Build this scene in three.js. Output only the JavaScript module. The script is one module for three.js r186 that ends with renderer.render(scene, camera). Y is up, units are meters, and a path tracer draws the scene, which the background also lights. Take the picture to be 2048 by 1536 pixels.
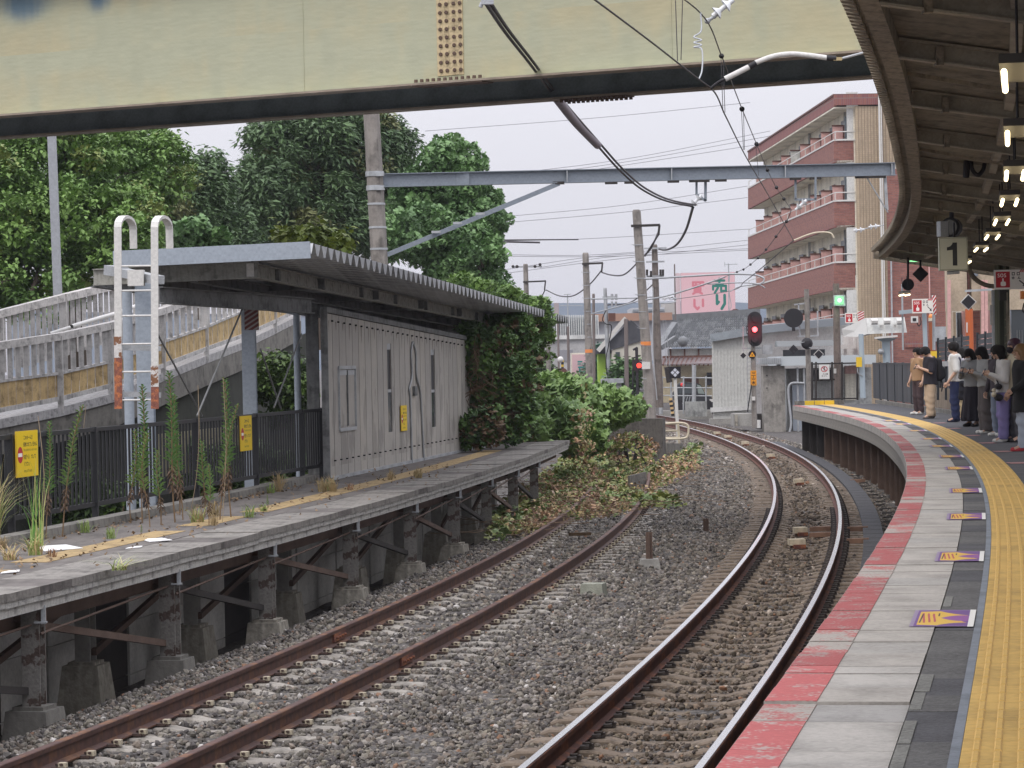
import * as THREE from 'three';
import { mergeGeometries } from 'three/addons/utils/BufferGeometryUtils.js';
import { RectAreaLightUniformsLib } from 'three/addons/lights/RectAreaLightUniformsLib.js';

// ---------- camera, sky, sun, exposure ----------
const scene = new THREE.Scene();
const camera = new THREE.PerspectiveCamera(2 * Math.atan(768 / 5800) * 180 / Math.PI, 4 / 3, 0.2, 3000);
camera.position.set(0, 1.5, 0);
camera.rotation.order = 'YXZ';
camera.rotation.set(-46 / 5800, 0, -0.02);
camera.updateMatrixWorld(true);
scene.add(camera);
const renderer = new THREE.WebGLRenderer({ antialias: true });
renderer.toneMapping = THREE.LinearToneMapping;
renderer.toneMappingExposure = 1.15;
renderer.shadowMap.enabled = true;
RectAreaLightUniformsLib.init();
{ // overcast sky: pale lilac grey, brighter overhead
  const w = 256, h = 128, d = new Float32Array(w * h * 4);
  for (let j = 0; j < h; j++) for (let i = 0; i < w; i++) {
    const el = ((j + 0.5) / h - 0.5) * Math.PI, s = Math.max(0, Math.sin(el)), az = i / w * 6.2832;
    const cl = 1 + 0.05 * Math.sin(az * 2 + 5 * s) * s + 0.04 * Math.sin(az * 5 - 9 * s + 1) * s;
    const L = (el < 0 ? 0.42 : 0.575 + 1.4 * Math.pow(s, 0.85)) * cl, k = (j * w + i) * 4;
    d[k] = L * 0.965; d[k + 1] = L * 0.965; d[k + 2] = L * 1.045; d[k + 3] = 1;
  }
  const t = new THREE.DataTexture(d, w, h, THREE.RGBAFormat, THREE.FloatType);
  t.mapping = THREE.EquirectangularReflectionMapping; t.magFilter = t.minFilter = THREE.LinearFilter; t.needsUpdate = true;
  scene.background = t; scene.environment = t;
}
const sun = new THREE.DirectionalLight(0xfff4e6, 0.8);
sun.position.set(-40, 90, 20); sun.target.position.set(0, 0, -50);
sun.castShadow = true; sun.shadow.radius = 40;
Object.assign(sun.shadow.camera, { left: -120, right: 120, top: 120, bottom: -120, near: 1, far: 400 });
scene.add(sun, sun.target);
scene.fog = new THREE.FogExp2(0xc9cad6, 0.00022);

// ---------- helpers ----------
const V = (x, y, d) => new THREE.Vector3(x, y, -d);            // d = metres ahead of the photographer
const F = 5800, Q = camera.quaternion.clone();
function at(px, py, d) {                                         // the point seen at a pixel of the photograph, d metres ahead
  const r = new THREE.Vector3((px - 1024) / F, (768 - py) / F, -1).applyQuaternion(Q);
  r.multiplyScalar(d / -r.z); return new THREE.Vector3(r.x, 1.5 + r.y, -d);
}
function gnd(px, py, y) { const r = new THREE.Vector3((px - 1024) / F, (768 - py) / F, -1).applyQuaternion(Q); const t = (y - 1.5) / r.y; return new THREE.Vector3(r.x * t, y, r.z * t); }
let seed = 7;
const rnd = () => { seed = (seed + 0x6D2B79F5) | 0; let t = Math.imul(seed ^ (seed >>> 15), 1 | seed); t = (t + Math.imul(t ^ (t >>> 7), 61 | t)) ^ t; return ((t ^ (t >>> 14)) >>> 0) / 4294967296; };
const rr = (a, b) => a + (b - a) * rnd();
const pick = (a) => a[Math.floor(rnd() * a.length)];
const lerp = (a, b, t) => a + (b - a) * t, clamp = (x, a = 0, b = 1) => Math.min(b, Math.max(a, x));
const ss = (a, b, x) => { const t = clamp((x - a) / (b - a)); return t * t * (3 - 2 * t); };
const hash = (i, j, k) => { let h = Math.imul(i, 374761393) + Math.imul(j, 668265263) + Math.imul(k, 974711); h = Math.imul(h ^ (h >>> 13), 1274126177); return ((h ^ (h >>> 16)) >>> 0) / 4294967296; };
function vn(x, y, p, k = 0) { // periodic value noise
  const i = Math.floor(x), j = Math.floor(y), u = x - i, v = y - j, a = u * u * (3 - 2 * u), b = v * v * (3 - 2 * v), m = (n) => ((n % p) + p) % p;
  const q = (di, dj) => hash(m(i + di), m(j + dj), k);
  return lerp(lerp(q(0, 0), q(1, 0), a), lerp(q(0, 1), q(1, 1), a), b);
}
function fbm(u, v, p, o = 4, k = 0) { let s = 0, a = 0.5, n = 0; for (let i = 0; i < o; i++) { s += a * vn(u * p, v * p, p, k + i); n += a; p *= 2; a *= 0.55; } return s / n; }
const srgb = (x) => { x = clamp(x); return Math.round(255 * (x <= 0.0031308 ? 12.92 * x : 1.055 * Math.pow(x, 1 / 2.4) - 0.055)); };
const TX = {};
function tex(n, size, fn, data = false) { // fn(u,v) -> grey or [r,g,b], linear values
  const d = new Uint8Array(size * size * 4);
  for (let j = 0; j < size; j++) for (let i = 0; i < size; i++) {
    let c = fn(i / size, j / size); if (typeof c === 'number') c = [c, c, c];
    const k = (j * size + i) * 4;
    for (let m = 0; m < 3; m++) d[k + m] = data ? clamp(c[m]) * 255 : srgb(c[m]);
    d[k + 3] = 255;
  }
  const t = new THREE.DataTexture(d, size, size); t.wrapS = t.wrapT = THREE.RepeatWrapping;
  t.magFilter = THREE.LinearFilter; t.minFilter = THREE.LinearMipmapLinearFilter; t.generateMipmaps = true;
  if (!data) t.colorSpace = THREE.SRGBColorSpace; t.needsUpdate = true; return TX[n] = t;
}
function rep(t, m, my = m) { const c = t.clone(); c.repeat.set(1 / m, 1 / my); c.needsUpdate = true; return c; } // texture covers m metres
const L = (r, g, b) => new THREE.Color().setRGB(r, g, b);
function M(color, o = {}) {
  const { phys, ...p } = o;
  return new (phys ? THREE.MeshPhysicalMaterial : THREE.MeshStandardMaterial)({ color, roughness: 0.8, metalness: 0, side: THREE.DoubleSide, ...p });
}
const used = {}, ORD = 'first second third fourth fifth sixth seventh eighth ninth tenth eleventh twelfth'.split(' ');
function numbered(n) { if (used[n] === undefined) { used[n] = 0; return n; } used[n]++; return n + '_' + String(used[n]).padStart(3, '0'); }
function tag(o, label, category, group) { if (label) o.userData.label = label; if (category) o.userData.category = category; if (group) o.userData.group = group; return o; }
function thing(name, label, category, p = [0, 0, 0], group, ry = 0) {
  const o = new THREE.Group(); o.name = numbered(name); if (p.isVector3) o.position.copy(p); else o.position.set(...p);
  o.rotation.y = ry; scene.add(o); return tag(o, label, category, group);
}
function struct(o) { o.userData.kind = 'structure'; return o; }
function copyOf(src, name, p, ry, label, group) {
  const o = src.clone(); o.name = numbered(name); o.userData = { ...src.userData }; if (p) { if (p.isVector3) o.position.copy(p); else o.position.set(...p); } if (ry !== undefined) o.rotation.y = ry;
  if (label) o.userData.label = label; if (group) o.userData.group = group; scene.add(o); return o;
}
function boxUV(g) { // box-projected uv in metres
  if (g.index) g = g.toNonIndexed();
  const p = g.attributes.position, n = g.attributes.normal, uv = new Float32Array(p.count * 2);
  for (let i = 0; i < p.count; i++) {
    const x = Math.abs(n.getX(i)), y = Math.abs(n.getY(i)), z = Math.abs(n.getZ(i));
    if (y > x && y > z) { uv[2 * i] = p.getX(i); uv[2 * i + 1] = p.getZ(i); } else if (x > z) { uv[2 * i] = p.getZ(i); uv[2 * i + 1] = p.getY(i); } else { uv[2 * i] = p.getX(i); uv[2 * i + 1] = p.getY(i); }
  }
  g.setAttribute('uv', new THREE.BufferAttribute(uv, 2)); return g;
}
const strip = (g) => { g = g.index ? g.toNonIndexed() : g; for (const k of Object.keys(g.attributes)) if (!['position', 'normal', 'uv', 'color'].includes(k)) g.deleteAttribute(k); return g; };
const m4 = () => new THREE.Matrix4(), UPV = new THREE.Vector3(0, 1, 0);
class MB { // collects shapes, builds ONE mesh
  constructor(o) { this.g = []; this.o = o || new THREE.Vector3(); this.keepUV = false; }
  add(g, m) { if (m) g.applyMatrix4(m); this.g.push(strip(g)); return this; }
  box(w, h, d, x = 0, y = 0, z = 0, ry = 0, rx = 0, rz = 0) { const g = new THREE.BoxGeometry(w, h, d); return this.add(g, m4().compose(new THREE.Vector3(x, y, z), new THREE.Quaternion().setFromEuler(new THREE.Euler(rx, ry, rz, 'YXZ')), new THREE.Vector3(1, 1, 1))); }
  bar(a, b, w, h = w, up = UPV) { // square bar from a to b, h along up
    const l = a.distanceTo(b), z = b.clone().sub(a).normalize(); let x = up.clone().cross(z); if (x.lengthSq() < 1e-6) x = new THREE.Vector3(1, 0, 0); x.normalize(); const y = z.clone().cross(x);
    return this.add(new THREE.BoxGeometry(w, h, l), m4().makeBasis(x, y, z).setPosition(a.clone().add(b).multiplyScalar(0.5)));
  }
  rod(a, b, r0, r1 = r0, n = 10) { const l = a.distanceTo(b), g = new THREE.CylinderGeometry(r1, r0, l, n); const q = new THREE.Quaternion().setFromUnitVectors(UPV, b.clone().sub(a).normalize()); return this.add(g, m4().compose(a.clone().add(b).multiplyScalar(0.5), q, new THREE.Vector3(1, 1, 1))); }
  tube(pts, r, n = 6, seg) { const c = new THREE.CatmullRomCurve3(pts, false, 'centripetal'); return this.add(new THREE.TubeGeometry(c, seg || Math.max(8, pts.length * 6), r, n, false)); }
  ball(r, p, s = [1, 1, 1], n = 12) { const g = new THREE.SphereGeometry(r, n, Math.max(6, n * 0.7 | 0)); g.scale(...s); g.translate(p.x, p.y, p.z); return this.add(g); }
  disc(r, t, p, dir, n = 24) { const q = new THREE.Quaternion().setFromUnitVectors(UPV, dir.clone().normalize()); return this.add(new THREE.CylinderGeometry(r, r, t, n), m4().compose(p, q, new THREE.Vector3(1, 1, 1))); }
  poly(pts, depthV) { // planar polygon (Vector3[]) thickened by vector depthV
    const n = pts.length, P = [], a = pts, b = pts.map((p) => p.clone().add(depthV));
    const c0 = a.reduce((s, p) => s.add(p), new THREE.Vector3()).divideScalar(n), c1 = c0.clone().add(depthV);
    for (let i = 0; i < n; i++) { const j = (i + 1) % n; P.push(c0, a[i], a[j], c1, b[j], b[i], a[i], b[i], b[j], a[i], b[j], a[j]); }
    return this.tri(P);
  }
  tri(P) { const f = new Float32Array(P.length * 3); P.forEach((p, i) => { f[3 * i] = p.x; f[3 * i + 1] = p.y; f[3 * i + 2] = p.z; }); const g = new THREE.BufferGeometry(); g.setAttribute('position', new THREE.BufferAttribute(f, 3)); g.computeVertexNormals(); g.setAttribute('uv', new THREE.BufferAttribute(new Float32Array(P.length * 2), 2)); this.g.push(g); return this; }
  hexa(b, t) { // 8-corner block: b[4] bottom ring, t[4] top ring
    const P = [], q = (a, c, d, e) => P.push(a, c, d, a, d, e); q(b[3], b[2], b[1], b[0]); q(t[0], t[1], t[2], t[3]); for (let i = 0; i < 4; i++) { const j = (i + 1) % 4; q(b[i], b[j], t[j], t[i]); } return this.tri(P);
  }
  sweep(prof, pts, cap = true) { // profile [[right, up]...] swept along a level path
    const rings = pts.map((p, i) => { const a = pts[Math.max(0, i - 1)], b = pts[Math.min(pts.length - 1, i + 1)], t = b.clone().sub(a).setY(0).normalize(), r = new THREE.Vector3(-t.z, 0, t.x); return prof.map(([u, v]) => p.clone().addScaledVector(r, u).add(new THREE.Vector3(0, v, 0))); });
    const P = [], n = prof.length; for (let i = 0; i < rings.length - 1; i++) for (let k = 0; k < n; k++) { const l = (k + 1) % n, A = rings[i], B = rings[i + 1]; P.push(A[k], A[l], B[l], A[k], B[l], B[k]); }
    if (cap) for (const R of [rings[0], rings[rings.length - 1]]) for (let k = 1; k < n - 1; k++) P.push(R[0], R[k], R[k + 1]);
    return this.tri(P);
  }
  geo() { let g = mergeGeometries(this.g.map((x) => { if (x.attributes.color) x.deleteAttribute('color'); return x; }), false); if (this.o) g.translate(-this.o.x, -this.o.y, -this.o.z); return this.keepUV ? g : boxUV(g); }
  build(name, mat, parent, label) { const m = new THREE.Mesh(this.geo(), mat); m.name = parent && parent !== scene ? name : numbered(name); m.castShadow = m.receiveShadow = true; if (label) m.userData.label = label; (parent || scene).add(m); return m; }
}
const B = (o) => new MB(o);
function mesh(name, g, mat, parent, p) { const m = new THREE.Mesh(g, mat); m.name = parent && parent !== scene ? name : numbered(name); m.castShadow = m.receiveShadow = true; if (p) m.position.copy(p); (parent || scene).add(m); return m; }
function inst(name, g, mat, list, parent, cols) { // list of Matrix4
  const m = new THREE.InstancedMesh(g, mat, list.length); m.name = parent && parent !== scene ? name : numbered(name); list.forEach((x, i) => { m.setMatrixAt(i, x); if (cols) m.setColorAt(i, cols[i]); });
  m.castShadow = m.receiveShadow = true; if (parent && parent !== scene) m.userData.kind = 'stuff';
  (parent || scene).add(m); return m;
}
// ---------- canvas signs ----------
const GL = { // brush strokes on a 9 by 9 grid, x then y from the top, one stroke per word
  '売': ['1171', '4043', '2363', '0406', '0484', '8486', '3518', '5557', '5787', '8786'], 'り': ['2025', '2534', '7075', '7558'], '買': ['1181', '1113', '1383', '8183', '3133', '6163', '2464', '2427', '6467', '2565', '2666', '2767', '3718', '5778'], 'い': ['1216', '1638', '3847', '7276'],
  '三': ['1181', '2474', '0888'], '山': ['4047', '1417', '1777', '7477'], '木': ['0383', '4048', '4308', '4388'], 'こ': ['2171', '2627', '2777'], 'の': ['4336', '3617', '1714', '1432', '3262', '6284', '8467', '6758'], 'ホ': ['0383', '4048', '2517', '6577'], 'ー': ['0484'], 'ム': ['4016', '1676', '5477'], 'は': ['1018', '4272', '6067', '6748', '4837'], '使': ['2004', '1318', '3181', '4373', '4345', '4575', '7375', '6038', '4588'], '用': ['1118', '1171', '7178', '1373', '1575', '4148'], 'さ': ['1272', '3065', '1627', '2767'], 'れ': ['2028', '0242', '2407', '4262', '6267', '6788'], 'て': ['0171', '7144', '4446', '4668'], 'ま': ['1171', '1474', '4046', '4628', '2848', '4877'], 'せ': ['0383', '6165', '2127', '2777'], 'ん': ['4007', '0744', '4457', '5787'], '線': ['2003', '0323', '2308', '3131', '4171', '4144', '4474', '6448', '6488'], '路': ['0131', '0104', '0434', '2428', '5034', '5080', '8038', '4878'], 'へ': ['0531', '3187'], '入': ['3041', '4108', '4188'], 'な': ['0252', '3017', '6182', '6467', '6747'], 'で': ['0171', '7144', '4446', '4668', '7576'], 'く': ['6024', '2468'], 'だ': ['0252', '3017', '5474', '5777', '7172'],
};
function glyph(c, ch, x, y, s, lw, fat = 1) {
  c.lineWidth = lw; c.lineCap = 'round'; c.lineJoin = 'round';
  for (const st of GL[ch] || []) { c.beginPath(); c.moveTo(x + st[0] / 8 * s, y + st[1] / 8 * s * fat); c.lineTo(x + st[2] / 8 * s, y + st[3] / 8 * s * fat); c.stroke(); }
}
function write(c, text, x, y, s, lw) { for (const ch of text) { if (GL[ch]) glyph(c, ch, x, y, s * 0.86, lw); x += s; } }
function canvasMat(w, h, draw, o = {}) {
  const c = document.createElement('canvas'); c.width = w; c.height = h; const x = c.getContext('2d'); draw(x, w, h);
  const t = new THREE.CanvasTexture(c); t.colorSpace = THREE.SRGBColorSpace; t.magFilter = THREE.LinearFilter;
  return M(0xffffff, { map: t, roughness: 0.55, ...o });
}
function faceUV(g, w, h, ax = 'z') { // planar uv over the face of a plate lying in xy (or xz)
  const p = g.attributes.position, uv = new Float32Array(p.count * 2);
  for (let i = 0; i < p.count; i++) { uv[2 * i] = p.getX(i) / w + 0.5; uv[2 * i + 1] = (ax === 'z' ? p.getY(i) : -p.getZ(i)) / h + 0.5; }
  g.setAttribute('uv', new THREE.BufferAttribute(uv, 2)); return g;
}
function plate(name, w, h, t, front, side, parent, p, ry = 0, rx = 0) { // printed plate: body part + printed face
  const m = mesh(name, boxUV(new THREE.BoxGeometry(w, h, t)), side, parent, p); m.rotation.set(rx, ry, 0, 'YXZ');
  const f = mesh('printed_face', faceUV(new THREE.PlaneGeometry(w * 0.985, h * 0.985), w * 0.985, h * 0.985), front, m, new THREE.Vector3(0, 0, t / 2 + 0.003));
  return m;
}
// ---------- textures ----------
tex('fine', 256, (u, v) => 0.72 + 0.28 * fbm(u, v, 24, 3, 1));
tex('mottle', 512, (u, v) => { const a = fbm(u, v, 5, 5, 3), b = fbm(u, v, 60, 2, 9); return 0.6 + 0.5 * a + 0.28 * (b - 0.5); });
tex('stain', 512, (u, v) => { const a = fbm(u, v, 6, 4, 13), st = fbm(u * 4, v * 0.5, 8, 3, 17), b = fbm(u, v, 50, 2, 5), m = ss(0.5, 0.75, fbm(u, v, 7, 4, 23)); return 0.68 + 0.42 * a + 0.4 * (st - 0.5) + 0.24 * (b - 0.5) - 0.32 * m; });
tex('rustmap', 512, (u, v) => { const a = fbm(u, v, 9, 5, 31), b = fbm(u, v, 40, 2, 7), t = ss(0.42, 0.7, a); return [lerp(0.13, 0.26, t) * (0.6 + 0.8 * b), lerp(0.05, 0.095, t) * (0.6 + 0.8 * b), lerp(0.038, 0.04, t) * (0.6 + 0.8 * b)]; });
tex('peel', 512, (u, v) => { const a = fbm(u, v, 8, 5, 41), b = fbm(u, v, 50, 2, 3), m = ss(0.5, 0.56, a), g = 0.75 + 0.5 * b; return m ? [lerp(0.2, 0.085, m) * g, lerp(0.19, 0.06, m) * g, lerp(0.175, 0.05, m) * g] : [0.2 * g, 0.19 * g, 0.175 * g]; });
tex('speck', 512, (u, v) => { const b = hash(Math.floor(u * 512), Math.floor(v * 512), 2), a = fbm(u, v, 90, 2, 51), c = fbm(u, v, 4, 4, 57); return 0.35 + 0.5 * a + 0.25 * (b - 0.5) + 0.5 * (c - 0.4); });
tex('ballastmap', 512, (u, v) => { const a = fbm(u, v, 70, 2, 61), c = fbm(u, v, 6, 3, 63); const g = 0.03 + 0.16 * Math.pow(a, 1.6) + 0.04 * (c - 0.5); return [g * 1.05, g * 0.96, g * 0.9]; });
tex('brick', 512, (u, v) => { const rows = 32, cols = 10, y = v * rows, j = Math.floor(y), x = u * cols + (j % 2) * 0.5, i = Math.floor(x) % cols, fx = x - Math.floor(x), fy = y - j, joint = fx < 0.045 || fy < 0.13; const k = hash(i, j, 71), n = 0.85 + 0.3 * fbm(u, v, 60, 2, 73); return joint ? [0.24 * n, 0.13 * n, 0.115 * n] : [lerp(0.25, 0.36, k) * n, lerp(0.075, 0.115, k) * n, lerp(0.06, 0.085, k) * n]; });
tex('soldier', 256, (u, v) => { const x = u * 12, i = Math.floor(x), f = x - i, fy = (v * 2) % 1; const j = f < 0.12 || fy < 0.06, k = hash(i, Math.floor(v * 2), 75); return j ? [0.27, 0.16, 0.14] : [lerp(0.25, 0.36, k), lerp(0.07, 0.11, k), 0.075]; });
tex('tile', 512, (u, v) => { const x = u * 32, y = v * 32, i = Math.floor(x), j = Math.floor(y), f = x - i, g = y - j, jt = f < 0.14 || g < 0.1, k = hash(i, j, 77), n = 0.9 + 0.2 * fbm(u, v, 12, 3, 79); return jt ? [0.3 * n, 0.25 * n, 0.19 * n] : [lerp(0.38, 0.45, k) * n, lerp(0.31, 0.36, k) * n, lerp(0.22, 0.26, k) * n]; });
tex('girder', 1024, (u, v) => { const st = fbm(u * 6, v * 0.25, 16, 3, 81), a = fbm(u, v * 0.4, 10, 5, 83), b = fbm(u, v, 120, 2, 85), y = 0.7 * ss(0.36, 0.8, a * 0.75 + st * 0.32); const n = 0.93 + 0.14 * b + 0.1 * (st - 0.5), x = ((u + 0.5) % 1 - 0.5) * 18, q = Math.max(Math.exp(-Math.pow((x + 7.45) / 0.5, 2)), Math.exp(-Math.pow((x + 6.2) / 0.28, 2)) * 0.75), bl = v > 0.02 && v < 0.5 ? ss(0.25, 0.95, q * (0.25 + 0.75 * ss(0.1, 0.24, v)) * (0.6 + 0.9 * st)) : 0; return [lerp(lerp(0.43, 0.465, y), 0.13, bl) * n, lerp(lerp(0.44, 0.41, y), 0.2, bl) * n, lerp(lerp(0.315, 0.25, y), 0.25, bl) * n]; });
tex('redworn', 512, (u, v) => { const a = fbm(u, v, 6, 4, 193), b = fbm(u, v, 90, 2, 95), w = ss(0.36, 0.56, a * 0.7 + b * 0.4), n = 0.85 + 0.3 * b; return [lerp(0.42, 0.36, w) * n, lerp(0.13, 0.33, w) * n, lerp(0.125, 0.3, w) * n]; });
tex('rustpeel', 256, (u, v) => { const a = fbm(u, v, 6, 4, 141), b = fbm(u, v, 30, 2, 7), m = ss(0.42, 0.56, a); return [lerp(0.62, 0.22, m) * (0.8 + 0.4 * b), lerp(0.6, 0.1, m) * (0.8 + 0.4 * b), lerp(0.58, 0.05, m) * (0.8 + 0.4 * b)]; });
tex('bark', 256, (u, v) => { const a = fbm(u * 2, v * 0.4, 10, 4, 87); return [0.07 + 0.1 * a, 0.055 + 0.08 * a, 0.045 + 0.06 * a]; });
tex('pebble', 512, (u, v) => fbm(u, v, 70, 2, 61), true);
tex('bumpn', 512, (u, v) => fbm(u, v, 30, 4, 91), true);
tex('redpaint', 512, (u, v) => { const a = fbm(u, v, 8, 4, 93), b = fbm(u, v, 90, 2, 95), w = ss(0.56, 0.72, a * 0.7 + b * 0.4), n = 0.85 + 0.3 * b; return [lerp(0.42, 0.36, w) * n, lerp(0.105, 0.28, w) * n, lerp(0.105, 0.26, w) * n]; });
tex('wallpanel', 512, (u, v) => { const st = fbm(u * 5, v * 0.3, 12, 3, 97), a = fbm(u, v, 4, 4, 99), b = fbm(u, v, 60, 2, 101), m = ss(0.55, 0.7, fbm(u, v * 0.5, 7, 4, 103)); return [0.42, 0.395, 0.36].map((c, i) => c * (0.8 + 0.25 * a + 0.1 * (st - 0.5) + 0.1 * (b - 0.5)) * (1 - 0.26 * m)); });
const T = TX;
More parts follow.
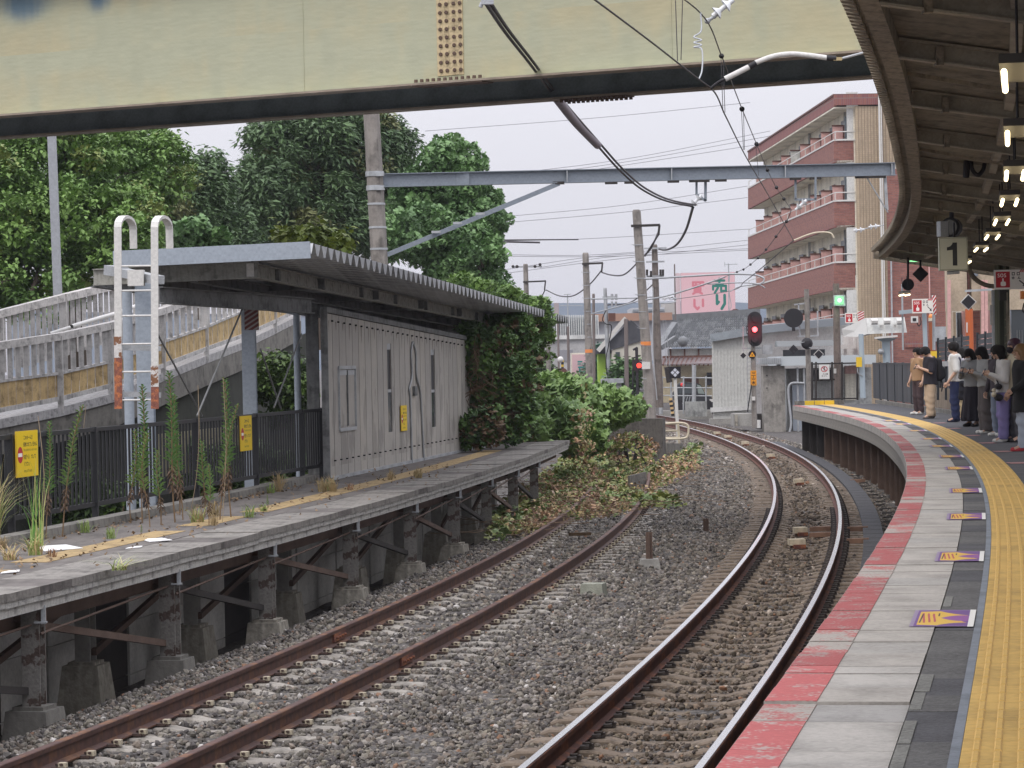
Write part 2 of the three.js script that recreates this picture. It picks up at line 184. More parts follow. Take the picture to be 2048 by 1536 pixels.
const m_ = {
  concrete: M(L(0.36, 0.35, 0.325), { map: rep(T.mottle, 2.2), bumpMap: rep(T.bumpn, 1.5), bumpScale: 0.004, roughness: 0.92 }),
  concreteDark: M(L(0.2, 0.19, 0.17), { map: rep(T.stain, 1.6), bumpMap: rep(T.bumpn, 1.2), bumpScale: 0.006, roughness: 0.95 }),
  fascia: M(L(0.46, 0.45, 0.425), { map: rep(T.stain, 0.6), bumpMap: rep(T.bumpn, 0.6), bumpScale: 0.006, roughness: 0.95 }),
  footing: M(L(0.4, 0.37, 0.31), { map: rep(T.stain, 1.1), bumpMap: rep(T.bumpn, 1), bumpScale: 0.006, roughness: 0.95 }),
  panelC: M(L(0.6, 0.585, 0.55), { map: rep(T.mottle, 1.8), roughness: 0.93 }),
  sleeperOld: M(L(0.33, 0.305, 0.27), { map: rep(T.stain, 0.7), roughness: 0.95 }),
  sleeperNew: M(L(0.19, 0.148, 0.112), { map: rep(T.stain, 0.7), roughness: 0.95 }),
  rust: M(0xffffff, { map: rep(T.rustmap, 0.8), bumpMap: rep(T.bumpn, 0.4), bumpScale: 0.002, roughness: 0.85 }),
  railRust: M(L(0.56, 0.66, 0.7), { map: rep(T.rustmap, 1.7), roughness: 0.7 }),
  railDark: M(L(0.62, 0.55, 0.55), { map: rep(T.rustmap, 1.2), roughness: 0.8 }),
  steel: M(L(0.72, 0.72, 0.74), { metalness: 1, roughness: 0.25 }),
  clip: M(L(0.05, 0.04, 0.036), { roughness: 0.7 }),
  insul: M(L(0.45, 0.4, 0.3), { map: rep(T.mottle, 0.4) }),
  peel: M(0xffffff, { map: rep(T.peel, 0.9), bumpMap: rep(T.bumpn, 0.5), bumpScale: 0.004, roughness: 0.85 }),
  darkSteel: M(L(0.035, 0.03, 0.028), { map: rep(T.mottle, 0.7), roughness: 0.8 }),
  brownSteel: M(L(0.13, 0.085, 0.065), { map: rep(T.mottle, 0.9), roughness: 0.85 }),
  asphalt: M(L(0.15, 0.148, 0.146), { map: rep(T.speck, 1.4), bumpMap: rep(T.pebble, 0.8), bumpScale: 0.004, roughness: 0.95 }),
  asphaltD: M(L(0.1, 0.1, 0.11), { map: rep(T.speck, 1.1), bumpMap: rep(T.pebble, 0.8), bumpScale: 0.003, roughness: 0.93 }),
  asphaltL: M(L(0.26, 0.26, 0.24), { map: rep(T.speck, 1.3), bumpMap: rep(T.pebble, 0.8), bumpScale: 0.004, roughness: 0.95 }),
  oldSlab: M(L(0.235, 0.22, 0.2), { map: rep(T.stain, 1.1), bumpMap: rep(T.bumpn, 0.7), bumpScale: 0.006, roughness: 0.95 }),
  beamPaint: M(L(0.34, 0.335, 0.3), { map: rep(T.stain, 0.6), roughness: 0.8 }),
  oldDeck: M(L(0.15, 0.135, 0.125), { map: rep(T.stain, 2.3), bumpMap: rep(T.bumpn, 0.7), bumpScale: 0.006, roughness: 0.95 }),
  slabs: [[0.43, 0.405, 0.37], [0.39, 0.375, 0.35], [0.46, 0.44, 0.41], [0.36, 0.35, 0.335]].map((c) => M(L(...c), { map: rep(T.mottle, 1.3), bumpMap: rep(T.pebble, 0.7), bumpScale: 0.002, roughness: 0.93 })),
  redWorn: M(0xffffff, { map: rep(T.redworn, 1.1), roughness: 0.9 }),
  red: M(L(0.84, 0.82, 0.82), { map: rep(T.redpaint, 1.1), roughness: 0.85 }),
  redNew: M(L(1.12, 1.1, 1.1), { map: rep(T.redpaint, 1.5), roughness: 0.8 }),
  yellows: [0.98, 0.95, 1.0].map((k) => M(L(0.62 * k, 0.4 * k, 0.11 * k), { map: rep(T.mottle, 1.7), roughness: 0.75 })),
  yellowRib: M(L(0.66, 0.42, 0.11), { map: rep(T.fine, 0.4), roughness: 0.7 }),
  yellowOld: M(L(0.4, 0.285, 0.135), { map: rep(T.stain, 1.0), roughness: 0.9 }),
  bluegrey: M(L(0.2, 0.225, 0.26), { map: rep(T.mottle, 0.9), roughness: 0.9 }),
  whitePaint: M(L(0.74, 0.73, 0.7), { map: rep(T.fine, 0.5), roughness: 0.6 }),
  creamPaint: M(L(0.7, 0.62, 0.47), { map: rep(T.fine, 0.5), roughness: 0.6 }),
  shelterGrey: M(L(0.36, 0.41, 0.47), { map: rep(T.fine, 0.7), roughness: 0.55 }),
  shelterDark: M(L(0.2, 0.205, 0.205), { map: rep(T.stain, 1.2), roughness: 0.8 }),
  galv: M(L(0.45, 0.47, 0.49), { map: rep(T.mottle, 0.8), roughness: 0.5, metalness: 0.25 }),
  beam: M(L(0.25, 0.285, 0.33), { map: rep(T.fine, 0.9), roughness: 0.6, metalness: 0.1 }),
  fence: M(L(0.016, 0.017, 0.02), { roughness: 0.5, map: rep(T.fine, 0.7) }),
  pole: M(L(0.3, 0.275, 0.25), { map: rep(T.stain, 2.2), bumpMap: rep(T.bumpn, 0.9), bumpScale: 0.004, roughness: 0.93 }),
  wire: M(L(0.05, 0.045, 0.05), { roughness: 0.5 }),
  cable: M(L(0.07, 0.065, 0.07), { roughness: 0.7 }),
  porcelain: M(L(0.72, 0.74, 0.76), { roughness: 0.2 }),
  black: M(L(0.012, 0.011, 0.015), { roughness: 0.6 }),
  orange: M(L(0.75, 0.25, 0.06), { roughness: 0.6 }),
  signYellow: M(L(0.75, 0.5, 0.03), { roughness: 0.6 }),
  girder: M(0xffffff, { map: rep(T.girder, 18, 3.2), bumpMap: rep(T.bumpn, 1.2), bumpScale: 0.002, roughness: 0.75 }),
  girderEdge: M(L(0.35, 0.29, 0.23), { map: rep(T.mottle, 1), roughness: 0.85 }),
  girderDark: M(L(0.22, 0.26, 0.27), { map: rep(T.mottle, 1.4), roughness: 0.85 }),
  rivetPlate: M(L(0.62, 0.5, 0.3), { map: rep(T.stain, 0.35), roughness: 0.8 }),
  canopy: M(L(0.24, 0.215, 0.165), { map: rep(T.stain, 1.4), bumpMap: rep(T.bumpn, 0.8), bumpScale: 0.003, roughness: 0.9 }),
  canopyBeam: M(L(0.31, 0.265, 0.2), { map: rep(T.stain, 0.6), bumpMap: rep(T.bumpn, 0.4), bumpScale: 0.005, roughness: 0.9 }),
  canopyRib: M(L(0.38, 0.34, 0.265), { map: rep(T.mottle, 0.9), roughness: 0.8 }),
  wallPanel: M(0xffffff, { map: rep(T.wallpanel, 2.4), roughness: 0.7 }),
  brick: M(L(0.84, 1.1, 1.15), { map: rep(T.brick, 2.4), bumpMap: rep(T.brick, 2.4), bumpScale: 0.004, roughness: 0.85 }),
  soldier: M(L(0.84, 1.1, 1.15), { map: rep(T.soldier, 1.2), roughness: 0.85 }),
  tile: M(L(1.15, 1.12, 1.08), { map: rep(T.tile, 3.2), roughness: 0.6 }),
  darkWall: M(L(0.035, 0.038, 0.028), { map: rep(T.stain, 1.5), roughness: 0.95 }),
  creamWall: M(L(0.82, 0.78, 0.66), { map: rep(T.mottle, 3), roughness: 0.85 }),
  pink: M(L(0.72, 0.43, 0.4), { map: rep(T.fine, 1.5), roughness: 0.8 }),
  brownTrim: M(L(0.12, 0.05, 0.035), { roughness: 0.7 }),
  dullGlass: M(L(0.12, 0.13, 0.14), { roughness: 0.5 }),
  glass: M(L(0.09, 0.105, 0.115), { roughness: 0.12, metalness: 0.2 }),
  whiteWall: M(L(0.66, 0.67, 0.65), { map: rep(T.mottle, 4), roughness: 0.85 }),
  greyWall: M(L(0.42, 0.43, 0.42), { map: rep(T.stain, 3), roughness: 0.9 }),
  greyWall2: M(L(0.34, 0.32, 0.29), { map: rep(T.stain, 2.5), roughness: 0.92 }),
  roofGrey: M(L(0.085, 0.09, 0.105), { map: rep(T.mottle, 1.5), roughness: 0.8 }),
  kawara: M(L(0.17, 0.18, 0.19), { map: rep(T.mottle, 0.8), roughness: 0.45 }),
};

// ---------- track lines (from the photograph's rails, projected on the ground) ----------
const p4 = (c, z) => (((c[0] * z + c[1]) * z + c[2]) * z + c[3]) * z + c[4];
const RR = (z) => lerp(p4([2.694702e-8, -6.051043e-6, -7.366881e-4, 0.2088146, -2.4143594], z), p4([0, 2.753066e-6, -1.704848e-3, 0.24972678, -2.9488435], z), ss(85, 110, z));
const EDGE = (z) => lerp(p4([2.553115e-7, -4.109048e-5, 1.1535356e-3, 0.16711432, -1.1439673], Math.min(z, 62)), RR(z) + 0.96 - 0.33 * ss(58, 88, z), ss(48, 62, z));
const LE = (z) => -0.001178 * z * z + 0.2273 * z - 8.325;               // left platform edge
const LR = (z) => -0.00168586 * z * z + 0.25740534 * z - 6.6106330;     // left track, right-hand rail
const YL = -0.2, YR = -1.1;
function off(f, z, o, y = 0) { const s = (f(z + 0.05) - f(z - 0.05)) / 0.1, n = Math.hypot(1, s); return V(f(z) + o / n, y, z - o * s / n); } // o metres to the right of a line
const path = (f, o, y, z0, z1, st) => { const a = []; const n = Math.max(2, Math.ceil((z1 - z0) / st)); for (let i = 0; i <= n; i++) a.push(off(f, lerp(z0, z1, i / n), o, y)); return a; };
const yawOf = (f, z) => -Math.atan((f(z + 0.5) - f(z - 0.5)));          // rotation.y that turns -z along the line
function gy(x, z) { // height of the ballast
  let y = -1.285; const s = LE(Math.min(z, 62)) - x; if (z < 75) y -= 0.5 * ss(-0.35, 1.3, s);
  const c = x - RR(Math.min(z, 160)); y -= 0.1 * ss(0.7, 1.2, c); y += 0.024 * Math.exp(-Math.pow((c + 0.565) / 1.0, 4)); if (z < 66) y -= 0.014 * Math.exp(-Math.pow((x - LR(z) + 0.565) / 0.9, 4));
  y -= 0.05 * ss(0.35, 0.8, x - LR(Math.min(z, 66))) * ss(2.2, 1.7, RR(Math.min(z, 160)) - x - 0.6);
  return y + 0.05 * (fbm(x * 0.11 + 3, z * 0.11, 64, 3, 5) - 0.5);
}
{ // ground: one sheet to the horizon
  const xs = [], zs = []; for (let x = -900; x < -14; x += 110) xs.push(x); for (let x = -14; x <= 16; x += 0.5) xs.push(x); for (let x = 30; x < 900; x += 110) xs.push(x);
  for (let z = -20; z < 8; z += 7) zs.push(z); for (let z = 8; z < 90; z += 0.6) zs.push(z); for (let z = 90; z < 160; z += 3) zs.push(z); for (let z = 170; z < 2200; z += 150) zs.push(z);
  const P = [], I = []; for (const z of zs) for (const x of xs) P.push(x, gy(clamp(x, -14, 16), clamp(z, 0, 160)), -z);
  const n = xs.length; for (let j = 0; j < zs.length - 1; j++) for (let i = 0; i < n - 1; i++) { const a = j * n + i; I.push(a, a + 1, a + n, a + 1, a + n + 1, a + n); }
  const g = new THREE.BufferGeometry(); g.setAttribute('position', new THREE.Float32BufferAttribute(P, 3)); g.setIndex(I); g.computeVertexNormals();
  struct(mesh('ground', boxUV(g), M(0xffffff, { map: rep(T.ballastmap, 2.1), bumpMap: rep(T.pebble, 2.1), bumpScale: 0.03, roughness: 0.95 })));
}
// ---------- tracks ----------
const sleeperGeo = (() => { // concrete sleeper with a waist, 2 m long
  const s = new THREE.Shape(); s.moveTo(-1, -0.17); s.lineTo(1, -0.17); s.lineTo(1, -0.03); s.lineTo(0.93, -0.005); s.lineTo(0.72, 0); s.lineTo(0.38, 0); s.lineTo(0.22, -0.035); s.lineTo(-0.22, -0.035); s.lineTo(-0.38, 0); s.lineTo(-0.72, 0); s.lineTo(-0.93, -0.005); s.lineTo(-1, -0.03);
  const g = new THREE.ExtrudeGeometry(s, { depth: 0.19, bevelEnabled: true, bevelThickness: 0.018, bevelSize: 0.014, bevelOffset: -0.014, bevelSegments: 1 }); g.translate(0, 0, -0.095); return boxUV(g);
})();
const clipGeo = B().box(0.07, 0.02, 0.09, 0.04, 0.01, 0).box(0.03, 0.035, 0.045, 0.085, 0.015, 0).rod(new THREE.Vector3(0.02, 0.03, -0.035), new THREE.Vector3(0.085, 0.04, 0.04), 0.009).geo();
const padGeo = B().box(0.055, 0.035, 0.05, 0, 0.017, 0).geo();
const railProf = [[-0.06, -0.153], [0.06, -0.153], [0.06, -0.142], [0.012, -0.125], [0.009, -0.045], [0.031, -0.036], [0.0325, -0.006], [0.026, 0], [-0.026, 0], [-0.0325, -0.006], [-0.031, -0.036], [-0.009, -0.045], [-0.012, -0.125], [-0.06, -0.142]];
const sleepers = []; // for the stones
function track(name, label, f, z0, z1, mats, polished) {
  const t = struct(thing(name, label, 'railway track'));
  for (const [o, k] of [[0, 0], [-1.13, 1]]) {
    const pts = path(f, o, YR, z0, z1[k], 0.7);
    B().sweep(railProf, pts).build('rail', mats.rail, t);
    if (polished) B().sweep([[-0.0285, -0.004], [0.0285, -0.004], [0.0255, 0.004], [-0.0255, 0.004]], pts).build('rail_head', m_.steel, t, 'bright worn running surface of the rail');
  }
  let n = 0; const far = B(), zEnd = Math.max(...z1);
  for (let z = z0 + 0.2; z < zEnd; z += 0.59) {
    const c = off(f, z, -0.565, YR - 0.163 - rr(0, 0.008)), ry = yawOf(f, z) + rr(-0.02, 0.02); c.addScaledVector(new THREE.Vector3(1, 0, 0), rr(-0.02, 0.02));
    sleepers.push([c.x, -c.z, ry]);
    if (n < 210) { const m = mesh('sleeper', sleeperGeo, mats.sleeper[n % mats.sleeper.length], t, c); m.rotation.y = ry; }
    else far.add(sleeperGeo.clone(), m4().compose(c, new THREE.Quaternion().setFromEuler(new THREE.Euler(0, ry, 0)), new THREE.Vector3(1, 1, 1)));
    if (z > 17 && n < 105) for (const o of [0, -1.13]) for (const sd of [-1, 1]) {
      if (n > 72 && sd < 0) continue;
      const p = off(f, z, o + sd * 0.05, YR - 0.16), m = mesh('rail_clip', clipGeo, mats.clip, t, p); m.rotation.y = ry + (sd < 0 ? Math.PI : 0);
      if (mats.pad && sd > 0 && n < 70) { const q = off(f, z, o + 0.13, YR - 0.145), w = mesh('pale_insulator', padGeo, m_.insul, t, q); w.rotation.y = ry; }
    }
    n++;
  }
  if (far.g.length) far.build('distant_sleepers', mats.sleeper[0], t).userData.kind = 'stuff';
  return t;
}
track('railway_track', 'curving single track in use, its rail heads worn bright', RR, 9, [165, 165], { rail: m_.railDark, sleeper: [m_.sleeperNew, m_.sleeperNew, M(L(0.21, 0.166, 0.127), { map: rep(T.stain, 0.6), roughness: 0.95 })], clip: m_.clip }, true);
const oldTrack = track('disused_railway_track', 'rusty disused track running under dead vines beside the old platform', LR, 9, [66, 63], { rail: m_.railRust, sleeper: [m_.sleeperOld, M(L(0.29, 0.265, 0.235), { map: rep(T.mottle, 0.5), roughness: 0.95 }), m_.sleeperOld], clip: M(L(0.07, 0.045, 0.038)), pad: true }, false);
for (const o of [0, -1.13]) { const z = o ? 28.4 : 26.2, c = off(LR, z, o, YR - 0.075), b = B(); for (const s of [-1, 1]) { b.box(0.02, 0.08, 0.5, s * 0.022); for (const k of [-0.18, -0.06, 0.06, 0.18]) b.rod(new THREE.Vector3(s * 0.03, 0, k), new THREE.Vector3(s * 0.06, 0, k), 0.014, 0.014, 6); } const m = b.build('joint_bar', m_.rust, oldTrack); m.position.copy(c); m.rotation.y = yawOf(LR, z); }
// ballast stones
{
  const g = thing('ballast_stones', 'grey and brown crushed stone between and beside the two tracks', 'ballast'); g.userData.kind = 'stuff';
  const cell = {}; for (const s of sleepers) (cell[Math.round(s[1])] ||= []).push(s);
  const onSleeper = (x, z) => { for (let k = -1; k <= 1; k++) for (const [sx, sz, ry] of cell[Math.round(z) + k] || []) { const dx = x - sx, dz = -(z - sz), c = Math.cos(ry), s = Math.sin(ry), u = dx * c - dz * s, w = dx * s + dz * c; if (Math.abs(u) < 1.0 && Math.abs(w) < 0.115) return true; } return false; };
  const geos = []; for (let k = 0; k < 4; k++) { const ge = new THREE.IcosahedronGeometry(0.5, 0), p = ge.attributes.position, mp = {}; for (let i = 0; i < p.count; i++) { const key = [p.getX(i), p.getY(i), p.getZ(i)].map((q) => q.toFixed(3)).join(); mp[key] ||= [rr(0.65, 1.2), rr(0.6, 1.1), rr(0.65, 1.2)]; const q = mp[key]; p.setXYZ(i, p.getX(i) * q[0], p.getY(i) * q[1], p.getZ(i) * q[2]); } ge.computeVertexNormals(); geos.push(ge); }
  const lists = [[], [], [], []], cols = [[], [], [], []], v = new THREE.Vector3(), e = new THREE.Euler(), q = new THREE.Quaternion();
  for (const [z0, z1, area, sz] of [[17.6, 30, 0.0014, 0.05], [30, 48, 0.0022, 0.055], [48, 75, 0.004, 0.066], [75, 125, 0.01, 0.095]]) {
    const x0 = -5.2, x1 = 9.4, n = Math.round((z1 - z0) * (x1 - x0) / area);
    for (let i = 0; i < n; i++) {
      const z = rr(z0, z1), x = rr(x0, x1);
      if (x > RR(z) + 1.7 || (z < 70 && x < LE(Math.min(z, 62)) - 1.1) || (z >= 70 && x < RR(z) - 3.2)) continue;
      v.set(x, -1.3, -z).project(camera); if (Math.abs(v.x) > 1.06 || v.y < -1.08) continue;
      const dr = Math.min(Math.abs(x - RR(z)), Math.abs(x - RR(z) + 1.14), z < 66 ? Math.min(Math.abs(x - LR(z)), Math.abs(x - LR(z) + 1.16)) : 9); if (dr < 0.08) continue;
      const on = onSleeper(x, z); if (on && rnd() < 0.975) continue;
      const s = sz * (0.5 + 1.05 * Math.pow(rnd(), 2)), y = gy(x, z) + (on ? 0.045 : rr(-0.02, 0.022));
      e.set(rr(0, 6.3), rr(0, 6.3), rr(0, 6.3)); q.setFromEuler(e); const k = i % 4;
      lists[k].push(m4().compose(new THREE.Vector3(x, y, -z), q, new THREE.Vector3(s, s * rr(0.6, 1), s * rr(0.8, 1.2))));
      const near = Math.exp(-Math.pow((x - RR(z) + 0.56) / 1.1, 2)), b = Math.pow(rnd(), 1.4), w = fbm(x * 0.05, z * 0.05, 64, 3, 3); let c;
      const r = rnd(); if (r < 0.012) c = [0.48, 0.46, 0.44]; else if (r < 0.03) c = [0.25, 0.15, 0.1]; else if (r < 0.2) { const l = 0.1 + 0.13 * b; c = [l, l * 0.84, l * 0.7]; } else if (r < 0.32) { const l = 0.05 + 0.05 * b; c = [l, l * 0.9, l * 0.88]; } else { const l = 0.085 + 0.2 * b + 0.06 * (w - 0.5), wm = 1 - 0.16 * rnd(); c = [l, l * (0.86 + 0.06 * wm), l * wm * 0.88]; }
      const t = 0.75 * near; cols[k].push(L(c[0] * (1 - 0.12 * t), c[1] * (1 - 0.27 * t), c[2] * (1 - 0.42 * t)));
    }
  }
  const sm = M(0xffffff, { roughness: 0.9 }); lists.forEach((l, k) => inst('stones', geos[k], sm, l, g, cols[k]));
}
// ---------- right platform ----------
{
  const t = struct(thing('station_platform', 'curving platform in use with red edge and yellow tactile strip', 'platform'));
  const blk = (z0, z1, a, b, y0, y1) => [[off(EDGE, z0, a, y0), off(EDGE, z0, b, y0), off(EDGE, z1, b, y0), off(EDGE, z1, a, y0)], [off(EDGE, z0, a, y1), off(EDGE, z0, b, y1), off(EDGE, z1, b, y1), off(EDGE, z1, a, y1)]];
  const joint = [2.2, 5.5, 8.2, 10.1, 11.1, 11.97, 12.57, 13.1, 13.66, 13.96]; while (joint[joint.length - 1] < 86) joint.push(joint[joint.length - 1] + 0.6);
  joint.forEach((z, i) => {
    const z1 = joint[i + 1]; if (!z1) return; const g = z < 12.1 && z > 11.9 ? 0.03 : 0.006, dy = rr(-0.004, 0.004) + (z < 11.98 ? -0.012 : 0), nw = z < 13.7;
    const s = B().hexa(...blk(z + g, z1 - 0.004, 0, 0.628, -0.14, dy)).build('edge_slab', nw ? m_.slabs[[2, 3, 0, 2][i % 4]] : m_.slabs[i % 7 === 3 ? 1 : 0], t);
    const worn = !nw && [2, 3].includes(i % 8) || i === 5;
    B().hexa(...blk(z + g + 0.002, z1 - 0.005, 0.004, 0.23, dy + 0.001, dy + 0.004)).build('red_paint', worn ? m_.redWorn : nw ? m_.redNew : m_.red, s, worn ? 'worn faded red paint' : undefined);
  });
  // patched asphalt behind the slabs
  let z = 2; let k = 0; while (z < 87) { const l = z < 13 ? rr(0.5, 1.2) : k % 2 ? rr(0.6, 1.0) : rr(1.5, 2.4), d = k % 2; B().hexa(...blk(z, Math.min(87, z + l), 0.634, 0.842, -0.14, -0.001 - 0.0015 * (k % 3))).build('asphalt_patch', d ? m_.asphaltD : m_.asphalt, t, d ? 'dark fresh asphalt patch' : undefined); z += l; k++; }
  for (const [a, c] of [[10.3, 11.2], [11.25, 11.93], [12.3, 12.9], [12.95, 13.62], [17.2, 17.9]]) B().hexa(...blk(a, c, 0.636, 0.68 + 0.02 * (a % 1), -0.05, 0.0015)).build('mortar_patch', m_.asphaltL, t, 'pale mortar patch');
  B().sweep([[0.842, -0.14], [0.882, -0.14], [0.882, 0.001], [0.842, 0.001]], path(EDGE, 0, 0, 2, 87, 0.8)).build('mortar_strip', m_.bluegrey, t);
  // tactile tiles
  let i = 0; for (let z = 5.5; z < 87; z += 0.306, i++) {
    const b = B().hexa(...blk(z + 0.0025, z + 0.3025, 0.884, 1.318, -0.1, 0.003)), ribs = [0.925, 1.005, 1.092, 1.18, 1.265];
    const m = b.build('tactile_tile', m_.yellows[i % 3], t);
    if (z < 60) { const r = B(); for (const o of ribs) r.hexa([off(EDGE, z + 0.012, o, 0.003), off(EDGE, z + 0.012, o + 0.03, 0.003), off(EDGE, z + 0.294, o + 0.03, 0.003), off(EDGE, z + 0.294, o, 0.003)], [off(EDGE, z + 0.017, o + 0.006, 0.0105), off(EDGE, z + 0.017, o + 0.024, 0.0105), off(EDGE, z + 0.289, o + 0.024, 0.0105), off(EDGE, z + 0.289, o + 0.006, 0.0105)]); r.build('rib', m_.yellowRib, m); }
  }
  const wd = (z) => 10.85 + 0.025 * (z - 70) - EDGE(z);
  const deck = [], zs = []; for (let q = 2; q <= 87; q += 1) zs.push(q);
  const dk = B(); for (let j = 0; j < zs.length - 1; j++) { const a = zs[j], c = zs[j + 1]; dk.hexa([off(EDGE, a, 1.32, -0.14), off(EDGE, a, wd(a), -0.14), off(EDGE, c, wd(c), -0.14), off(EDGE, c, 1.32, -0.14)], [off(EDGE, a, 1.32, 0), off(EDGE, a, wd(a), 0), off(EDGE, c, wd(c), 0), off(EDGE, c, 1.32, 0)]); }
  dk.build('walkway', m_.asphaltD, t);
  B().sweep([[0.03, -0.4], [0.4, -0.4], [0.4, -0.142], [0.012, -0.142]], path(EDGE, 0, 0, 2, 86.8, 0.9)).build('edge_beam', M(L(0.3, 0.28, 0.25), { map: rep(T.stain, 0.5), roughness: 0.95 }), t);
  B().sweep([[1.5, -1.5], [1.62, -1.5], [1.62, -0.142], [1.5, -0.142]], path(EDGE, 0, 0, 2, 86.5, 1.2)).build('back_wall', m_.concreteDark, t);
  for (let z = 10.5; z < 87; z += 2.35) for (const o of [0.3, 1.2]) { const p = off(EDGE, z, o, 0), b = B(p), c = new THREE.Vector3(p.x, 0, p.z), ry = yawOf(EDGE, z); b.box(0.2, 1.1, 0.03, p.x, -0.95, p.z - 0.09, 0).box(0.2, 1.1, 0.03, p.x, -0.95, p.z + 0.09).box(0.03, 1.1, 0.16, p.x, -0.95, p.z); const m = b.build('support_post', z > 80 ? m_.darkSteel : m_.brownSteel, t); m.position.copy(p); }
  for (let z = 60; z < 86; z += 1.0) { const a = off(EDGE, z, 0.72, -1.3), c = off(EDGE, z + 0.94, 0.72, -1.3); B().bar(a.clone().setY(-0.95), c.clone().setY(-0.95), 0.03, 0.8).build('skirt_board', z % 3 < 1 ? m_.darkSteel : m_.asphaltD, t); }
  // yellow and grey kerb closing the far end
  const ez = 87.2; for (let j = 0; j < 5; j++) { const a = off(EDGE, ez, 0.12 + j * 0.3, 0.06), c = off(EDGE, ez, 0.4 + j * 0.3, 0.06); B().bar(a, c, 0.14, 0.13).build('end_kerb', j > 0 && j < 4 ? m_.signYellow : m_.concreteDark, t); }
  // cable trough beside the track
  const ct = thing('cable_trough', 'dark lidded cable trough lying along the foot of the platform', 'cable trough');
  for (let z = 24; z < 92; z += 1.0) { const a = off(RR, z + 0.01, 0.5, -1.27), c = off(RR, z + 0.985, 0.5, -1.27); B().bar(a, c, 0.3, 0.09).build('lid', m_.asphaltD, ct); }
  for (let k = 0; k < 26; k++) { const z = 33 + k * 1.3, a = off(RR, z, rr(0.68, 0.74), -1.24), c = a.clone().add(new THREE.Vector3(rr(0.12, 0.2), rr(-0.01, 0.03), rr(-0.1, 0.1))); B().bar(a, c, 0.05, 0.02).build('bracket', m_.darkSteel, ct); }
  // printed floor posters
  const post = canvasMat(256, 512, (c, w, h) => {
    c.fillStyle = '#8f7f9c'; c.fillRect(0, 0, w, h); const g = [['#6d4a86', 26, 20], ['#9a6a92', 50, 40], ['#d9b24a', 70, 60]];
    c.fillStyle = '#6b4788'; c.fillRect(18, 10, w - 18, h - 20); c.fillStyle = '#d8b146'; c.beginPath(); c.moveTo(30, 60); c.lineTo(120, 40); c.quadraticCurveTo(170, 130, 250, 180); c.quadraticCurveTo(180, 300, 250, 400); c.quadraticCurveTo(170, 400, 120, 480); c.lineTo(30, 460); c.fill();
    c.fillStyle = '#8a4f96'; c.beginPath(); c.moveTo(130, 256); c.quadraticCurveTo(190, 150, 256, 190); c.lineTo(256, 350); c.quadraticCurveTo(190, 370, 130, 256); c.fill();
    c.strokeStyle = '#b04a55'; c.lineWidth = 9; for (let k = 0; k < 6; k++) { c.beginPath(); c.moveTo(44 + (k % 3) * 24, 100 + k * 12); c.lineTo(60 + (k % 3) * 24, 400 - k * 10); c.stroke(); } c.strokeStyle = '#3f2a30'; c.lineWidth = 7; c.beginPath(); c.moveTo(44, 130); c.lineTo(40, 400); c.moveTo(118, 110); c.lineTo(118, 200); c.stroke();
  });
  const tagW = M(L(0.75, 0.75, 0.72), { roughness: 0.6 });
  const rows = [[1952, 1232], [1975, 1110], [1970, 1031], [1955, 980], [1936, 935.5], [1921, 912], [1898, 891.6], [1877, 877], [1846, 861], [1812.5, 848], [1779.5, 841.5]];
  rows.forEach(([px, py], j) => {
    const q = gnd(px, py, 0.004), z = -q.z, p = thing('floor_poster', j ? `${ORD[j]} purple and yellow floor poster counted from the nearest one` : 'purple and yellow floor poster nearest the bottom, largest of the row', 'floor poster', [0, 0, 0], 'floor posters along the platform');
    const l = 0.5, mk = (a, b, z0, z1, y) => { const A = [off(EDGE, z0, a, y), off(EDGE, z0, b, y), off(EDGE, z1, b, y), off(EDGE, z1, a, y)], g = new THREE.BufferGeometry(); g.setAttribute('position', new THREE.Float32BufferAttribute([A[0], A[1], A[2], A[0], A[2], A[3]].flatMap((v) => [v.x, v.y, v.z]), 3)); g.setAttribute('uv', new THREE.Float32BufferAttribute([0, 0, 1, 0, 1, 1, 0, 0, 1, 1, 0, 1], 2)); g.computeVertexNormals(); return g; };
    mesh('print', mk(0.49, 0.805, z - l, z + l, 0.0075), post, p); mesh('white_tag', mk(0.805, 0.838, z - l * 1.03, z + l * 1.03, 0.0075), tagW, p);
  });
  const stick = M(L(0.42, 0.22, 0.22), { map: rep(T.mottle, 0.3) });
  [[1880, 846], [1908, 857], [1945, 871], [1975, 886], [2005, 903], [2035, 926]].forEach(([px, py], j) => { const q = gnd(px, py, 0.004), s = B(q).box(0.24, 0.004, 0.45, q.x, 0.006, q.z).build('floor_sticker', stick); s.position.copy(q); tag(s, `${ORD[j]} faded pink floor sticker counted from the far end of the queue`, 'floor sticker', 'pink floor stickers by the queue'); });
}
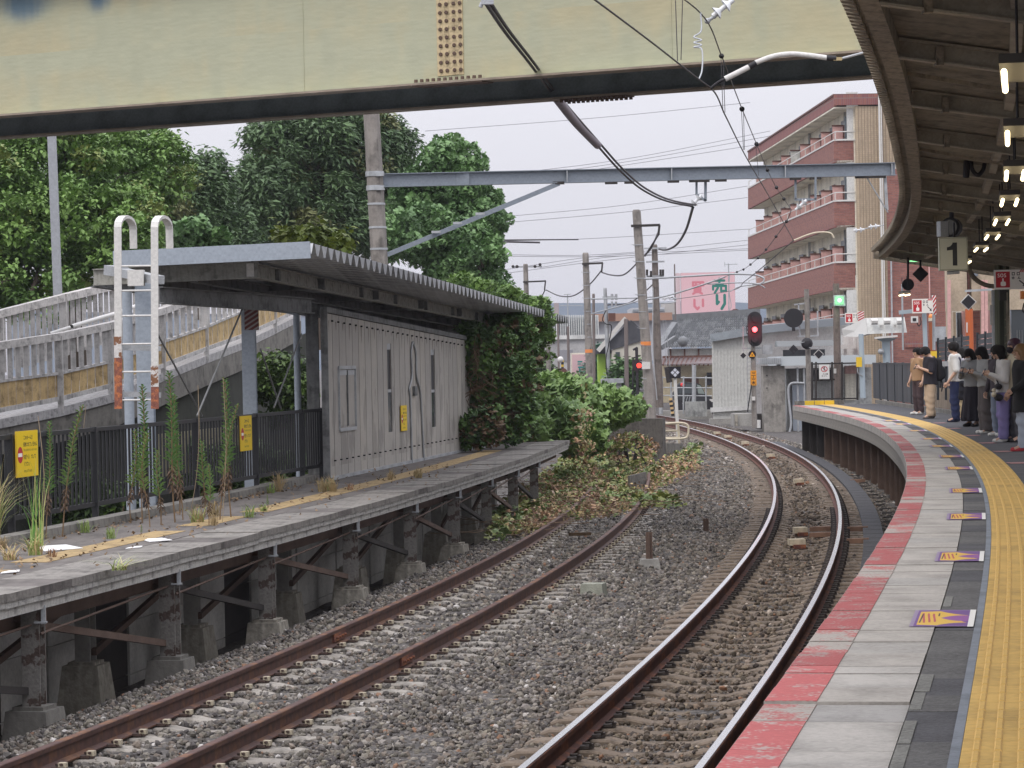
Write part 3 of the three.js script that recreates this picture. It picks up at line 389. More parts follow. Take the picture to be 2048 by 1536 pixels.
// ---------- left, disused platform ----------
const LZ0 = 16, LZ1 = 61.6;
{
  const t = struct(thing('disused_platform', 'abandoned weedy platform on steel posts with a stained concrete edge', 'platform'));
  const blk = (z0, z1, a, b, y0, y1) => [[off(LE, z0, a, y0), off(LE, z0, b, y0), off(LE, z1, b, y0), off(LE, z1, a, y0)], [off(LE, z0, a, y1), off(LE, z0, b, y1), off(LE, z1, b, y1), off(LE, z1, a, y1)]];
  for (let z = LZ0, i = 0; z < LZ1 - 0.1; z += 0.76, i++) { const e = Math.min(LZ1, z + 0.752), dy = YL + rr(-0.006, 0.006); B().hexa(...blk(z, e, -0.62, 0, dy - 0.065, dy)).build('edge_slab', i % 7 === 2 ? m_.oldDeck : m_.oldSlab, t); B().hexa(...blk(z, e, -0.1, -0.012, dy - 0.115, dy - 0.067)).build('kerb_block', m_.fascia, t); }
  B().sweep([[-0.2, -0.19], [-0.035, -0.19], [-0.035, -0.117], [-0.2, -0.117]], path(LE, 0, YL, LZ0, LZ1, 0.8)).build('edge_beam', m_.fascia, t);
  B().sweep([[-2.75, -0.12], [-0.622, -0.12], [-0.622, 0], [-2.75, 0]], path(LE, 0, YL, LZ0, LZ1, 0.8)).build('walkway', m_.oldDeck, t);
  for (let z = LZ0 + 0.5, i = 0; z < 55; z += 0.9, i++) { if (z > 24.4 && z < 25 || (z > 28 && z < 33 && i % 3 === 0)) continue; B().hexa(...blk(z, z + 0.895, -1.2, -0.86, YL + 0.001, YL + 0.005)).build('yellow_line', m_.yellowOld, t); }
  B().sweep([[-2.18, 0.001], [-2.02, 0.001], [-2.03, 0.09], [-2.17, 0.1]], path(LE, 0, YL, LZ0, 42, 0.9)).build('kerb', m_.concreteDark, t);
  const bents = [19.2, 23.1, 26.9, 30.6, 34.9, 39.0, 42.9, 46.6, 50.4, 54.2];
  bents.forEach((z, i) => {
    const dark = i < 3;
    for (const [o, back] of [[-0.16, 0], [-0.98, 1]]) {
      const p = off(LE, z, o, 0), top = back ? -1.22 : -1.17, ry = yawOf(LE, z), b = B();
      const H = 0.15; b.box(H, 0.8, 0.014, 0, top + 0.4, -0.08).box(H, 0.8, 0.014, 0, top + 0.4, 0.08).box(0.012, 0.8, 0.148, 0, top + 0.4, 0);
      const m = b.build('steel_post', back ? m_.concrete : m_.peel, t); m.position.set(p.x, 0, p.z); m.rotation.y = ry + (i % 2 ? 0.05 : -0.04);
      const f = new MB(), R = (s, y, s2) => [[-s, -s2], [s, -s2], [s, s2], [-s, s2]].map(([u, w]) => new THREE.Vector3(u, y, w)); f.hexa(R(0.27, -2.1, 0.3), R(0.17, top - 0.03, 0.2)).box(0.26, 0.03, 0.3, 0, top - 0.015, 0);
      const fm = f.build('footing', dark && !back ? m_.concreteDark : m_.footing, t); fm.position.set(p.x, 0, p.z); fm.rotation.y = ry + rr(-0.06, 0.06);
    }
    const a = off(LE, z, -2.2, -0.42), c = off(LE, z, -0.06, -0.42); B().bar(a, c, 0.1, 0.16).build('cross_beam', m_.brownSteel, t);
    B().box(0.1, 0.012, 0.06, 0, -0.5, 0).box(0.035, 0.15, 0.03, 0.02, -0.44, -0.02).build('bracket', m_.galv, t).position.copy(off(LE, z - 0.1, -0.06, 0));
    const n = bents[i + 1]; if (n) {
      B().bar(off(LE, z, -0.2, -0.52), off(LE, n, -0.2, -1.06), 0.05, 0.06).build('brace', i % 2 ? m_.brownSteel : m_.darkSteel, t);
      B().bar(off(LE, n, -0.9, -0.52), off(LE, z, -0.9, -1.14), 0.05, 0.06).build('brace', m_.brownSteel, t);
      B().rod(off(LE, z, -0.1, -0.6), off(LE, n, -0.15, -0.52), 0.012, 0.012, 6).build('tie_rod', m_.brownSteel, t);
    }
  });
  B().sweep([[-0.4, -0.36], [-0.3, -0.36], [-0.3, -0.19], [-0.4, -0.19]], path(LE, 0, YL, LZ0, LZ1, 1)).build('edge_girder', m_.brownSteel, t);
  // retaining wall behind the posts, of concrete panels
  const w = struct(thing('retaining_wall', 'concrete panel wall in the dark under the abandoned platform', 'retaining wall'));
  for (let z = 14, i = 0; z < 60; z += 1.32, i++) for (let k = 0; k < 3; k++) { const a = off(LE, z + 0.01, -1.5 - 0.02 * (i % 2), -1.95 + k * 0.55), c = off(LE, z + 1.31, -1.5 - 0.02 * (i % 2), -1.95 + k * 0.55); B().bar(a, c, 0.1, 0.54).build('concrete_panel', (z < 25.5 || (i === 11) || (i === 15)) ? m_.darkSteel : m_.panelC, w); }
  // litter
  const lit = M(L(0.72, 0.72, 0.72), { roughness: 0.7 });
  [[110, 1098, 0.62, 0.2, 'large torn white sheet lying beside the yellow line'], [311, 1082, 0.4, 0.12, 'torn white sheet lying right of the tall weeds'], [268, 1097, 0.3, 0.04, 'white strip of plastic between the two torn sheets'], [20, 1146, 0.3, 0.05, 'white strip of plastic at the far left of the platform']].forEach(([px, py, w2, l, lb]) => { const q = gnd(px, py, YL), s = new THREE.Shape(); s.moveTo(-w2 / 2, -l); s.lineTo(w2 * 0.1, -l * 1.6); s.lineTo(w2 / 2, l * 0.9); s.lineTo(w2 * 0.2, l * 1.6); s.lineTo(-w2 * 0.2, l * 0.6); const g = new THREE.ExtrudeGeometry(s, { depth: 0.006, bevelEnabled: false }); g.rotateX(-Math.PI / 2); const m = mesh('torn_sheet', boxUV(g), lit, scene, q.setY(YL + 0.008)); m.rotation.y = 0.9; m.rotation.z = 0.02; tag(m, lb, 'litter'); });
}
// ---------- black fence of the left platform ----------
const fencePt = (px, y) => { const t = px / 645, a = gnd(-60, 1092, YL), b = gnd(646, 957, YL); return a.lerp(b, (px + 60) / 706).setY(y); };
const fz = (px) => { const A = gnd(-60, 1092, YL), Bp = gnd(646, 957, YL); // depth along the line that meets column px
  const r = at(px, 800, 1); const k = r.x / -r.z; const t = (k * -A.z - A.x) / ((Bp.x - A.x) - k * (-Bp.z + A.z)); return A.clone().lerp(Bp, t); };
{
  const t = thing('black_fence', 'black steel railing along the back of the abandoned platform', 'fence');
  const A = fz(-60), E = fz(643), top = YL + 1.03, n = 106;
  B().bar(A.clone().setY(top), E.clone().setY(top), 0.05, 0.045).build('top_rail', m_.fence, t);
  B().bar(A.clone().setY(YL + 0.2), E.clone().setY(YL + 0.2), 0.035, 0.05).build('bottom_rail', m_.fence, t);
  const bg = B().box(0.024, 0.8, 0.022).geo(); for (let i = 0; i <= n; i++) { const m = mesh('baluster', bg, m_.fence, t, A.clone().lerp(E, i / n).setY(YL + 0.61)); m.rotation.y = 0.3; }
  for (const px of [-50, 18, 91, 186, 288, 390, 510, 602, 641]) B().box(0.07, 1.06, 0.07).build('post', m_.fence, t).position.copy(fz(px).setY(YL + 0.53));
}
const warn = canvasMat(420, 290, (c, w, h) => {
  c.fillStyle = '#e6c400'; c.fillRect(0, 0, w, h); c.fillStyle = '#b5182a'; c.beginPath(); c.arc(72, 150, 52, 0, 7); c.fill(); c.fillStyle = '#f2eee6'; c.fillRect(32, 138, 80, 24);
  c.strokeStyle = '#1c1a10'; write(c, 'このホームは', 140, 28, 30, 4); write(c, '使用されていません', 136, 72, 30, 4); c.fillStyle = '#1c1a10'; c.font = '22px sans-serif'; c.fillText('This platform is not in use', 136, 128); write(c, '線路へ入らないで', 136, 152, 30, 4); write(c, 'ください', 140, 196, 30, 4); c.font = '24px sans-serif'; c.fillText('Keep off tracks', 138, 262);
});
{
  const A = fz(0), E = fz(600), fd = E.clone().sub(A).setY(0).normalize(), fn = new THREE.Vector3(-fd.z, 0, fd.x);
  const mk = (px0, px1, y0, y1, lb) => { const a = fz((px0 + px1) / 2).addScaledVector(fn, 0.06), w = fz(px0).distanceTo(fz(px1)), d = -a.z, h = at(px0, y0, d).y - at(px0, y1, d).y; tag(plate('warning_sign', w, h, 0.008, warn, m_.signYellow, scene, a.setY((at(px0, y0, d).y + at(px0, y1, d).y) / 2), Math.atan2(fn.x, fn.z)), lb, 'sign'); };
  mk(18, 62, 862, 954, 'yellow no-entry warning sign hung on the left end of the black fence');
  mk(470, 493, 832, 902, 'yellow no-entry warning sign hung on the fence near the metal wall');
}
// ---------- shelter on the left platform ----------
const W0 = gnd(650, 962, YL), W1 = gnd(929, 902, YL);
{
  const t = thing('platform_shelter', 'derelict grey steel shelter with folded-plate roof and panelled wall', 'shelter');
  const wl = (s) => W0.clone().lerp(W1, s), topY = (s) => lerp(at(648, 626, -W0.z).y, at(929, 681, -W1.z).y, s), dir = W1.clone().sub(W0).setY(0).normalize(), nr = new THREE.Vector3(-dir.z, 0, dir.x); // nr: towards the track
  const sAt = (px) => { let a = 0, b = 1.6; for (let i = 0; i < 40; i++) { const m = (a + b) / 2, p = wl(m).setY(0.7).project(camera); ((p.x + 1) * 1024 < px) ? a = m : b = m; } return (a + b) / 2; };
  const s1 = sAt(770.5), s2 = sAt(778.5), s3 = sAt(858), s4 = sAt(865.5), end = 1.55, N = 26;
  for (let i = 0; i < N * end; i++) { // panels, each with a rib
    const a = i / N, c = (i + 1) / N, mid = (a + c) / 2, sl = mid > s1 && mid < s2 || mid > s3 && mid < s4;
    const put = (y0, y1, u0, u1, th, mt, nm) => { const A = wl(u0), C = wl(u1); return B().hexa([A.clone().setY(y0), A.clone().addScaledVector(nr, th).setY(y0), C.clone().addScaledVector(nr, th).setY(y0), C.clone().setY(y0)], [A.clone().setY(y1(u0)), A.clone().addScaledVector(nr, th).setY(y1(u0)), C.clone().addScaledVector(nr, th).setY(y1(u1)), C.clone().setY(y1(u1))]).build(nm, mt, t); };
    const g = 0.0012; let u0 = a + g, u1 = c - g;
    const cut = [[s1, s2], [s3, s4]].find(([p, q]) => p < c && q > a);
    if (cut) { for (const [p, q] of [[u0, Math.min(u1, cut[0])], [Math.max(u0, cut[1]), u1]]) if (q > p + 0.002) put(YL + 0.05, topY, p, q, 0.05, m_.wallPanel, 'wall_panel'); }
    else put(YL + 0.05, topY, u0, u1, 0.05, m_.wallPanel, 'wall_panel');
  }
  const wv2 = [[1, 1, 1], [0.93, 0.93, 0.94], [1.05, 1.04, 1.02]].map((c) => M(L(...c), { map: rep(T.wallpanel, 2.4), roughness: 0.7 })); t.children.filter((c) => c.name === 'wall_panel').forEach((c) => { c.material = pick(wv2); });
  { const A = wl(0), C = wl(end); B().bar(A.clone().setY(0.9), C.clone().setY(0.75), 0.03, 2.1).build('inner_lining', m_.shelterDark, t); B().hexa([A.clone().addScaledVector(nr, -0.02).setY(YL), A.clone().addScaledVector(nr, 0.07).setY(YL), C.clone().addScaledVector(nr, 0.07).setY(YL), C.clone().addScaledVector(nr, -0.02).setY(YL)], [A.clone().addScaledVector(nr, -0.02).setY(YL + 0.05), A.clone().addScaledVector(nr, 0.07).setY(YL + 0.05), C.clone().addScaledVector(nr, 0.07).setY(YL + 0.05), C.clone().addScaledVector(nr, -0.02).setY(YL + 0.05)]).build('sill', m_.galv, t);
    const drip = M(L(0.17, 0.14, 0.115), { map: rep(T.stain, 0.3) }); for (let i = 0; i < 24; i++) { const s = (i + 0.5) / 26 + rr(-0.004, 0.004), p = wl(s).addScaledVector(nr, 0.0508), l = rr(0.06, 0.3), w = rr(0.012, 0.035); B().poly([[-w, 0], [w, 0], [w * 0.5, -l * 0.6], [0, -l], [-w * 0.6, -l * 0.5]].map(([u, v]) => p.clone().addScaledVector(dir, u).setY(topY(s) - 0.1 + v)), nr.clone().multiplyScalar(0.0012)).build('rust_run', drip, t); }
    for (let i = 0; i < 30; i++) { const s = i / 29, p = wl(s).addScaledVector(nr, 0.055); B().box(0.05, 0.025, 0.03).build('bolt', m_.black, t).position.copy(p.clone().setY(topY(s) - 0.1)); if (i % 1 === 0) B().box(0.06, 0.02, 0.02).build('bolt', m_.black, t).position.copy(p.clone().setY(YL + 0.28)); }
    const a2 = wl(-0.01).addScaledVector(nr, 0.06); B().bar(a2.clone().setY(YL), a2.clone().setY(topY(0) + 0.05), 0.1, 0.1).build('corner_post', m_.shelterDark, t);
    B().bar(wl(0).addScaledVector(nr, 0.03).setY(topY(0) + 0.05), wl(end).addScaledVector(nr, 0.03).setY(topY(end) + 0.05), 0.1, 0.08).build('wall_head', m_.shelterDark, t);
  }
  for (const [a, c, yt, yb, px] of [[s1, s2, 687, 864, 774], [s3, s4, 699, 854, 862]]) { // slit windows: dark above, grey glass below
    const A = wl(a), C = wl(c), d = -wl((a + c) / 2).z, y1 = at(px, yt, d).y, y0 = at(px, yb, d).y, ym = lerp(y0, y1, 0.46), q = (n0, n1, o, mt, nm) => B().hexa(...[n0, n1].map((y) => [A.clone().addScaledVector(nr, o).setY(y), A.clone().addScaledVector(nr, o + 0.01).setY(y), C.clone().addScaledVector(nr, o + 0.01).setY(y), C.clone().addScaledVector(nr, o).setY(y)])).build(nm, mt, t);
    const w = q(y0, ym, 0.024, m_.glass, 'slit_window'); q(ym, y1 - 0.1, 0.018, m_.black, 'slit_opening'); q(y1 - 0.1, y1 + 0.0, 0.03, m_.galv, 'slit_cap'); q(y1, topY(a) - 0.002, 0.04, m_.wallPanel, 'wall_panel'); q(YL + 0.05, y0, 0.04, m_.wallPanel, 'wall_panel'); q(ym - 0.02, ym + 0.03, 0.03, m_.galv, 'transom');
  }
  { // blind window with two leaves
    const a = sAt(671), c = sAt(704), d = -wl((a + c) / 2).z, y1 = at(688, 735, d).y, y0 = at(688, 858, d).y, o = 0.052, P = (s, y, k = o) => wl(s).addScaledVector(nr, k).setY(y);
    const f = B().bar(P(a, y0), P(a, y1), 0.05, 0.05).bar(P(c, y0), P(c, y1), 0.05, 0.05).bar(P(a, y1), P(c, y1), 0.05, 0.05).bar(P(a, y0), P(c, y0), 0.05, 0.05).build('window_frame', m_.galv, t);
    const m = (a + c) / 2; B().bar(P(m, y0 + 0.05, o + 0.01), P(m, y1 - 0.05, o + 0.01), 0.03, 0.05).build('mullion', m_.shelterDark, f);
    for (const [u, v] of [[a + 0.006, m - 0.004], [m + 0.004, c - 0.006]]) B().hexa(...[y0 + 0.06, y1 - 0.12].map((y) => [P(u, y, 0.05), P(u, y, 0.058), P(v, y, 0.058), P(v, y, 0.05)])).build('leaf', m_.wallPanel, f), B().hexa(...[y1 - 0.115, y1 - 0.04].map((y) => [P(u, y, 0.05), P(u, y, 0.068), P(v, y, 0.068), P(v, y, 0.05)])).build('leaf_cap', m_.galv, f);
  }
  { // two conduits rising to a point, and the box between them
    const X = (px) => wl(sAt(px)).addScaledVector(nr, 0.07), Y = (px, py) => at(px, py, -X(px).z).y, p = (px, py) => X(px).setY(Y(px, py));
    B().tube([p(814, 927), p(812.5, 790), p(811, 780), p(817, 752), p(816.5, 705), p(820, 684)], 0.018, 6, 60).build('conduit', m_.galv, t); B().tube([p(838, 922), p(834, 790), p(833, 780), p(826.5, 752), p(826, 705), p(820.5, 684)], 0.018, 6, 60).build('conduit', m_.galv, t);
    const bx = p(822, 782); B().box(0.2, 0.16, 0.06, 0, 0, 0, 1.4).build('junction_box', m_.shelterDark, t).position.copy(bx);
  }
  { const s = sAt(799), P = wl(s).addScaledVector(nr, 0.07), d = -P.z, y0 = at(799, 862, d).y, y1 = at(799, 811, d).y; const m = plate('warning_sign', 0.56, y1 - y0, 0.008, warn, m_.signYellow, scene, P.setY((y0 + y1) / 2), Math.atan2(nr.x, nr.z)); tag(m, 'small yellow warning sign fixed to the shelter wall beside the conduits', 'sign'); }
  // roof
  const A = at(228, 519, 36.6), C = at(621, 500, 36.1), D = at(1136, 642, 64), back = A.clone().sub(C), run = D.clone().sub(C);
  { const nT = 64, P = [], R = []; for (let i = 0; i < nT; i++) for (const [f, h] of [[0, 0], [0.14, 0], [0.42, 0.14], [0.58, 0.14], [0.86, 0], [1, 0]]) if (!(i && f === 0)) R.push([(i + f) / nT, h]);
    const pt = (s, h, b) => C.clone().addScaledVector(run, s).addScaledVector(back, b).add(new THREE.Vector3(0, h - 0.05, 0));
    for (let i = 0; i < R.length - 1; i++) { const [a, h] = R[i], [c, k] = R[i + 1], o = 0.006; P.push(pt(a, h, 0), pt(c, k, 0), pt(c, k, 1), pt(a, h, 0), pt(c, k, 1), pt(a, h, 1)); P.push(pt(a, h + o, 0), pt(c, k + o, 1), pt(c, k + o, 0), pt(a, h + o, 0), pt(a, h + o, 1), pt(c, k + o, 1)); }
    new MB().tri(P).build('folded_roof', M(L(0.42, 0.435, 0.45), { map: rep(T.stain, 1.6), roughness: 0.55, metalness: 0.2 }), t);
    // closing strips seen as the pale teeth of the edge
    const lip = B(); for (let i = 0; i < nT; i++) { const q = (f, h) => C.clone().addScaledVector(run, (i + f) / nT).add(new THREE.Vector3(0, h - 0.05, 0)); const n2 = back.clone().normalize().multiplyScalar(0.004); lip.poly([q(0.6, 0.142), q(1.4, 0.142), q(1.12, -0.004), q(0.88, -0.004)], n2); } lip.build('edge_teeth', m_.galv, t);
  }
  B().bar(A.clone().add(new THREE.Vector3(0, 0.0, 0.05)), C.clone().add(new THREE.Vector3(0, 0.0, 0.05)), 0.03, 0.21).build('end_fascia', m_.shelterGrey, t);
  const I = (a, c, h, w, nm, mt, p = t) => { const u = UPV.clone().multiplyScalar(h / 2); return B().bar(a.clone().add(u), c.clone().add(u), w, 0.014).bar(a.clone().sub(u), c.clone().sub(u), w, 0.014).bar(a, c, 0.012, h - 0.014).build(nm, mt, p); };
  const f0 = at(501, 540, 37), f1 = at(1010, 645, 60), f2 = f0.clone().lerp(f1, 1.14), fb = I(f0, f2, 0.17, 0.1, 'front_beam', m_.beamPaint);
  B().box(0.1, 0.17, 0.01).build('beam_end', m_.whitePaint, fb, 'rust-streaked pale end plate').position.copy(f0.clone().add(new THREE.Vector3(0, 0, 0.01)));
  for (let i = 0; i < 9; i++) { const p = f0.clone().lerp(f2, (i + 0.5) / 9); B().box(0.11, 0.15, 0.12, 0, 0, 0, -0.1).build('gusset', m_.shelterDark, fb).position.copy(p); for (const k of [-0.035, 0.03]) B().box(0.06, 0.035, 0.05).build('bolt', m_.black, fb).position.copy(p.clone().add(new THREE.Vector3(0.06, k, -1.0))); }
  const bx = back.clone().normalize();
  for (let i = 0; i < 7; i++) { // cross beams
    const p = f0.clone().lerp(f2, i / 6.3), h = i ? 0.13 : 0.2; I(p.clone().addScaledVector(bx, -0.1), p.clone().addScaledVector(bx, 2.1 - i * 0.14), h, 0.1, 'cross_beam', i ? m_.shelterDark : m_.beamPaint);
  }
  for (const [o, h] of [[0.75, 0.12], [1.35, 0.22], [2.1, 0.12]]) I(f0.clone().addScaledVector(bx, o).add(new THREE.Vector3(0, -0.06, 0)), f2.clone().addScaledVector(bx, o * 0.75).add(new THREE.Vector3(0, -0.06, 0)), h, 0.1, 'roof_beam', m_.shelterDark);
  { const a = at(318, 590, 36.6), c = at(622, 612, 41); I(a, c, 0.2, 0.12, 'main_beam', m_.shelterDark); }
  // columns and bracing
  const col = (px, py, pyTop, w, nm, mt, lb) => { const q = gnd(px, py, YL), y = at(px, pyTop, -q.z).y; const b = new MB(); b.box(w, y - YL, 0.012, 0, (y + YL) / 2, 0.09).box(w, y - YL, 0.012, 0, (y + YL) / 2, -0.09).box(0.012, y - YL, 0.17, w * 0.3, (y + YL) / 2, 0); const m = b.build(nm, mt, t, lb); m.position.set(q.x, 0, q.z); return m; };
  col(297, 1014, 556, 0.2, 'column', m_.shelterGrey); col(504, 974, 606, 0.19, 'column', m_.shelterGrey); col(630, 949, 596, 0.19, 'column', m_.shelterDark);
  { const q = gnd(504, 974, YL), d = -q.z - 0.1, y1 = at(504, 605, d).y, y0 = at(504, 660, d).y; const str = canvasMat(128, 256, (c, w, h) => { c.fillStyle = '#8f8a86'; c.fillRect(0, 0, w, h); c.strokeStyle = '#5e1f1b'; c.lineWidth = 22; for (let k = -4; k < 8; k++) { c.beginPath(); c.moveTo(-20, h - k * 46); c.lineTo(w + 20, h - k * 46 - 110); c.stroke(); } }); const m = plate('striped_band', 0.2, y1 - y0, 0.012, str, m_.brownSteel, t, new THREE.Vector3(at(503, 630, d).x, (y0 + y1) / 2, -d)); }
  const pipe = (px, py, pyTop, r, bend) => { const q = gnd(px, py, YL), y = at(px, pyTop, -q.z).y; const p = [q.clone().setY(YL), q.clone().setY(y - 0.12)]; if (bend) p.push(q.clone().setY(y - 0.03), q.clone().add(new THREE.Vector3(-0.08, y - q.y, 0)), q.clone().add(new THREE.Vector3(-0.3, y - q.y + 0.05, 0))); return B().tube(p, r, 10, 24).build('downpipe', m_.shelterGrey, t); };
  pipe(263, 1020, 560, 0.06, false); pipe(599, 953, 622, 0.052, true);
  const rod = (a, c, d0, d1) => B().rod(at(...a, d0), at(...c, d1), 0.012, 0.012, 6).build('brace_rod', m_.shelterDark, t);
  rod([313, 664], [404, 832], 34, 38); rod([487, 612], [394, 832], 39, 35); rod([521, 698], [562, 818], 39, 41); rod([603, 668], [548, 815], 41, 39);
  B().box(0.19, 0.19, 0.14).build('junction_box', m_.whitePaint, t).position.copy(at(272.5, 556, 34.6));
  B().bar(at(218, 540, 35.6), at(246, 544, 35.4), 0.16, 0.12).bar(at(236, 543, 35.6), at(318, 560, 34.4), 0.14, 0.1).build('gutter', m_.galv, t);
  // ladder
  const ld = thing('roof_ladder', 'pale grey steel roof ladder with looped tops at the shelter end', 'ladder'), dz = 33.0;
  for (const x of [236.5, 310]) { const r = B(), b = at(x + (x > 300 ? 0 : 0.5), 816, dz), tp = at(x - 1, 455, dz), R = 0.075; const pts = [b, tp]; for (let k = 1; k <= 8; k++) { const a = k / 8 * Math.PI; pts.push(tp.clone().add(new THREE.Vector3((1 - Math.cos(a)) * 0.055, Math.sin(a) * 0.13, -(1 - Math.cos(a)) * 0.25))); } pts.push(pts[pts.length - 1].clone().add(new THREE.Vector3(0, -0.22, 0)));
    for (let k = 0; k < pts.length - 1; k++) { const d = pts[k + 1].clone().sub(pts[k]).normalize(), up = new THREE.Vector3(1, 0, 0); r.bar(pts[k].clone().addScaledVector(d, -0.004), pts[k + 1].clone().addScaledVector(d, 0.004), 0.035, 0.082, up); } r.build('stringer', m_.whitePaint, ld);
    const u = B(), y0 = at(x, x < 300 ? 712 : 770, dz); u.bar(b.clone().add(new THREE.Vector3(0, -0.01, 0.004)), y0, 0.039, 0.086, new THREE.Vector3(1, 0, 0)); u.build('rusted_foot', M(L(1.7, 1.6, 1.5), { map: rep(T.rustmap, 0.35) }), ld, 'rusty lower end'); B().bar(y0.clone().add(new THREE.Vector3(0, -0.02, 0.004)), y0.clone().add(new THREE.Vector3(0, 0.22, 0.004)), 0.0385, 0.0855, new THREE.Vector3(1, 0, 0)).build('flaking_paint', M(0xffffff, { map: rep(T.rustpeel, 0.3) }), ld, 'flaking paint above the rust'); }
  for (const y of [532.5, 581.7, 632, 688.5, 744, 800.5]) B().rod(at(238, y, dz), at(308, y - 1, dz), 0.011, 0.011, 8).build('rung', m_.whitePaint, ld);
  for (const y of [695, 788]) B().bar(at(240, y, dz + 0.1), at(322, y + 2, dz + 0.2), 0.05, 0.06).build('wall_bracket', m_.galv, ld);
}
// ---------- canopy of the right platform ----------
const CE = (o, z, y = 0) => off(EDGE, z, o + 0.15 * ss(33, 15, z), 3.6 - 0.17 * o + y);
{
  const t = thing('platform_canopy', 'dark rusty canopy roof sloping down over the right platform', 'canopy');
  const zs = []; for (let z = 4; z <= 59; z += 0.9) zs.push(z);
  const sheet = (o0, o1, y0, y1) => { const b = new MB(); for (let i = 0; i < zs.length - 1; i++) { const a = zs[i], c = zs[i + 1]; b.hexa([CE(o0, a, y0), CE(o1, a, y0), CE(o1, c, y0), CE(o0, c, y0)], [CE(o0, a, y1), CE(o1, a, y1), CE(o1, c, y1), CE(o0, c, y1)]); } return b; };
  sheet(0, 4.6, 0, 0.03).build('roof_sheet', m_.canopy, t);
  const teeth = B(); for (let z = 12; z < 59; z += 0.2) teeth.hexa([CE(-0.03, z, -0.035), CE(0.05, z, -0.035), CE(0.05, z + 0.12, -0.035), CE(-0.03, z + 0.12, -0.035)], [CE(-0.03, z, 0.05), CE(0.05, z, 0.05), CE(0.05, z + 0.12, 0.05), CE(-0.03, z + 0.12, 0.05)]);
  teeth.build('corrugated_edge', m_.canopyBeam, t);
  sheet(0.12, 0.24, -0.13, -0.002).build('edge_beam', m_.canopyBeam, t);
  for (const z of [9.5, 12.6, 16.0, 18.9, 22.6, 26.4, 30.4, 34.3, 38.2, 42.0, 45.9, 49.8, 53.7, 57.6]) { // rafters
    const b = B(), P = (o, y) => CE(o, z, y); b.bar(P(0.25, -0.14), P(4.5, -0.14), 0.1, 0.014).bar(P(0.25, -0.02), P(4.5, -0.02), 0.1, 0.014).bar(P(0.25, -0.08), P(4.5, -0.08), 0.01, 0.12); b.build('rafter', m_.canopyRib, t);
    const e = P(0.5, -0.1); B().box(0.05, 0.12, 0.12).build('bracket', m_.canopyBeam, t).position.copy(e);
  }
  for (const o of [0.95, 1.7, 2.6, 3.6]) { const b = sheet(o, o + 0.07, -0.08, -0.002); b.build('purlin', m_.canopyRib, t); }
  for (let z = 20.8, i = 0; z < 58; z += 7.7, i++) B().bar(CE(0.25, z, -0.06), CE(4, z, -0.2), 0.03, 0.03).build('tie_bar', m_.canopyBeam, t);
  // end wall strip
  B().hexa([CE(0.02, 59, -0.16), CE(4.6, 59, -0.16), CE(4.6, 59.06, -0.16), CE(0.02, 59.06, -0.16)], [CE(0.02, 59, 0.05), CE(4.6, 59, 0.05), CE(4.6, 59.06, 0.05), CE(0.02, 59.06, 0.05)]).build('end_board', m_.canopyBeam, t);
  for (const z of [30.5]) { // columns of paired channels with curved knee braces
    const p = off(EDGE, z, 1.62, 0), g = M(L(0.06, 0.065, 0.045), { map: rep(T.mottle, 0.8) }); const y = 3.25; const b = new MB(); for (const s of [-1, 1]) b.box(0.02, y, 0.16, s * 0.1, y / 2, 0).box(0.06, y, 0.014, s * 0.075, y / 2, 0.08).box(0.06, y, 0.014, s * 0.075, y / 2, -0.08); for (let k = 0.3; k < y; k += 0.35) b.box(0.2, 0.05, 0.01, 0, k, 0.09);
    const m = b.build('column', g, t); m.position.copy(p); m.rotation.y = yawOf(EDGE, z);
    
  }
  // twin tube lamps
  const tubeM = M(0xfff2cc, { emissive: new THREE.Color(1, 0.82, 0.48), emissiveIntensity: 4 }), hous = M(L(0.06, 0.055, 0.05));
  const place = (z, o, y, lb, grp) => {
    const l = thing('tube_lamp', lb, 'lamp', [0, 0, 0], grp), a = off(EDGE, z - 0.55, o, y), c = off(EDGE, z + 0.55, o, y), r = new THREE.Vector3(1, 0, 0);
    B().bar(a.clone().add(new THREE.Vector3(0, 0.07, 0)), c.clone().add(new THREE.Vector3(0, 0.07, 0)), 0.19, 0.05).build('housing', hous, l);
    for (const s of [-0.07, 0.07]) B().rod(a.clone().addScaledVector(r, s), c.clone().addScaledVector(r, s), 0.017, 0.017, 8).build('tube', tubeM, l);
    for (const e of [a, c]) B().rod(e.clone().add(new THREE.Vector3(0, 0.1, 0)), e.clone().setY(CE(o, z).y), 0.008, 0.008, 5).build('hanger', m_.black, l);
    const R = new THREE.RectAreaLight(new THREE.Color(1, 0.86, 0.6), 2.2, 0.2, 1.1); R.position.copy(a).lerp(c, 0.5).add(new THREE.Vector3(0, -0.03, 0)); R.lookAt(R.position.clone().add(new THREE.Vector3(0, -1, 0))); l.add(R);
  };
  [47.2, 41.4, 37, 32.8, 28.5, 24.2, 20, 15.8].forEach((z, i) => place(z, 1.13, 2.95, `${ORD[i]} glowing twin tube lamp counted from the far end of the row`, 'tube lamps under the canopy'));
  place(70, 1.5, 2.9, 'far twin tube lamp glowing alone before the red brick wall');
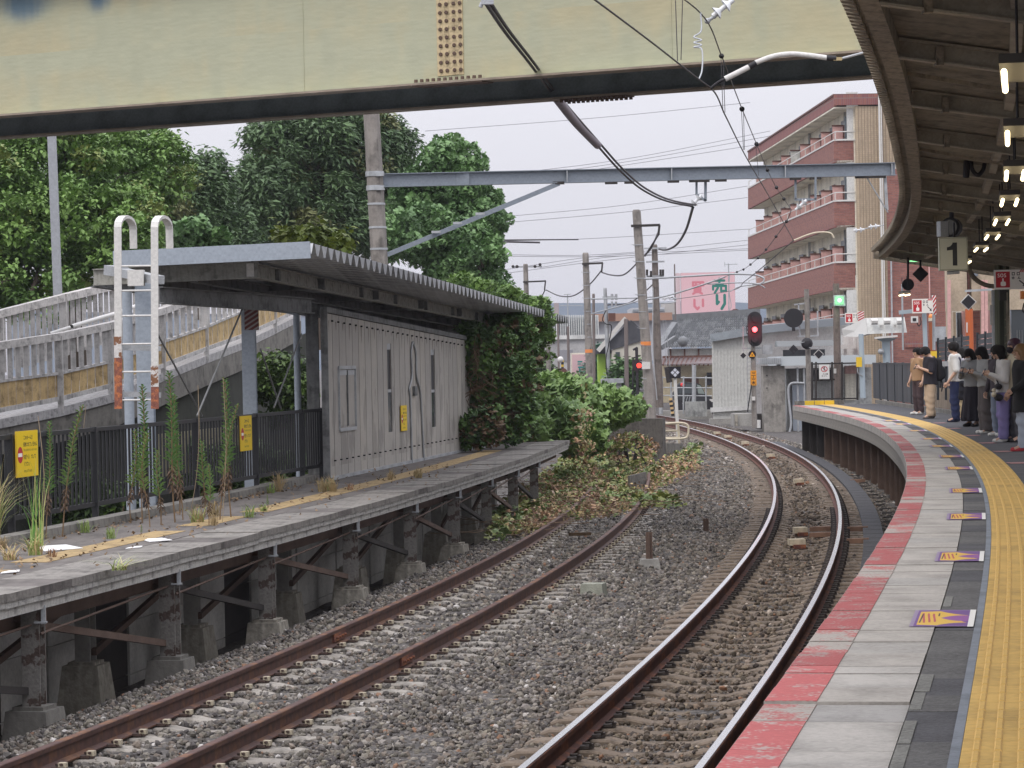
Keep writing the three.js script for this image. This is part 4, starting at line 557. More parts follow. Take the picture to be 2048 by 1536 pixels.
  // platform number box
  { const d = 38, p = at(1906, 508, d), w = 57 / F * d, h = 66 / F * d; const one = canvasMat(256, 300, (c, W, H) => { c.fillStyle = '#b4b29d'; c.fillRect(0, 0, W, H); c.strokeStyle = '#80806c'; c.lineWidth = 6; c.strokeRect(3, 3, W - 6, H - 6); c.fillStyle = '#15151a'; c.fillRect(120, 45, 42, 215); c.beginPath(); c.moveTo(162, 45); c.lineTo(122, 45); c.quadraticCurveTo(110, 85, 68, 88); c.lineTo(68, 118); c.lineTo(130, 112); c.fill(); });
    const s = thing('platform_number_sign', 'pale hanging box sign with a black number one', 'sign', p); s.rotation.y = -0.06; mesh('box', boxUV(new THREE.BoxGeometry(w, h, 0.14)), M(L(0.5, 0.5, 0.4)), s); mesh('printed_face', faceUV(new THREE.PlaneGeometry(w * 0.97, h * 0.97), w * 0.97, h * 0.97), one, s, new THREE.Vector3(0, 0, 0.073)); B().rod(new THREE.Vector3(0.02, h / 2, 0), new THREE.Vector3(0.02, h / 2 + 0.2, 0), 0.014).build('hanger', m_.black, s); B().rod(new THREE.Vector3(-0.08, -h / 2 - 0.03, 0), new THREE.Vector3(0.08, -h / 2 - 0.02, 0), 0.025).build('bottom_fitting', m_.galv, s); }
  // hanging round lamp unit above the number, with cable
  { const d = 38.4, s = thing('hanging_monitor_lamp', 'dark round lamp unit hanging on a pipe above the number sign', 'lamp unit'); const p = at(1903, 455, d); B().rod(p, at(1903, 375, d), 0.03).build('drop_pipe', m_.black, s); B().disc(0.13, 0.2, p, new THREE.Vector3(-0.35, 0, 1)).build('drum', m_.black, s); B().disc(0.1, 0.02, p.clone().add(new THREE.Vector3(-0.04, 0, 0.11)), new THREE.Vector3(-0.35, 0, 1)).build('lens', M(L(0.08, 0.07, 0.05), { roughness: 0.2 }), s); B().box(0.12, 0.2, 0.1, 0, 0, 0, 0.4).build('hood', m_.galv, s).position.copy(at(1885, 458, d - 0.1)); B().tube([at(1903, 378, d), at(1890, 372, d), at(1889, 350, d), at(1889, 300, 30)], 0.014, 6).build('cable', m_.black, s); }
  { const s = thing('looped_cable_duct', 'black looped cable and duct clamped under the canopy rafters', 'cable'), d = 30; B().tube([at(1932, 355, d), at(1935, 310, d), at(1937, 300, d)], 0.035, 8).tube([at(1942, 312, d), at(1945, 340, d), at(1956, 350, d), at(1966, 340, d), at(1972, 320, d), at(1985, 312, d)], 0.022, 8).build('cable', m_.black, s); }
  // diamond and disc that hang below the canopy end
  const hang = (px, py, ytop, r, d, nm, lb, n) => { const s = thing(nm, lb, 'marker'), p = at(px, py, d); B().rod(p, at(px, ytop, d), 0.022).build('hanger', m_.black, s); B().add(new THREE.CylinderGeometry(r, r, 0.03, n), m4().makeRotationX(Math.PI / 2).setPosition(p)).build('plate', m_.black, s); };
  hang(1816, 569, 515, 0.118, 57, 'disc_marker', 'black round disc hanging on a rod from the canopy end', 28); hang(1841, 548, 520, 0.16, 57, 'diamond_marker', 'plain black diamond hanging from the canopy end', 4);
  { const g = M(0xb8ffc8, { emissive: new THREE.Color(0.35, 0.9, 0.45), emissiveIntensity: 0.8 }), s = thing('green_lamp', 'small green glowing lamp under the end of the canopy', 'lamp'); B().box(0.17, 0.09, 0.1).build('glowing_lens', g, s).position.copy(at(1828, 519, 58.3)); B().box(0.2, 0.05, 0.12).build('hood', m_.galv, s).position.copy(at(1828, 512, 58.3)); const L1 = new THREE.PointLight(new THREE.Color(0.4, 1, 0.5), 0.05); L1.position.copy(at(1828, 523, 58.1)); s.add(L1); }
}
// ---------- plate girder bridge across the top ----------
{
  const t = thing('girder_bridge', 'cream painted plate girder bridge spanning above the tracks', 'bridge');
  const zl = 45, zr = 38, l0 = at(-120, 241, zl + 0.6), r0 = at(1830, 96, zr - 0.3); const ax = r0.clone().sub(l0).normalize(), bk = new THREE.Vector3(ax.z, 0, -ax.x).negate(); if (bk.z > 0) bk.negate(); // bk points away from us
  const P = (u, v, w) => l0.clone().addScaledVector(ax, u).add(new THREE.Vector3(0, v, 0)).addScaledVector(bk, w), Ln = l0.distanceTo(r0) + 4, u0 = -6;
  const slab = (v0, v1, w0, w1, a = u0, b = Ln) => B().hexa([P(a, v0, w0), P(b, v0, w0), P(b, v0, w1), P(a, v0, w1)], [P(a, v1, w0), P(b, v1, w0), P(b, v1, w1), P(a, v1, w1)]);
  slab(0.03, 2.6, 0.16, 0.18).build('web', m_.girder, t); slab(0, 0.028, 0, 0.36).build('bottom_flange', m_.girderEdge, t); slab(0.0295, 0.034, 0.0, 0.158).build('flange_top', m_.girder, t);
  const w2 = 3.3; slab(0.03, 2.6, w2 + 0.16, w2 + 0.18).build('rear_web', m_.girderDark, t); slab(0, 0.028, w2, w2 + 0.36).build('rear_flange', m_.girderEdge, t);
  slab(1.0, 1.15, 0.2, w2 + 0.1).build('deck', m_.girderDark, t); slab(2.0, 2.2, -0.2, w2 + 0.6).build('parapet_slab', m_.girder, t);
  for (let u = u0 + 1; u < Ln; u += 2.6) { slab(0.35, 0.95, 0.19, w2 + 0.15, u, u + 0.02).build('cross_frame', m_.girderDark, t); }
  // splice with bolts
  const uOf = (px, py) => { let a = -2, b = Ln; for (let i = 0; i < 40; i++) { const m = (a + b) / 2, q = P(m, 0.8, 0.1).project(camera); ((q.x + 1) * 1024 < px) ? a = m : b = m; } return (a + b) / 2; };
  const ua = uOf(870), ub = uOf(922), pl = slab(0.12, 2.5, 0.145, 0.16, ua, ub).build('splice_plate', m_.rivetPlate, t);
  const bolt = B().add(new THREE.CylinderGeometry(0.022, 0.03, 0.03, 8), m4().makeRotationX(Math.PI / 2)).geo(), bm = m_.brownSteel;
  for (let i = 0; i < 4; i++) for (let k = 0; k < 13; k++) { mesh('bolt', bolt, bm, pl, P(lerp(ua, ub, 0.16 + [0, 0.24, 0.52, 0.76][i]), 0.19 + k * 0.118, 0.13)); }
  for (const px of [602, 1338]) slab(0.04, 2.55, 0.152, 0.16, uOf(px) - 0.008, uOf(px) + 0.008).build('weld_seam', m_.girder, t);
  const b2 = B().add(new THREE.CylinderGeometry(0.025, 0.028, 0.05, 8)).geo();
  for (let k = 0; k < 12; k++) mesh('bolt', b2, bm, t, P(lerp(uOf(832), uOf(960), k / 11), 0.06, 0.07));
  for (const r of [0.05, 0.3]) for (let k = 0; k < 14; k++) mesh('bolt', b2, bm, t, P(lerp(uOf(905), uOf(1035), k / 13), -0.03, w2 + r));
  slab(-0.02, -0.002, w2 + 0.02, w2 + 0.34, uOf(903), uOf(1040)).build('flange_splice', bm, t);
  slab(-0.018, -0.002, 0.01, 0.34, uOf(828), uOf(968)).build('flange_splice', bm, t);
}
// ---------- overhead line ----------
const pole = (name, label, pb, pt, r0, r1, o = {}) => { // concrete pole, base and top points
  const t = thing(name, label, o.cat || 'utility pole'); B().rod(pb, pt, r0, r1, 18).build('shaft', o.mat || m_.pole, t); const d = pt.clone().sub(pb).normalize(); B().add(new THREE.CylinderGeometry(r1 * 0.8, r1, 0.07, 18), m4().setPosition(pt.clone().addScaledVector(d, 0.03))).build('cap', o.mat || m_.pole, t);
  for (const [f, h, mt, nm] of o.bands || []) B().add(new THREE.CylinderGeometry(lerp(r0, r1, f) + 0.008, lerp(r0, r1, f) + 0.008, h, 18), m4().setPosition(pb.clone().lerp(pt, f))).build(nm || 'band', mt, t);
  return t;
};
const insulator = (p, dir, parent, s = 1) => { const d = dir.clone().normalize(), b = B(); for (const k of [-0.08, 0.08]) { b.add(new THREE.CylinderGeometry(0.03 * s, 0.1 * s, 0.07 * s, 16), m4().compose(p.clone().addScaledVector(d, k * s), new THREE.Quaternion().setFromUnitVectors(UPV, d), new THREE.Vector3(1, 1, 1))); } b.rod(p.clone().addScaledVector(d, -0.18 * s), p.clone().addScaledVector(d, 0.18 * s), 0.035 * s); return b.build('insulator', m_.porcelain, parent); };
const wireT = (name, label, pts, r, grp, mt = m_.wire, sub) => { const m = B().tube(pts, r, 5, Math.max(16, pts.length * 10)).build(name, mt); return tag(m, label, 'wire', grp); };
{
  const d = 64, t = pole('catenary_pole', 'tall concrete mast left of the tracks behind the shelter roof', at(774, 800, d), at(737, 120, d), 0.2, 0.175, { cat: 'mast' });
  for (const y of [348, 376]) { const a = (y - 120) / 680; B().add(new THREE.CylinderGeometry(0.205, 0.205, 0.11, 20), m4().setPosition(at(737 + 37 * a, y, d))).box(0.16, 0.1, 0.05, 0, 0, 0).build('clamp', m_.galv, t); B().box(0.18, 0.09, 0.05).build('clamp_ear', m_.galv, t).position.copy(at(760, y, d - 0.2)); }
  for (const y of [408, 455, 498]) { const a = (y - 120) / 680; B().add(new THREE.CylinderGeometry(0.196, 0.198, 0.045, 20), m4().setPosition(at(737 + 37 * a, y, d))).build('strap', m_.galv, t); }
  const a = at(764, 361, d), c = at(1790, 338, 66.5), u = new THREE.Vector3(0, 1, 0), I = (p, q, h, w) => B().bar(p.clone().addScaledVector(u, h / 2), q.clone().addScaledVector(u, h / 2), w, 0.018).bar(p.clone().addScaledVector(u, -h / 2), q.clone().addScaledVector(u, -h / 2), w, 0.018).bar(p, q, 0.014, h - 0.02);
  const g = thing('catenary_beam', 'grey steel crossbeam carrying the overhead wires over both tracks', 'beam'); I(a, c, 0.28, 0.2).build('i_beam', m_.beam, g);
  const on = (px) => { let s = 0, e = 1; for (let i = 0; i < 30; i++) { const m = (s + e) / 2, q = a.clone().lerp(c, m).project(camera); ((q.x + 1) * 1024 < px) ? s = m : e = m; } return a.clone().lerp(c, s); };
  for (const px of [1134, 1343, 1570, 1783]) B().box(0.02, 0.26, 0.19).build('stiffener', m_.galv, g).position.copy(on(px));
  B().box(0.3, 0.29, 0.05).build('splice', m_.beam, g).position.copy(on(925).add(new THREE.Vector3(0, 0, 0.02)));
  for (const [px, w] of [[1222, 0.28], [1258, 0.22], [1346, 0.26], [1398, 0.46], [1441, 0.26], [1590, 0.26], [1630, 0.26], [1740, 0.7]]) { const p = on(px).add(new THREE.Vector3(0, -0.175, 0.06)); const k = B().box(w, 0.05, 0.12); k.build('clamp_plate', m_.darkSteel, g).position.copy(p); }
  B().bar(at(768, 512, d), at(1118, 367, 64.8), 0.1, 0.1).build('diagonal_strut', m_.beam, g); B().box(0.26, 0.06, 0.14).build('strut_foot', m_.darkSteel, g).position.copy(at(1117, 366, 64.8));
  for (const px of [872, 915, 960]) { const p = at(px, 512 - (px - 768) * 0.414 - 5, 64.1); B().box(0.2, 0.05, 0.1).build('strut_clip', m_.galv, g).position.copy(p); }
  const ushape = (x0, x1, yt, yb, dd) => B().bar(at(x0, yt, dd), at(x0, yb, dd), 0.05, 0.05).bar(at(x1, yt, dd), at(x1, yb, dd), 0.05, 0.05).bar(at(x0 - 2, yb, dd), at(x1 + 2, yb, dd), 0.05, 0.05);
  ushape(1591, 1631, 352, 399, 66).build('hanger_frame', m_.beam, g); B().bar(at(1393, 356, 65.6), at(1393, 390, 65.6), 0.05, 0.05).bar(at(1411, 356, 65.6), at(1411, 402, 65.6), 0.06, 0.06).bar(at(1392, 388, 65.6), at(1412, 402, 65.6), 0.06, 0.05).build('feeder_bracket', m_.beam, g);
  B().bar(at(1732, 352, 66.4), at(1776, 425, 66.4), 0.09, 0.02).bar(at(1770, 352, 66.4), at(1774, 420, 66.4), 0.09, 0.06).build('end_strut', m_.galv, g);
  insulator(at(1602, 410, 65.8), new THREE.Vector3(-1, -0.85, 0), g, 0.95); insulator(at(1392, 402, 65.4), new THREE.Vector3(-0.9, -0.9, 0), g, 1.0); insulator(at(1718, 460, 66), new THREE.Vector3(1, 0.1, 0), g, 0.7); insulator(at(1748, 453, 66), new THREE.Vector3(1, 0.1, 0), g, 0.7); B().rod(at(1712, 461, 66), at(1768, 450, 66), 0.012).build('insulator_rod', m_.galv, g);
  // near support parts in view at the top
  const n = thing('near_wire_support', 'white insulator and clamps holding the wires at the top edge', 'insulator'); insulator(at(1446, 16, 28.6), new THREE.Vector3(1, 0.75, 0), n, 0.72); B().rod(at(1418, 40, 28.6), at(1436, 28, 28.6), 0.018).ball(0.03, at(1415, 42, 28.6)).ball(0.025, at(1428, 33, 28.6)).build('clamp', m_.galv, n);
  // messenger and contact wire
  const mes = [[1360, -8, 26], [1400, 25, 28], [1415, 44, 28.6], [1443, 112, 33], [1484, 218, 41], [1513, 288, 48], [1535, 340, 54], [1553, 376, 58], [1568, 398, 61], [1583, 420, 65.4], [1573, 443, 70], [1552, 473, 76], [1532, 499, 83], [1501, 529, 93], [1474, 544, 104], [1390, 575, 122]].map((q) => at(...q));
  wireT('messenger_wire', 'upper overhead wire strung with droppers above the track', mes.slice(0, 10), 0.0075); wireT('messenger_wire', 'distant upper overhead wire beaded with clamps before the red brick flats', mes.slice(9), 0.01);
  const con = [[1180, -8, 20], [1300, 82, 23], [1400, 160, 26.4], [1422, 176, 27], [1450, 230, 31], [1490, 310, 39], [1541, 398, 50], [1587, 481, 63]].map((q) => at(...q));
  wireT('contact_wire', 'lower contact wire with a kink at the white pull-off arm', con, 0.008); wireT('contact_wire', 'distant lower contact wire curving toward the far masts', [[1587, 481, 63], [1517, 541, 78], [1489, 563, 90], [1463, 581, 106], [1340, 600, 130]].map((q) => at(...q)), 0.013);
  [[1443, 112, 33], [1484, 218, 41], [1513, 288, 48], [1535, 340, 54], [1553, 375, 58], [1568, 398, 61]].forEach(([x, y, z], i) => { const o = tag(B().ball(i ? 0.038 : 0.03, at(x, y, z)).build('wire_bead', m_.black), `${ORD[i]} black round clamp from the top on the upper overhead wire`, 'clamp', 'clamps on the near upper wire'); });
  [[1573, 443, 70], [1552, 473, 76], [1532, 499, 83], [1516, 516, 88], [1501, 529, 93], [1487, 539, 99], [1474, 544, 104]].forEach(([x, y, z], i) => tag(B().ball(0.042, at(x, y, z), [1, 1, 1], 8).build('wire_bead', m_.black), `${ORD[i]} tiny black clamp from the top on the wire before the flats`, 'clamp', 'clamps on the far upper wire'));
  let di = 0; [[1351, 0, 1355, 122, 25], [1365, 0, 1362, 120, 25], [1442, 116, 1446, 225, 33], [1446, 116, 1450, 225, 33], [1483, 222, 1487, 300, 41], [1487, 222, 1489, 300, 41], [1512, 290, 1517, 352, 48]].forEach(([x, y, a, b, z]) => tag(B().rod(at(x, y, z), at(a, b, z), 0.004, 0.004, 4).build('dropper', m_.wire), `${ORD[di++]} thin dropper from the left between upper and lower overhead wires`, 'wire', 'droppers of the overhead line'));
  { const p = [[1401, 25], [1402, 62], [1388, 74], [1403, 80], [1388, 85], [1403, 90], [1388, 94], [1403, 98], [1404, 140], [1398, 158]].map(([x, y], i) => at(x, y, 28 - i * 0.14)); wireT('jumper_wire', 'coiled jumper wire joining the upper and lower overhead wires', p, 0.008, undefined, m_.galv); }
  { const s = thing('pull_off_arm', 'white curved pull-off arm reaching from wire to canopy at top', 'arm'), z = 27; B().tube([at(1450, 158, z), at(1500, 133, z)], 0.026, 8, 6).tube([at(1510, 126, z), at(1545, 113, z), at(1580, 108, z), at(1620, 111, z), at(1655, 116, z)], 0.024, 8, 24).build('arm', m_.whitePaint, s); B().tube([at(1422, 176, z), at(1436, 165, z), at(1452, 157, z)], 0.016, 6).rod(at(1498, 134, z), at(1512, 126, z), 0.028).rod(at(1653, 116, z), at(1672, 117, z), 0.026).build('sleeve', m_.black, s); B().box(0.08, 0.03, 0.04).build('clevis', M(L(0.45, 0.36, 0.2)), s).position.copy(at(1675, 118, z)); B().rod(at(1680, 118, z), at(1740, 102, z), 0.012).build('rod', m_.galv, s); }
  { const s = thing('far_pull_off_arm', 'small pale pull-off arm before the third brick balcony', 'arm'), z = 63; B().tube([at(1588, 481, z), at(1615, 470, z), at(1635, 465, z), at(1662, 467, z), at(1668, 476, z)], 0.022, 6).build('arm', m_.creamPaint, s); }
  // feeder cable
  const fe = (o) => [[970, 2, 28], [1010, 62, 33], [1060, 126, 39], [1110, 192, 45], [1195, 290, 52], [1245, 345, 57], [1290, 382, 61], [1340, 404, 64], [1386, 413, 65.3]].map(([x, y, z]) => at(x + o, y, z));
  wireT('feeder_cable', 'thick black paired feeder cable swooping to the crossbeam insulator', fe(-1), 0.022, 'paired feeder cables', m_.cable); wireT('feeder_cable', 'thick black paired feeder cable swooping to the crossbeam insulator', fe(5).map((p) => p.add(new THREE.Vector3(0, 0.03, 0))), 0.022, 'paired feeder cables', m_.cable);
  { const s = B().tube([at(1112, 195, 45), at(1150, 243, 48.5), at(1195, 290, 52)], 0.075, 10, 20).build('cable_sleeve', M(L(0.3, 0.26, 0.29), { map: rep(T.mottle, 0.4) })); tag(s, 'thick grey mauve sleeve wrapped around the feeder cable', 'cable sleeve'); }
  { const s = thing('cable_clamp', 'grey cable clamp at the top of the feeder cable', 'clamp'), p = at(975, 4, 28); B().box(0.12, 0.05, 0.06).rod(new THREE.Vector3(-0.05, 0, 0), new THREE.Vector3(-0.07, -0.05, 0), 0.02).build('body', m_.galv, s).position.copy(p); }
  wireT('feeder_cable', 'black feeder cable dropping from the crossbeam to the far pole', [[1386, 415, 65.3], [1372, 460, 75], [1352, 490, 88], [1330, 500, 100], [1318, 498, 106]].map((q) => at(...q)), 0.035, undefined, m_.cable);
  const far = [[[1318, 462, 106], [1300, 500, 118], [1287, 512, 124], [1250, 548, 130], [1222, 550, 135], [1204, 545, 138]], [[1204, 540, 138], [1180, 568, 145], [1150, 590, 152], [1120, 592, 160], [1092, 580, 168]], [[1316, 560, 150], [1260, 605, 150], [1215, 610, 150]], [[1090, 580, 168], [1078, 605, 172]], [[1318, 468, 106], [1290, 512, 110]]];
  far.forEach((l, i) => wireT('feeder_cable', ['black feeder cable sagging between the two tallest far poles', 'black feeder cable sagging between the two poles farther left', 'thin black cable sagging low behind the tallest far pole', 'short black cable end dropping at the leftmost far pole', 'short black cable dropping by the bracket of the tallest pole'][i], l.map((q) => at(...q)), 0.035, undefined, m_.cable));
}
// ---------- far poles ----------
{
  const or = m_.orange, brk = (t, x0, x1, y, yb, z) => B().bar(at(x0, y + 1, z), at(x1, y - 1, z), 0.1, 0.09).bar(at(x1 - 1, y - 1, z), at(x1 - 3, yb, z), 0.09, 0.08).build('bracket', m_.darkSteel, t);
  const steps = (t, x, y0, y1, n, z, sl) => { for (let i = 0; i < n; i++) { const y = lerp(y0, y1, i / n), p = at(x + (y - y0) * sl, y, z); B().add(new THREE.CylinderGeometry(0.185, 0.185, 0.03, 14), m4().setPosition(p)).rod(p.clone().add(new THREE.Vector3(-0.17, 0, 0.1)), p.clone().add(new THREE.Vector3(-0.26, 0.03, 0.12)), 0.012, 0.012, 5).build('strap', m_.galv, t); } };
  let t = pole('catenary_pole', 'tallest far concrete pole with orange band beside the concrete wall', at(1303, 850, 106), at(1273, 423, 106), 0.2, 0.155, { cat: 'mast', bands: [[0.382, 0.14, or, 'orange_band']] }); brk(t, 1262, 1320, 451, 468, 105.8); steps(t, 1277, 490, 790, 9, 106, 0.07);
  B().box(0.3, 0.26, 0.08).build('number_plate', m_.whitePaint, t).position.copy(at(1292, 731, 105.7));
  const arm = (t2, pts, r) => B().tube(pts.map((q) => at(...q)), r, 6).build('cantilever_arm', m_.galv, t2);
  arm(t, [[1290, 558, 105.8], [1370, 553, 104], [1470, 548, 103], [1515, 551, 103], [1529, 558, 103], [1525, 566, 103], [1505, 569, 103]], 0.035); arm(t, [[1292, 600, 105.8], [1340, 590, 104.5], [1410, 568, 104], [1450, 554, 103.5]], 0.03); arm(t, [[1415, 568, 104], [1500, 566, 103], [1520, 570, 103], [1530, 576, 103]], 0.022); arm(t, [[1460, 583, 104], [1475, 575, 104], [1510, 569, 103]], 0.02); insulator(at(1335, 595, 105), new THREE.Vector3(1, 0.2, 0), t, 1.1); arm(t, [[1460, 545, 104], [1458, 580, 104], [1462, 615, 104], [1458, 620, 104]], 0.014);
  t = pole('catenary_pole', 'middle far concrete pole with orange band above the bushes', at(1181, 800, 138), at(1171, 508, 138), 0.19, 0.15, { cat: 'mast', bands: [[0.335, 0.16, or, 'orange_band']] }); brk(t, 1164, 1206, 527, 545, 137.8); steps(t, 1173, 545, 700, 6, 138, 0.04); arm(t, [[1182, 598, 137.8], [1260, 596, 136], [1340, 594, 134], [1354, 599, 134], [1350, 604, 134], [1280, 606, 134]], 0.035); arm(t, [[1182, 628, 137.8], [1230, 615, 136], [1290, 598, 135]], 0.03);
  t = pole('utility_pole', 'far left concrete pole topped by a crossarm of round insulators', at(1056, 690, 168), at(1051, 530, 168), 0.16, 0.14); brk(t, 1046, 1092, 563, 580, 167.8); B().bar(at(1025, 534, 168), at(1084, 533, 168), 0.1, 0.09).build('crossarm', m_.galv, t); for (const x of [1026, 1034, 1070, 1080]) B().ball(0.09, at(x, x % 4 < 2 ? 529 : 533, 167.8)).build('insulator', m_.darkSteel, t);
  t = pole('utility_pole', 'slim grey steel pole with transformers right of the middle far pole', at(1218, 760, 150), at(1210, 578, 150), 0.13, 0.09, { mat: m_.galv }); B().bar(at(1205, 594, 150), at(1235, 594, 150), 0.08, 0.08).build('crossarm', m_.galv, t); for (const x of [1224, 1232]) B().rod(at(x, 588, 150), at(x + 0.5, 600, 150), 0.07).rod(at(x, 603, 150), at(x, 614, 150), 0.06).build('insulator', m_.galv, t); B().box(0.35, 0.4, 0.3).build('transformer', m_.brownTrim, t).position.copy(at(1224, 634, 149.8)); B().tube([at(1212, 620, 149.7), at(1205, 640, 149.7), at(1212, 648, 149.7), at(1222, 650, 149.7), at(1217, 690, 149.7), at(1212, 720, 149.7), at(1216, 760, 149.7)], 0.03, 6).build('cable', m_.black, t);
  t = pole('utility_pole', 'dark wooden-looking pole with switchgear right of the tallest far pole', at(1318, 815, 120), at(1309, 492, 120), 0.19, 0.12, { mat: M(L(0.2, 0.17, 0.15), { map: rep(T.stain, 1.5) }) }); for (const [y, w] of [[497, 22], [524, 18], [553, 17]]) B().bar(at(1310 - w, y, 119.8), at(1311 + w, y - 1, 119.8), 0.07, 0.07).build('crossarm', m_.galv, t); for (const [x, y] of [[1294, 545], [1302, 548], [1321, 545], [1326, 545]]) B().rod(at(x, y - 6, 119.7), at(x, y + 6, 119.7), 0.05).build('switch', m_.darkSteel, t); B().tube([at(1306, 575, 119.7), at(1306, 700, 119.7), at(1314, 800, 119.7)], 0.025, 6).build('conduit', m_.galv, t);
  for (const [x, y0, y1, z, lb, r] of [[1136, 655, 800, 180, 'thin dark pole before the grey louvred building, left of three', 0.09], [1116, 640, 770, 200, 'thin pale pole just left of the dark one by the louvred building', 0.08], [1252, 640, 820, 140, 'thin dark brown pole before the white house wall', 0.11], [1187, 590, 790, 150, 'thin dark pole close behind the middle far pole', 0.08], [1349, 530, 640, 190, 'thin mast beside the pink billboard', 0.05]]) pole('utility_pole', lb, at(x + 2, y1, z), at(x, y0, z), r, r * 0.9, { mat: M(L(0.18, 0.15, 0.14)) });
  // long wires across the sky
  let wi = 0; const W = (a, z, n) => tag(B().tube(a.map(([x, y], i) => at(x, y, z + i * 3)), 0.006 * z / 60, 4, 14).build('sky_wire', M(L(0.3, 0.3, 0.33))), `${ORD[wi++]} highest of the thin power lines crossing the pale sky`, 'wire', 'power lines across the sky');
  for (const l of [[[850, 262], [1200, 235], [1500, 205]], [[1000, 350], [1250, 318], [1540, 262]], [[1000, 358], [1250, 324], [1540, 272]], [[1000, 366], [1250, 330], [1510, 290]], [[1000, 434], [1250, 410], [1495, 372]], [[1000, 446], [1250, 424], [1495, 395]], [[985, 482], [1160, 478], [1500, 458]], [[980, 509], [1200, 509], [1500, 480]], [[1000, 548], [1200, 522], [1500, 489]], [[1005, 540], [1200, 512], [1500, 497]], [[980, 512], [1200, 513], [1500, 500]], [[1080, 535], [1200, 516], [1300, 508]]]) W(l, 175);
  { const m = B().rod(at(985, 483, 150), at(1080, 485, 150), 0.05).rod(at(1000, 480, 150), at(1157, 479, 150), 0.035).build('line_spacer', m_.wire); tag(m, 'thick dark wire sleeve sticking out right of the vine-covered tree', 'wire'); }
}
// ---------- ramp of the footbridge behind the shelter ----------
{
  const t = thing('footbridge_ramp', 'weathered ramp with grey slatted railing and yellow lower panels', 'ramp');
  const K = [[-70, 696, 776, 838, 49], [0, 684, 762, 822, 50], [120, 666, 746, 799, 51.5], [228, 643, 721, 771, 53], [325, 615, 683, 732, 56], [410, 583, 654, 699, 60], [485, 548, 622, 672, 65], [545, 530, 592, 645, 69], [600, 512, 565, 618, 73]];
  const K3 = K.map(([x, a, b, c, d]) => { const p = at(x, a, d); return [x, p, p.clone().setY(at(x, b, d).y), p.clone().setY(at(x, c, d).y)]; });
  const ev = (x) => { let i = 0; while (i < K3.length - 2 && K3[i + 1][0] < x) i++; const u = (x - K3[i][0]) / (K3[i + 1][0] - K3[i][0]); return [1, 2, 3].map((k) => K3[i][k].clone().lerp(K3[i + 1][k], u)); };
  const grey = M(L(0.56, 0.545, 0.53), { map: rep(T.stain, 1.1), roughness: 0.8 }), rail = M(L(0.6, 0.575, 0.55), { map: rep(T.stain, 0.6), roughness: 0.75 }), yel = [1, 0.92, 1.05].map((k) => M(L(0.56 * k, 0.4 * k, 0.19 * k), { map: rep(T.stain, 0.9), roughness: 0.85 }));
  const up = (v, y) => v.clone().add(new THREE.Vector3(0, y, 0));
  for (let i = 0; i < K3.length - 1; i++) { const a = K3[i], b = K3[i + 1]; B().bar(up(a[1], -0.06), up(b[1], -0.06), 0.16, 0.13).build('hand_rail', rail, t); B().bar(a[2], b[2], 0.06, 0.05).build('mid_rail', grey, t); B().bar(up(a[3], 0.02), up(b[3], 0.02), 0.07, 0.08).build('bottom_rail', grey, t); }
  for (let x = -66, i = 0; x < 585; i++) { const st = x < 220 ? 15.8 : x < 410 ? 12.5 : 10.5, [a, b, c] = ev(x), [a2, b2, c2] = ev(x + st);
    const s = new MB(); s.bar(up(b.clone().lerp(b2, 0.35), 0.02), up(a.clone().lerp(a2, 0.35), -0.11), 0.09, 0.045, new THREE.Vector3(0.3, 0, 1)); s.build('slat', grey, t);
    const e = 0.06; B().hexa([c.clone().lerp(c2, e), c.clone().lerp(c2, 1), up(c.clone().lerp(c2, 1), 0).add(new THREE.Vector3(0, 0, -0.03)), c.clone().lerp(c2, e).add(new THREE.Vector3(0, 0, -0.03))], [b.clone().lerp(b2, e), b2.clone(), b2.clone().add(new THREE.Vector3(0, 0, -0.03)), b.clone().lerp(b2, e).add(new THREE.Vector3(0, 0, -0.03))]).build('yellow_panel', yel[i % 3], t); x += st; }
  for (const x of [-40, 120, 220, 325, 411, 486, 548, 590]) { const [a, b, c] = ev(x); B().bar(up(c, -0.25), up(a, -0.05), 0.1, 0.1, new THREE.Vector3(0, 0, 1)).build('post', grey, t).position.z += 0.06; }
  // deck and soffit
  const deck = (o0, o1, y0, y1, w) => { const b = new MB(), dv = new THREE.Vector3(-0.5, 0, -1).normalize().multiplyScalar(w); for (let i = 0; i < K3.length - 1; i++) { const p = [K3[i][3], K3[i + 1][3]].map((v) => v.clone().add(new THREE.Vector3(0, 0, o0))); b.hexa([up(p[0], y0), up(p[1], y0), up(p[1].clone().add(dv), y0), up(p[0].clone().add(dv), y0)], [up(p[0], y1), up(p[1], y1), up(p[1].clone().add(dv), y1), up(p[0].clone().add(dv), y1)]); } return b; };
  deck(0.14, 0, -0.3, -0.14, 3.2).build('deck', M(L(0.45, 0.44, 0.44), { map: rep(T.stain, 0.5), roughness: 0.9 }), t); deck(0.05, 0, -0.75, -0.302, 2.9).build('deck_beam', m_.concreteDark, t);
  B().hexa(...[-0.6, 0.22].map((y) => [at(300, 880, 55).setY(y), at(500, 800, 63).setY(y), at(500, 800, 64).setY(y), at(300, 880, 56).setY(y)])).build('abutment', M(L(0.3, 0.27, 0.16), { map: rep(T.stain, 1) }), t);
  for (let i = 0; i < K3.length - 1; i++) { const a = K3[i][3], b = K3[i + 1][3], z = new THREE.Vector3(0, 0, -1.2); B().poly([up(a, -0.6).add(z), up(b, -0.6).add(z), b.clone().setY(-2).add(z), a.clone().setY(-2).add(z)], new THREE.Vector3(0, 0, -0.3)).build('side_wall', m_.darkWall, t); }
  // rear railing and handrail tube
  const R = [[-40, 632, 53], [0, 622, 53.6], [127, 590, 55], [228, 566, 57], [330, 532, 60], [400, 508, 63]].map(([x, y, z]) => [x, at(x, y, z)]);
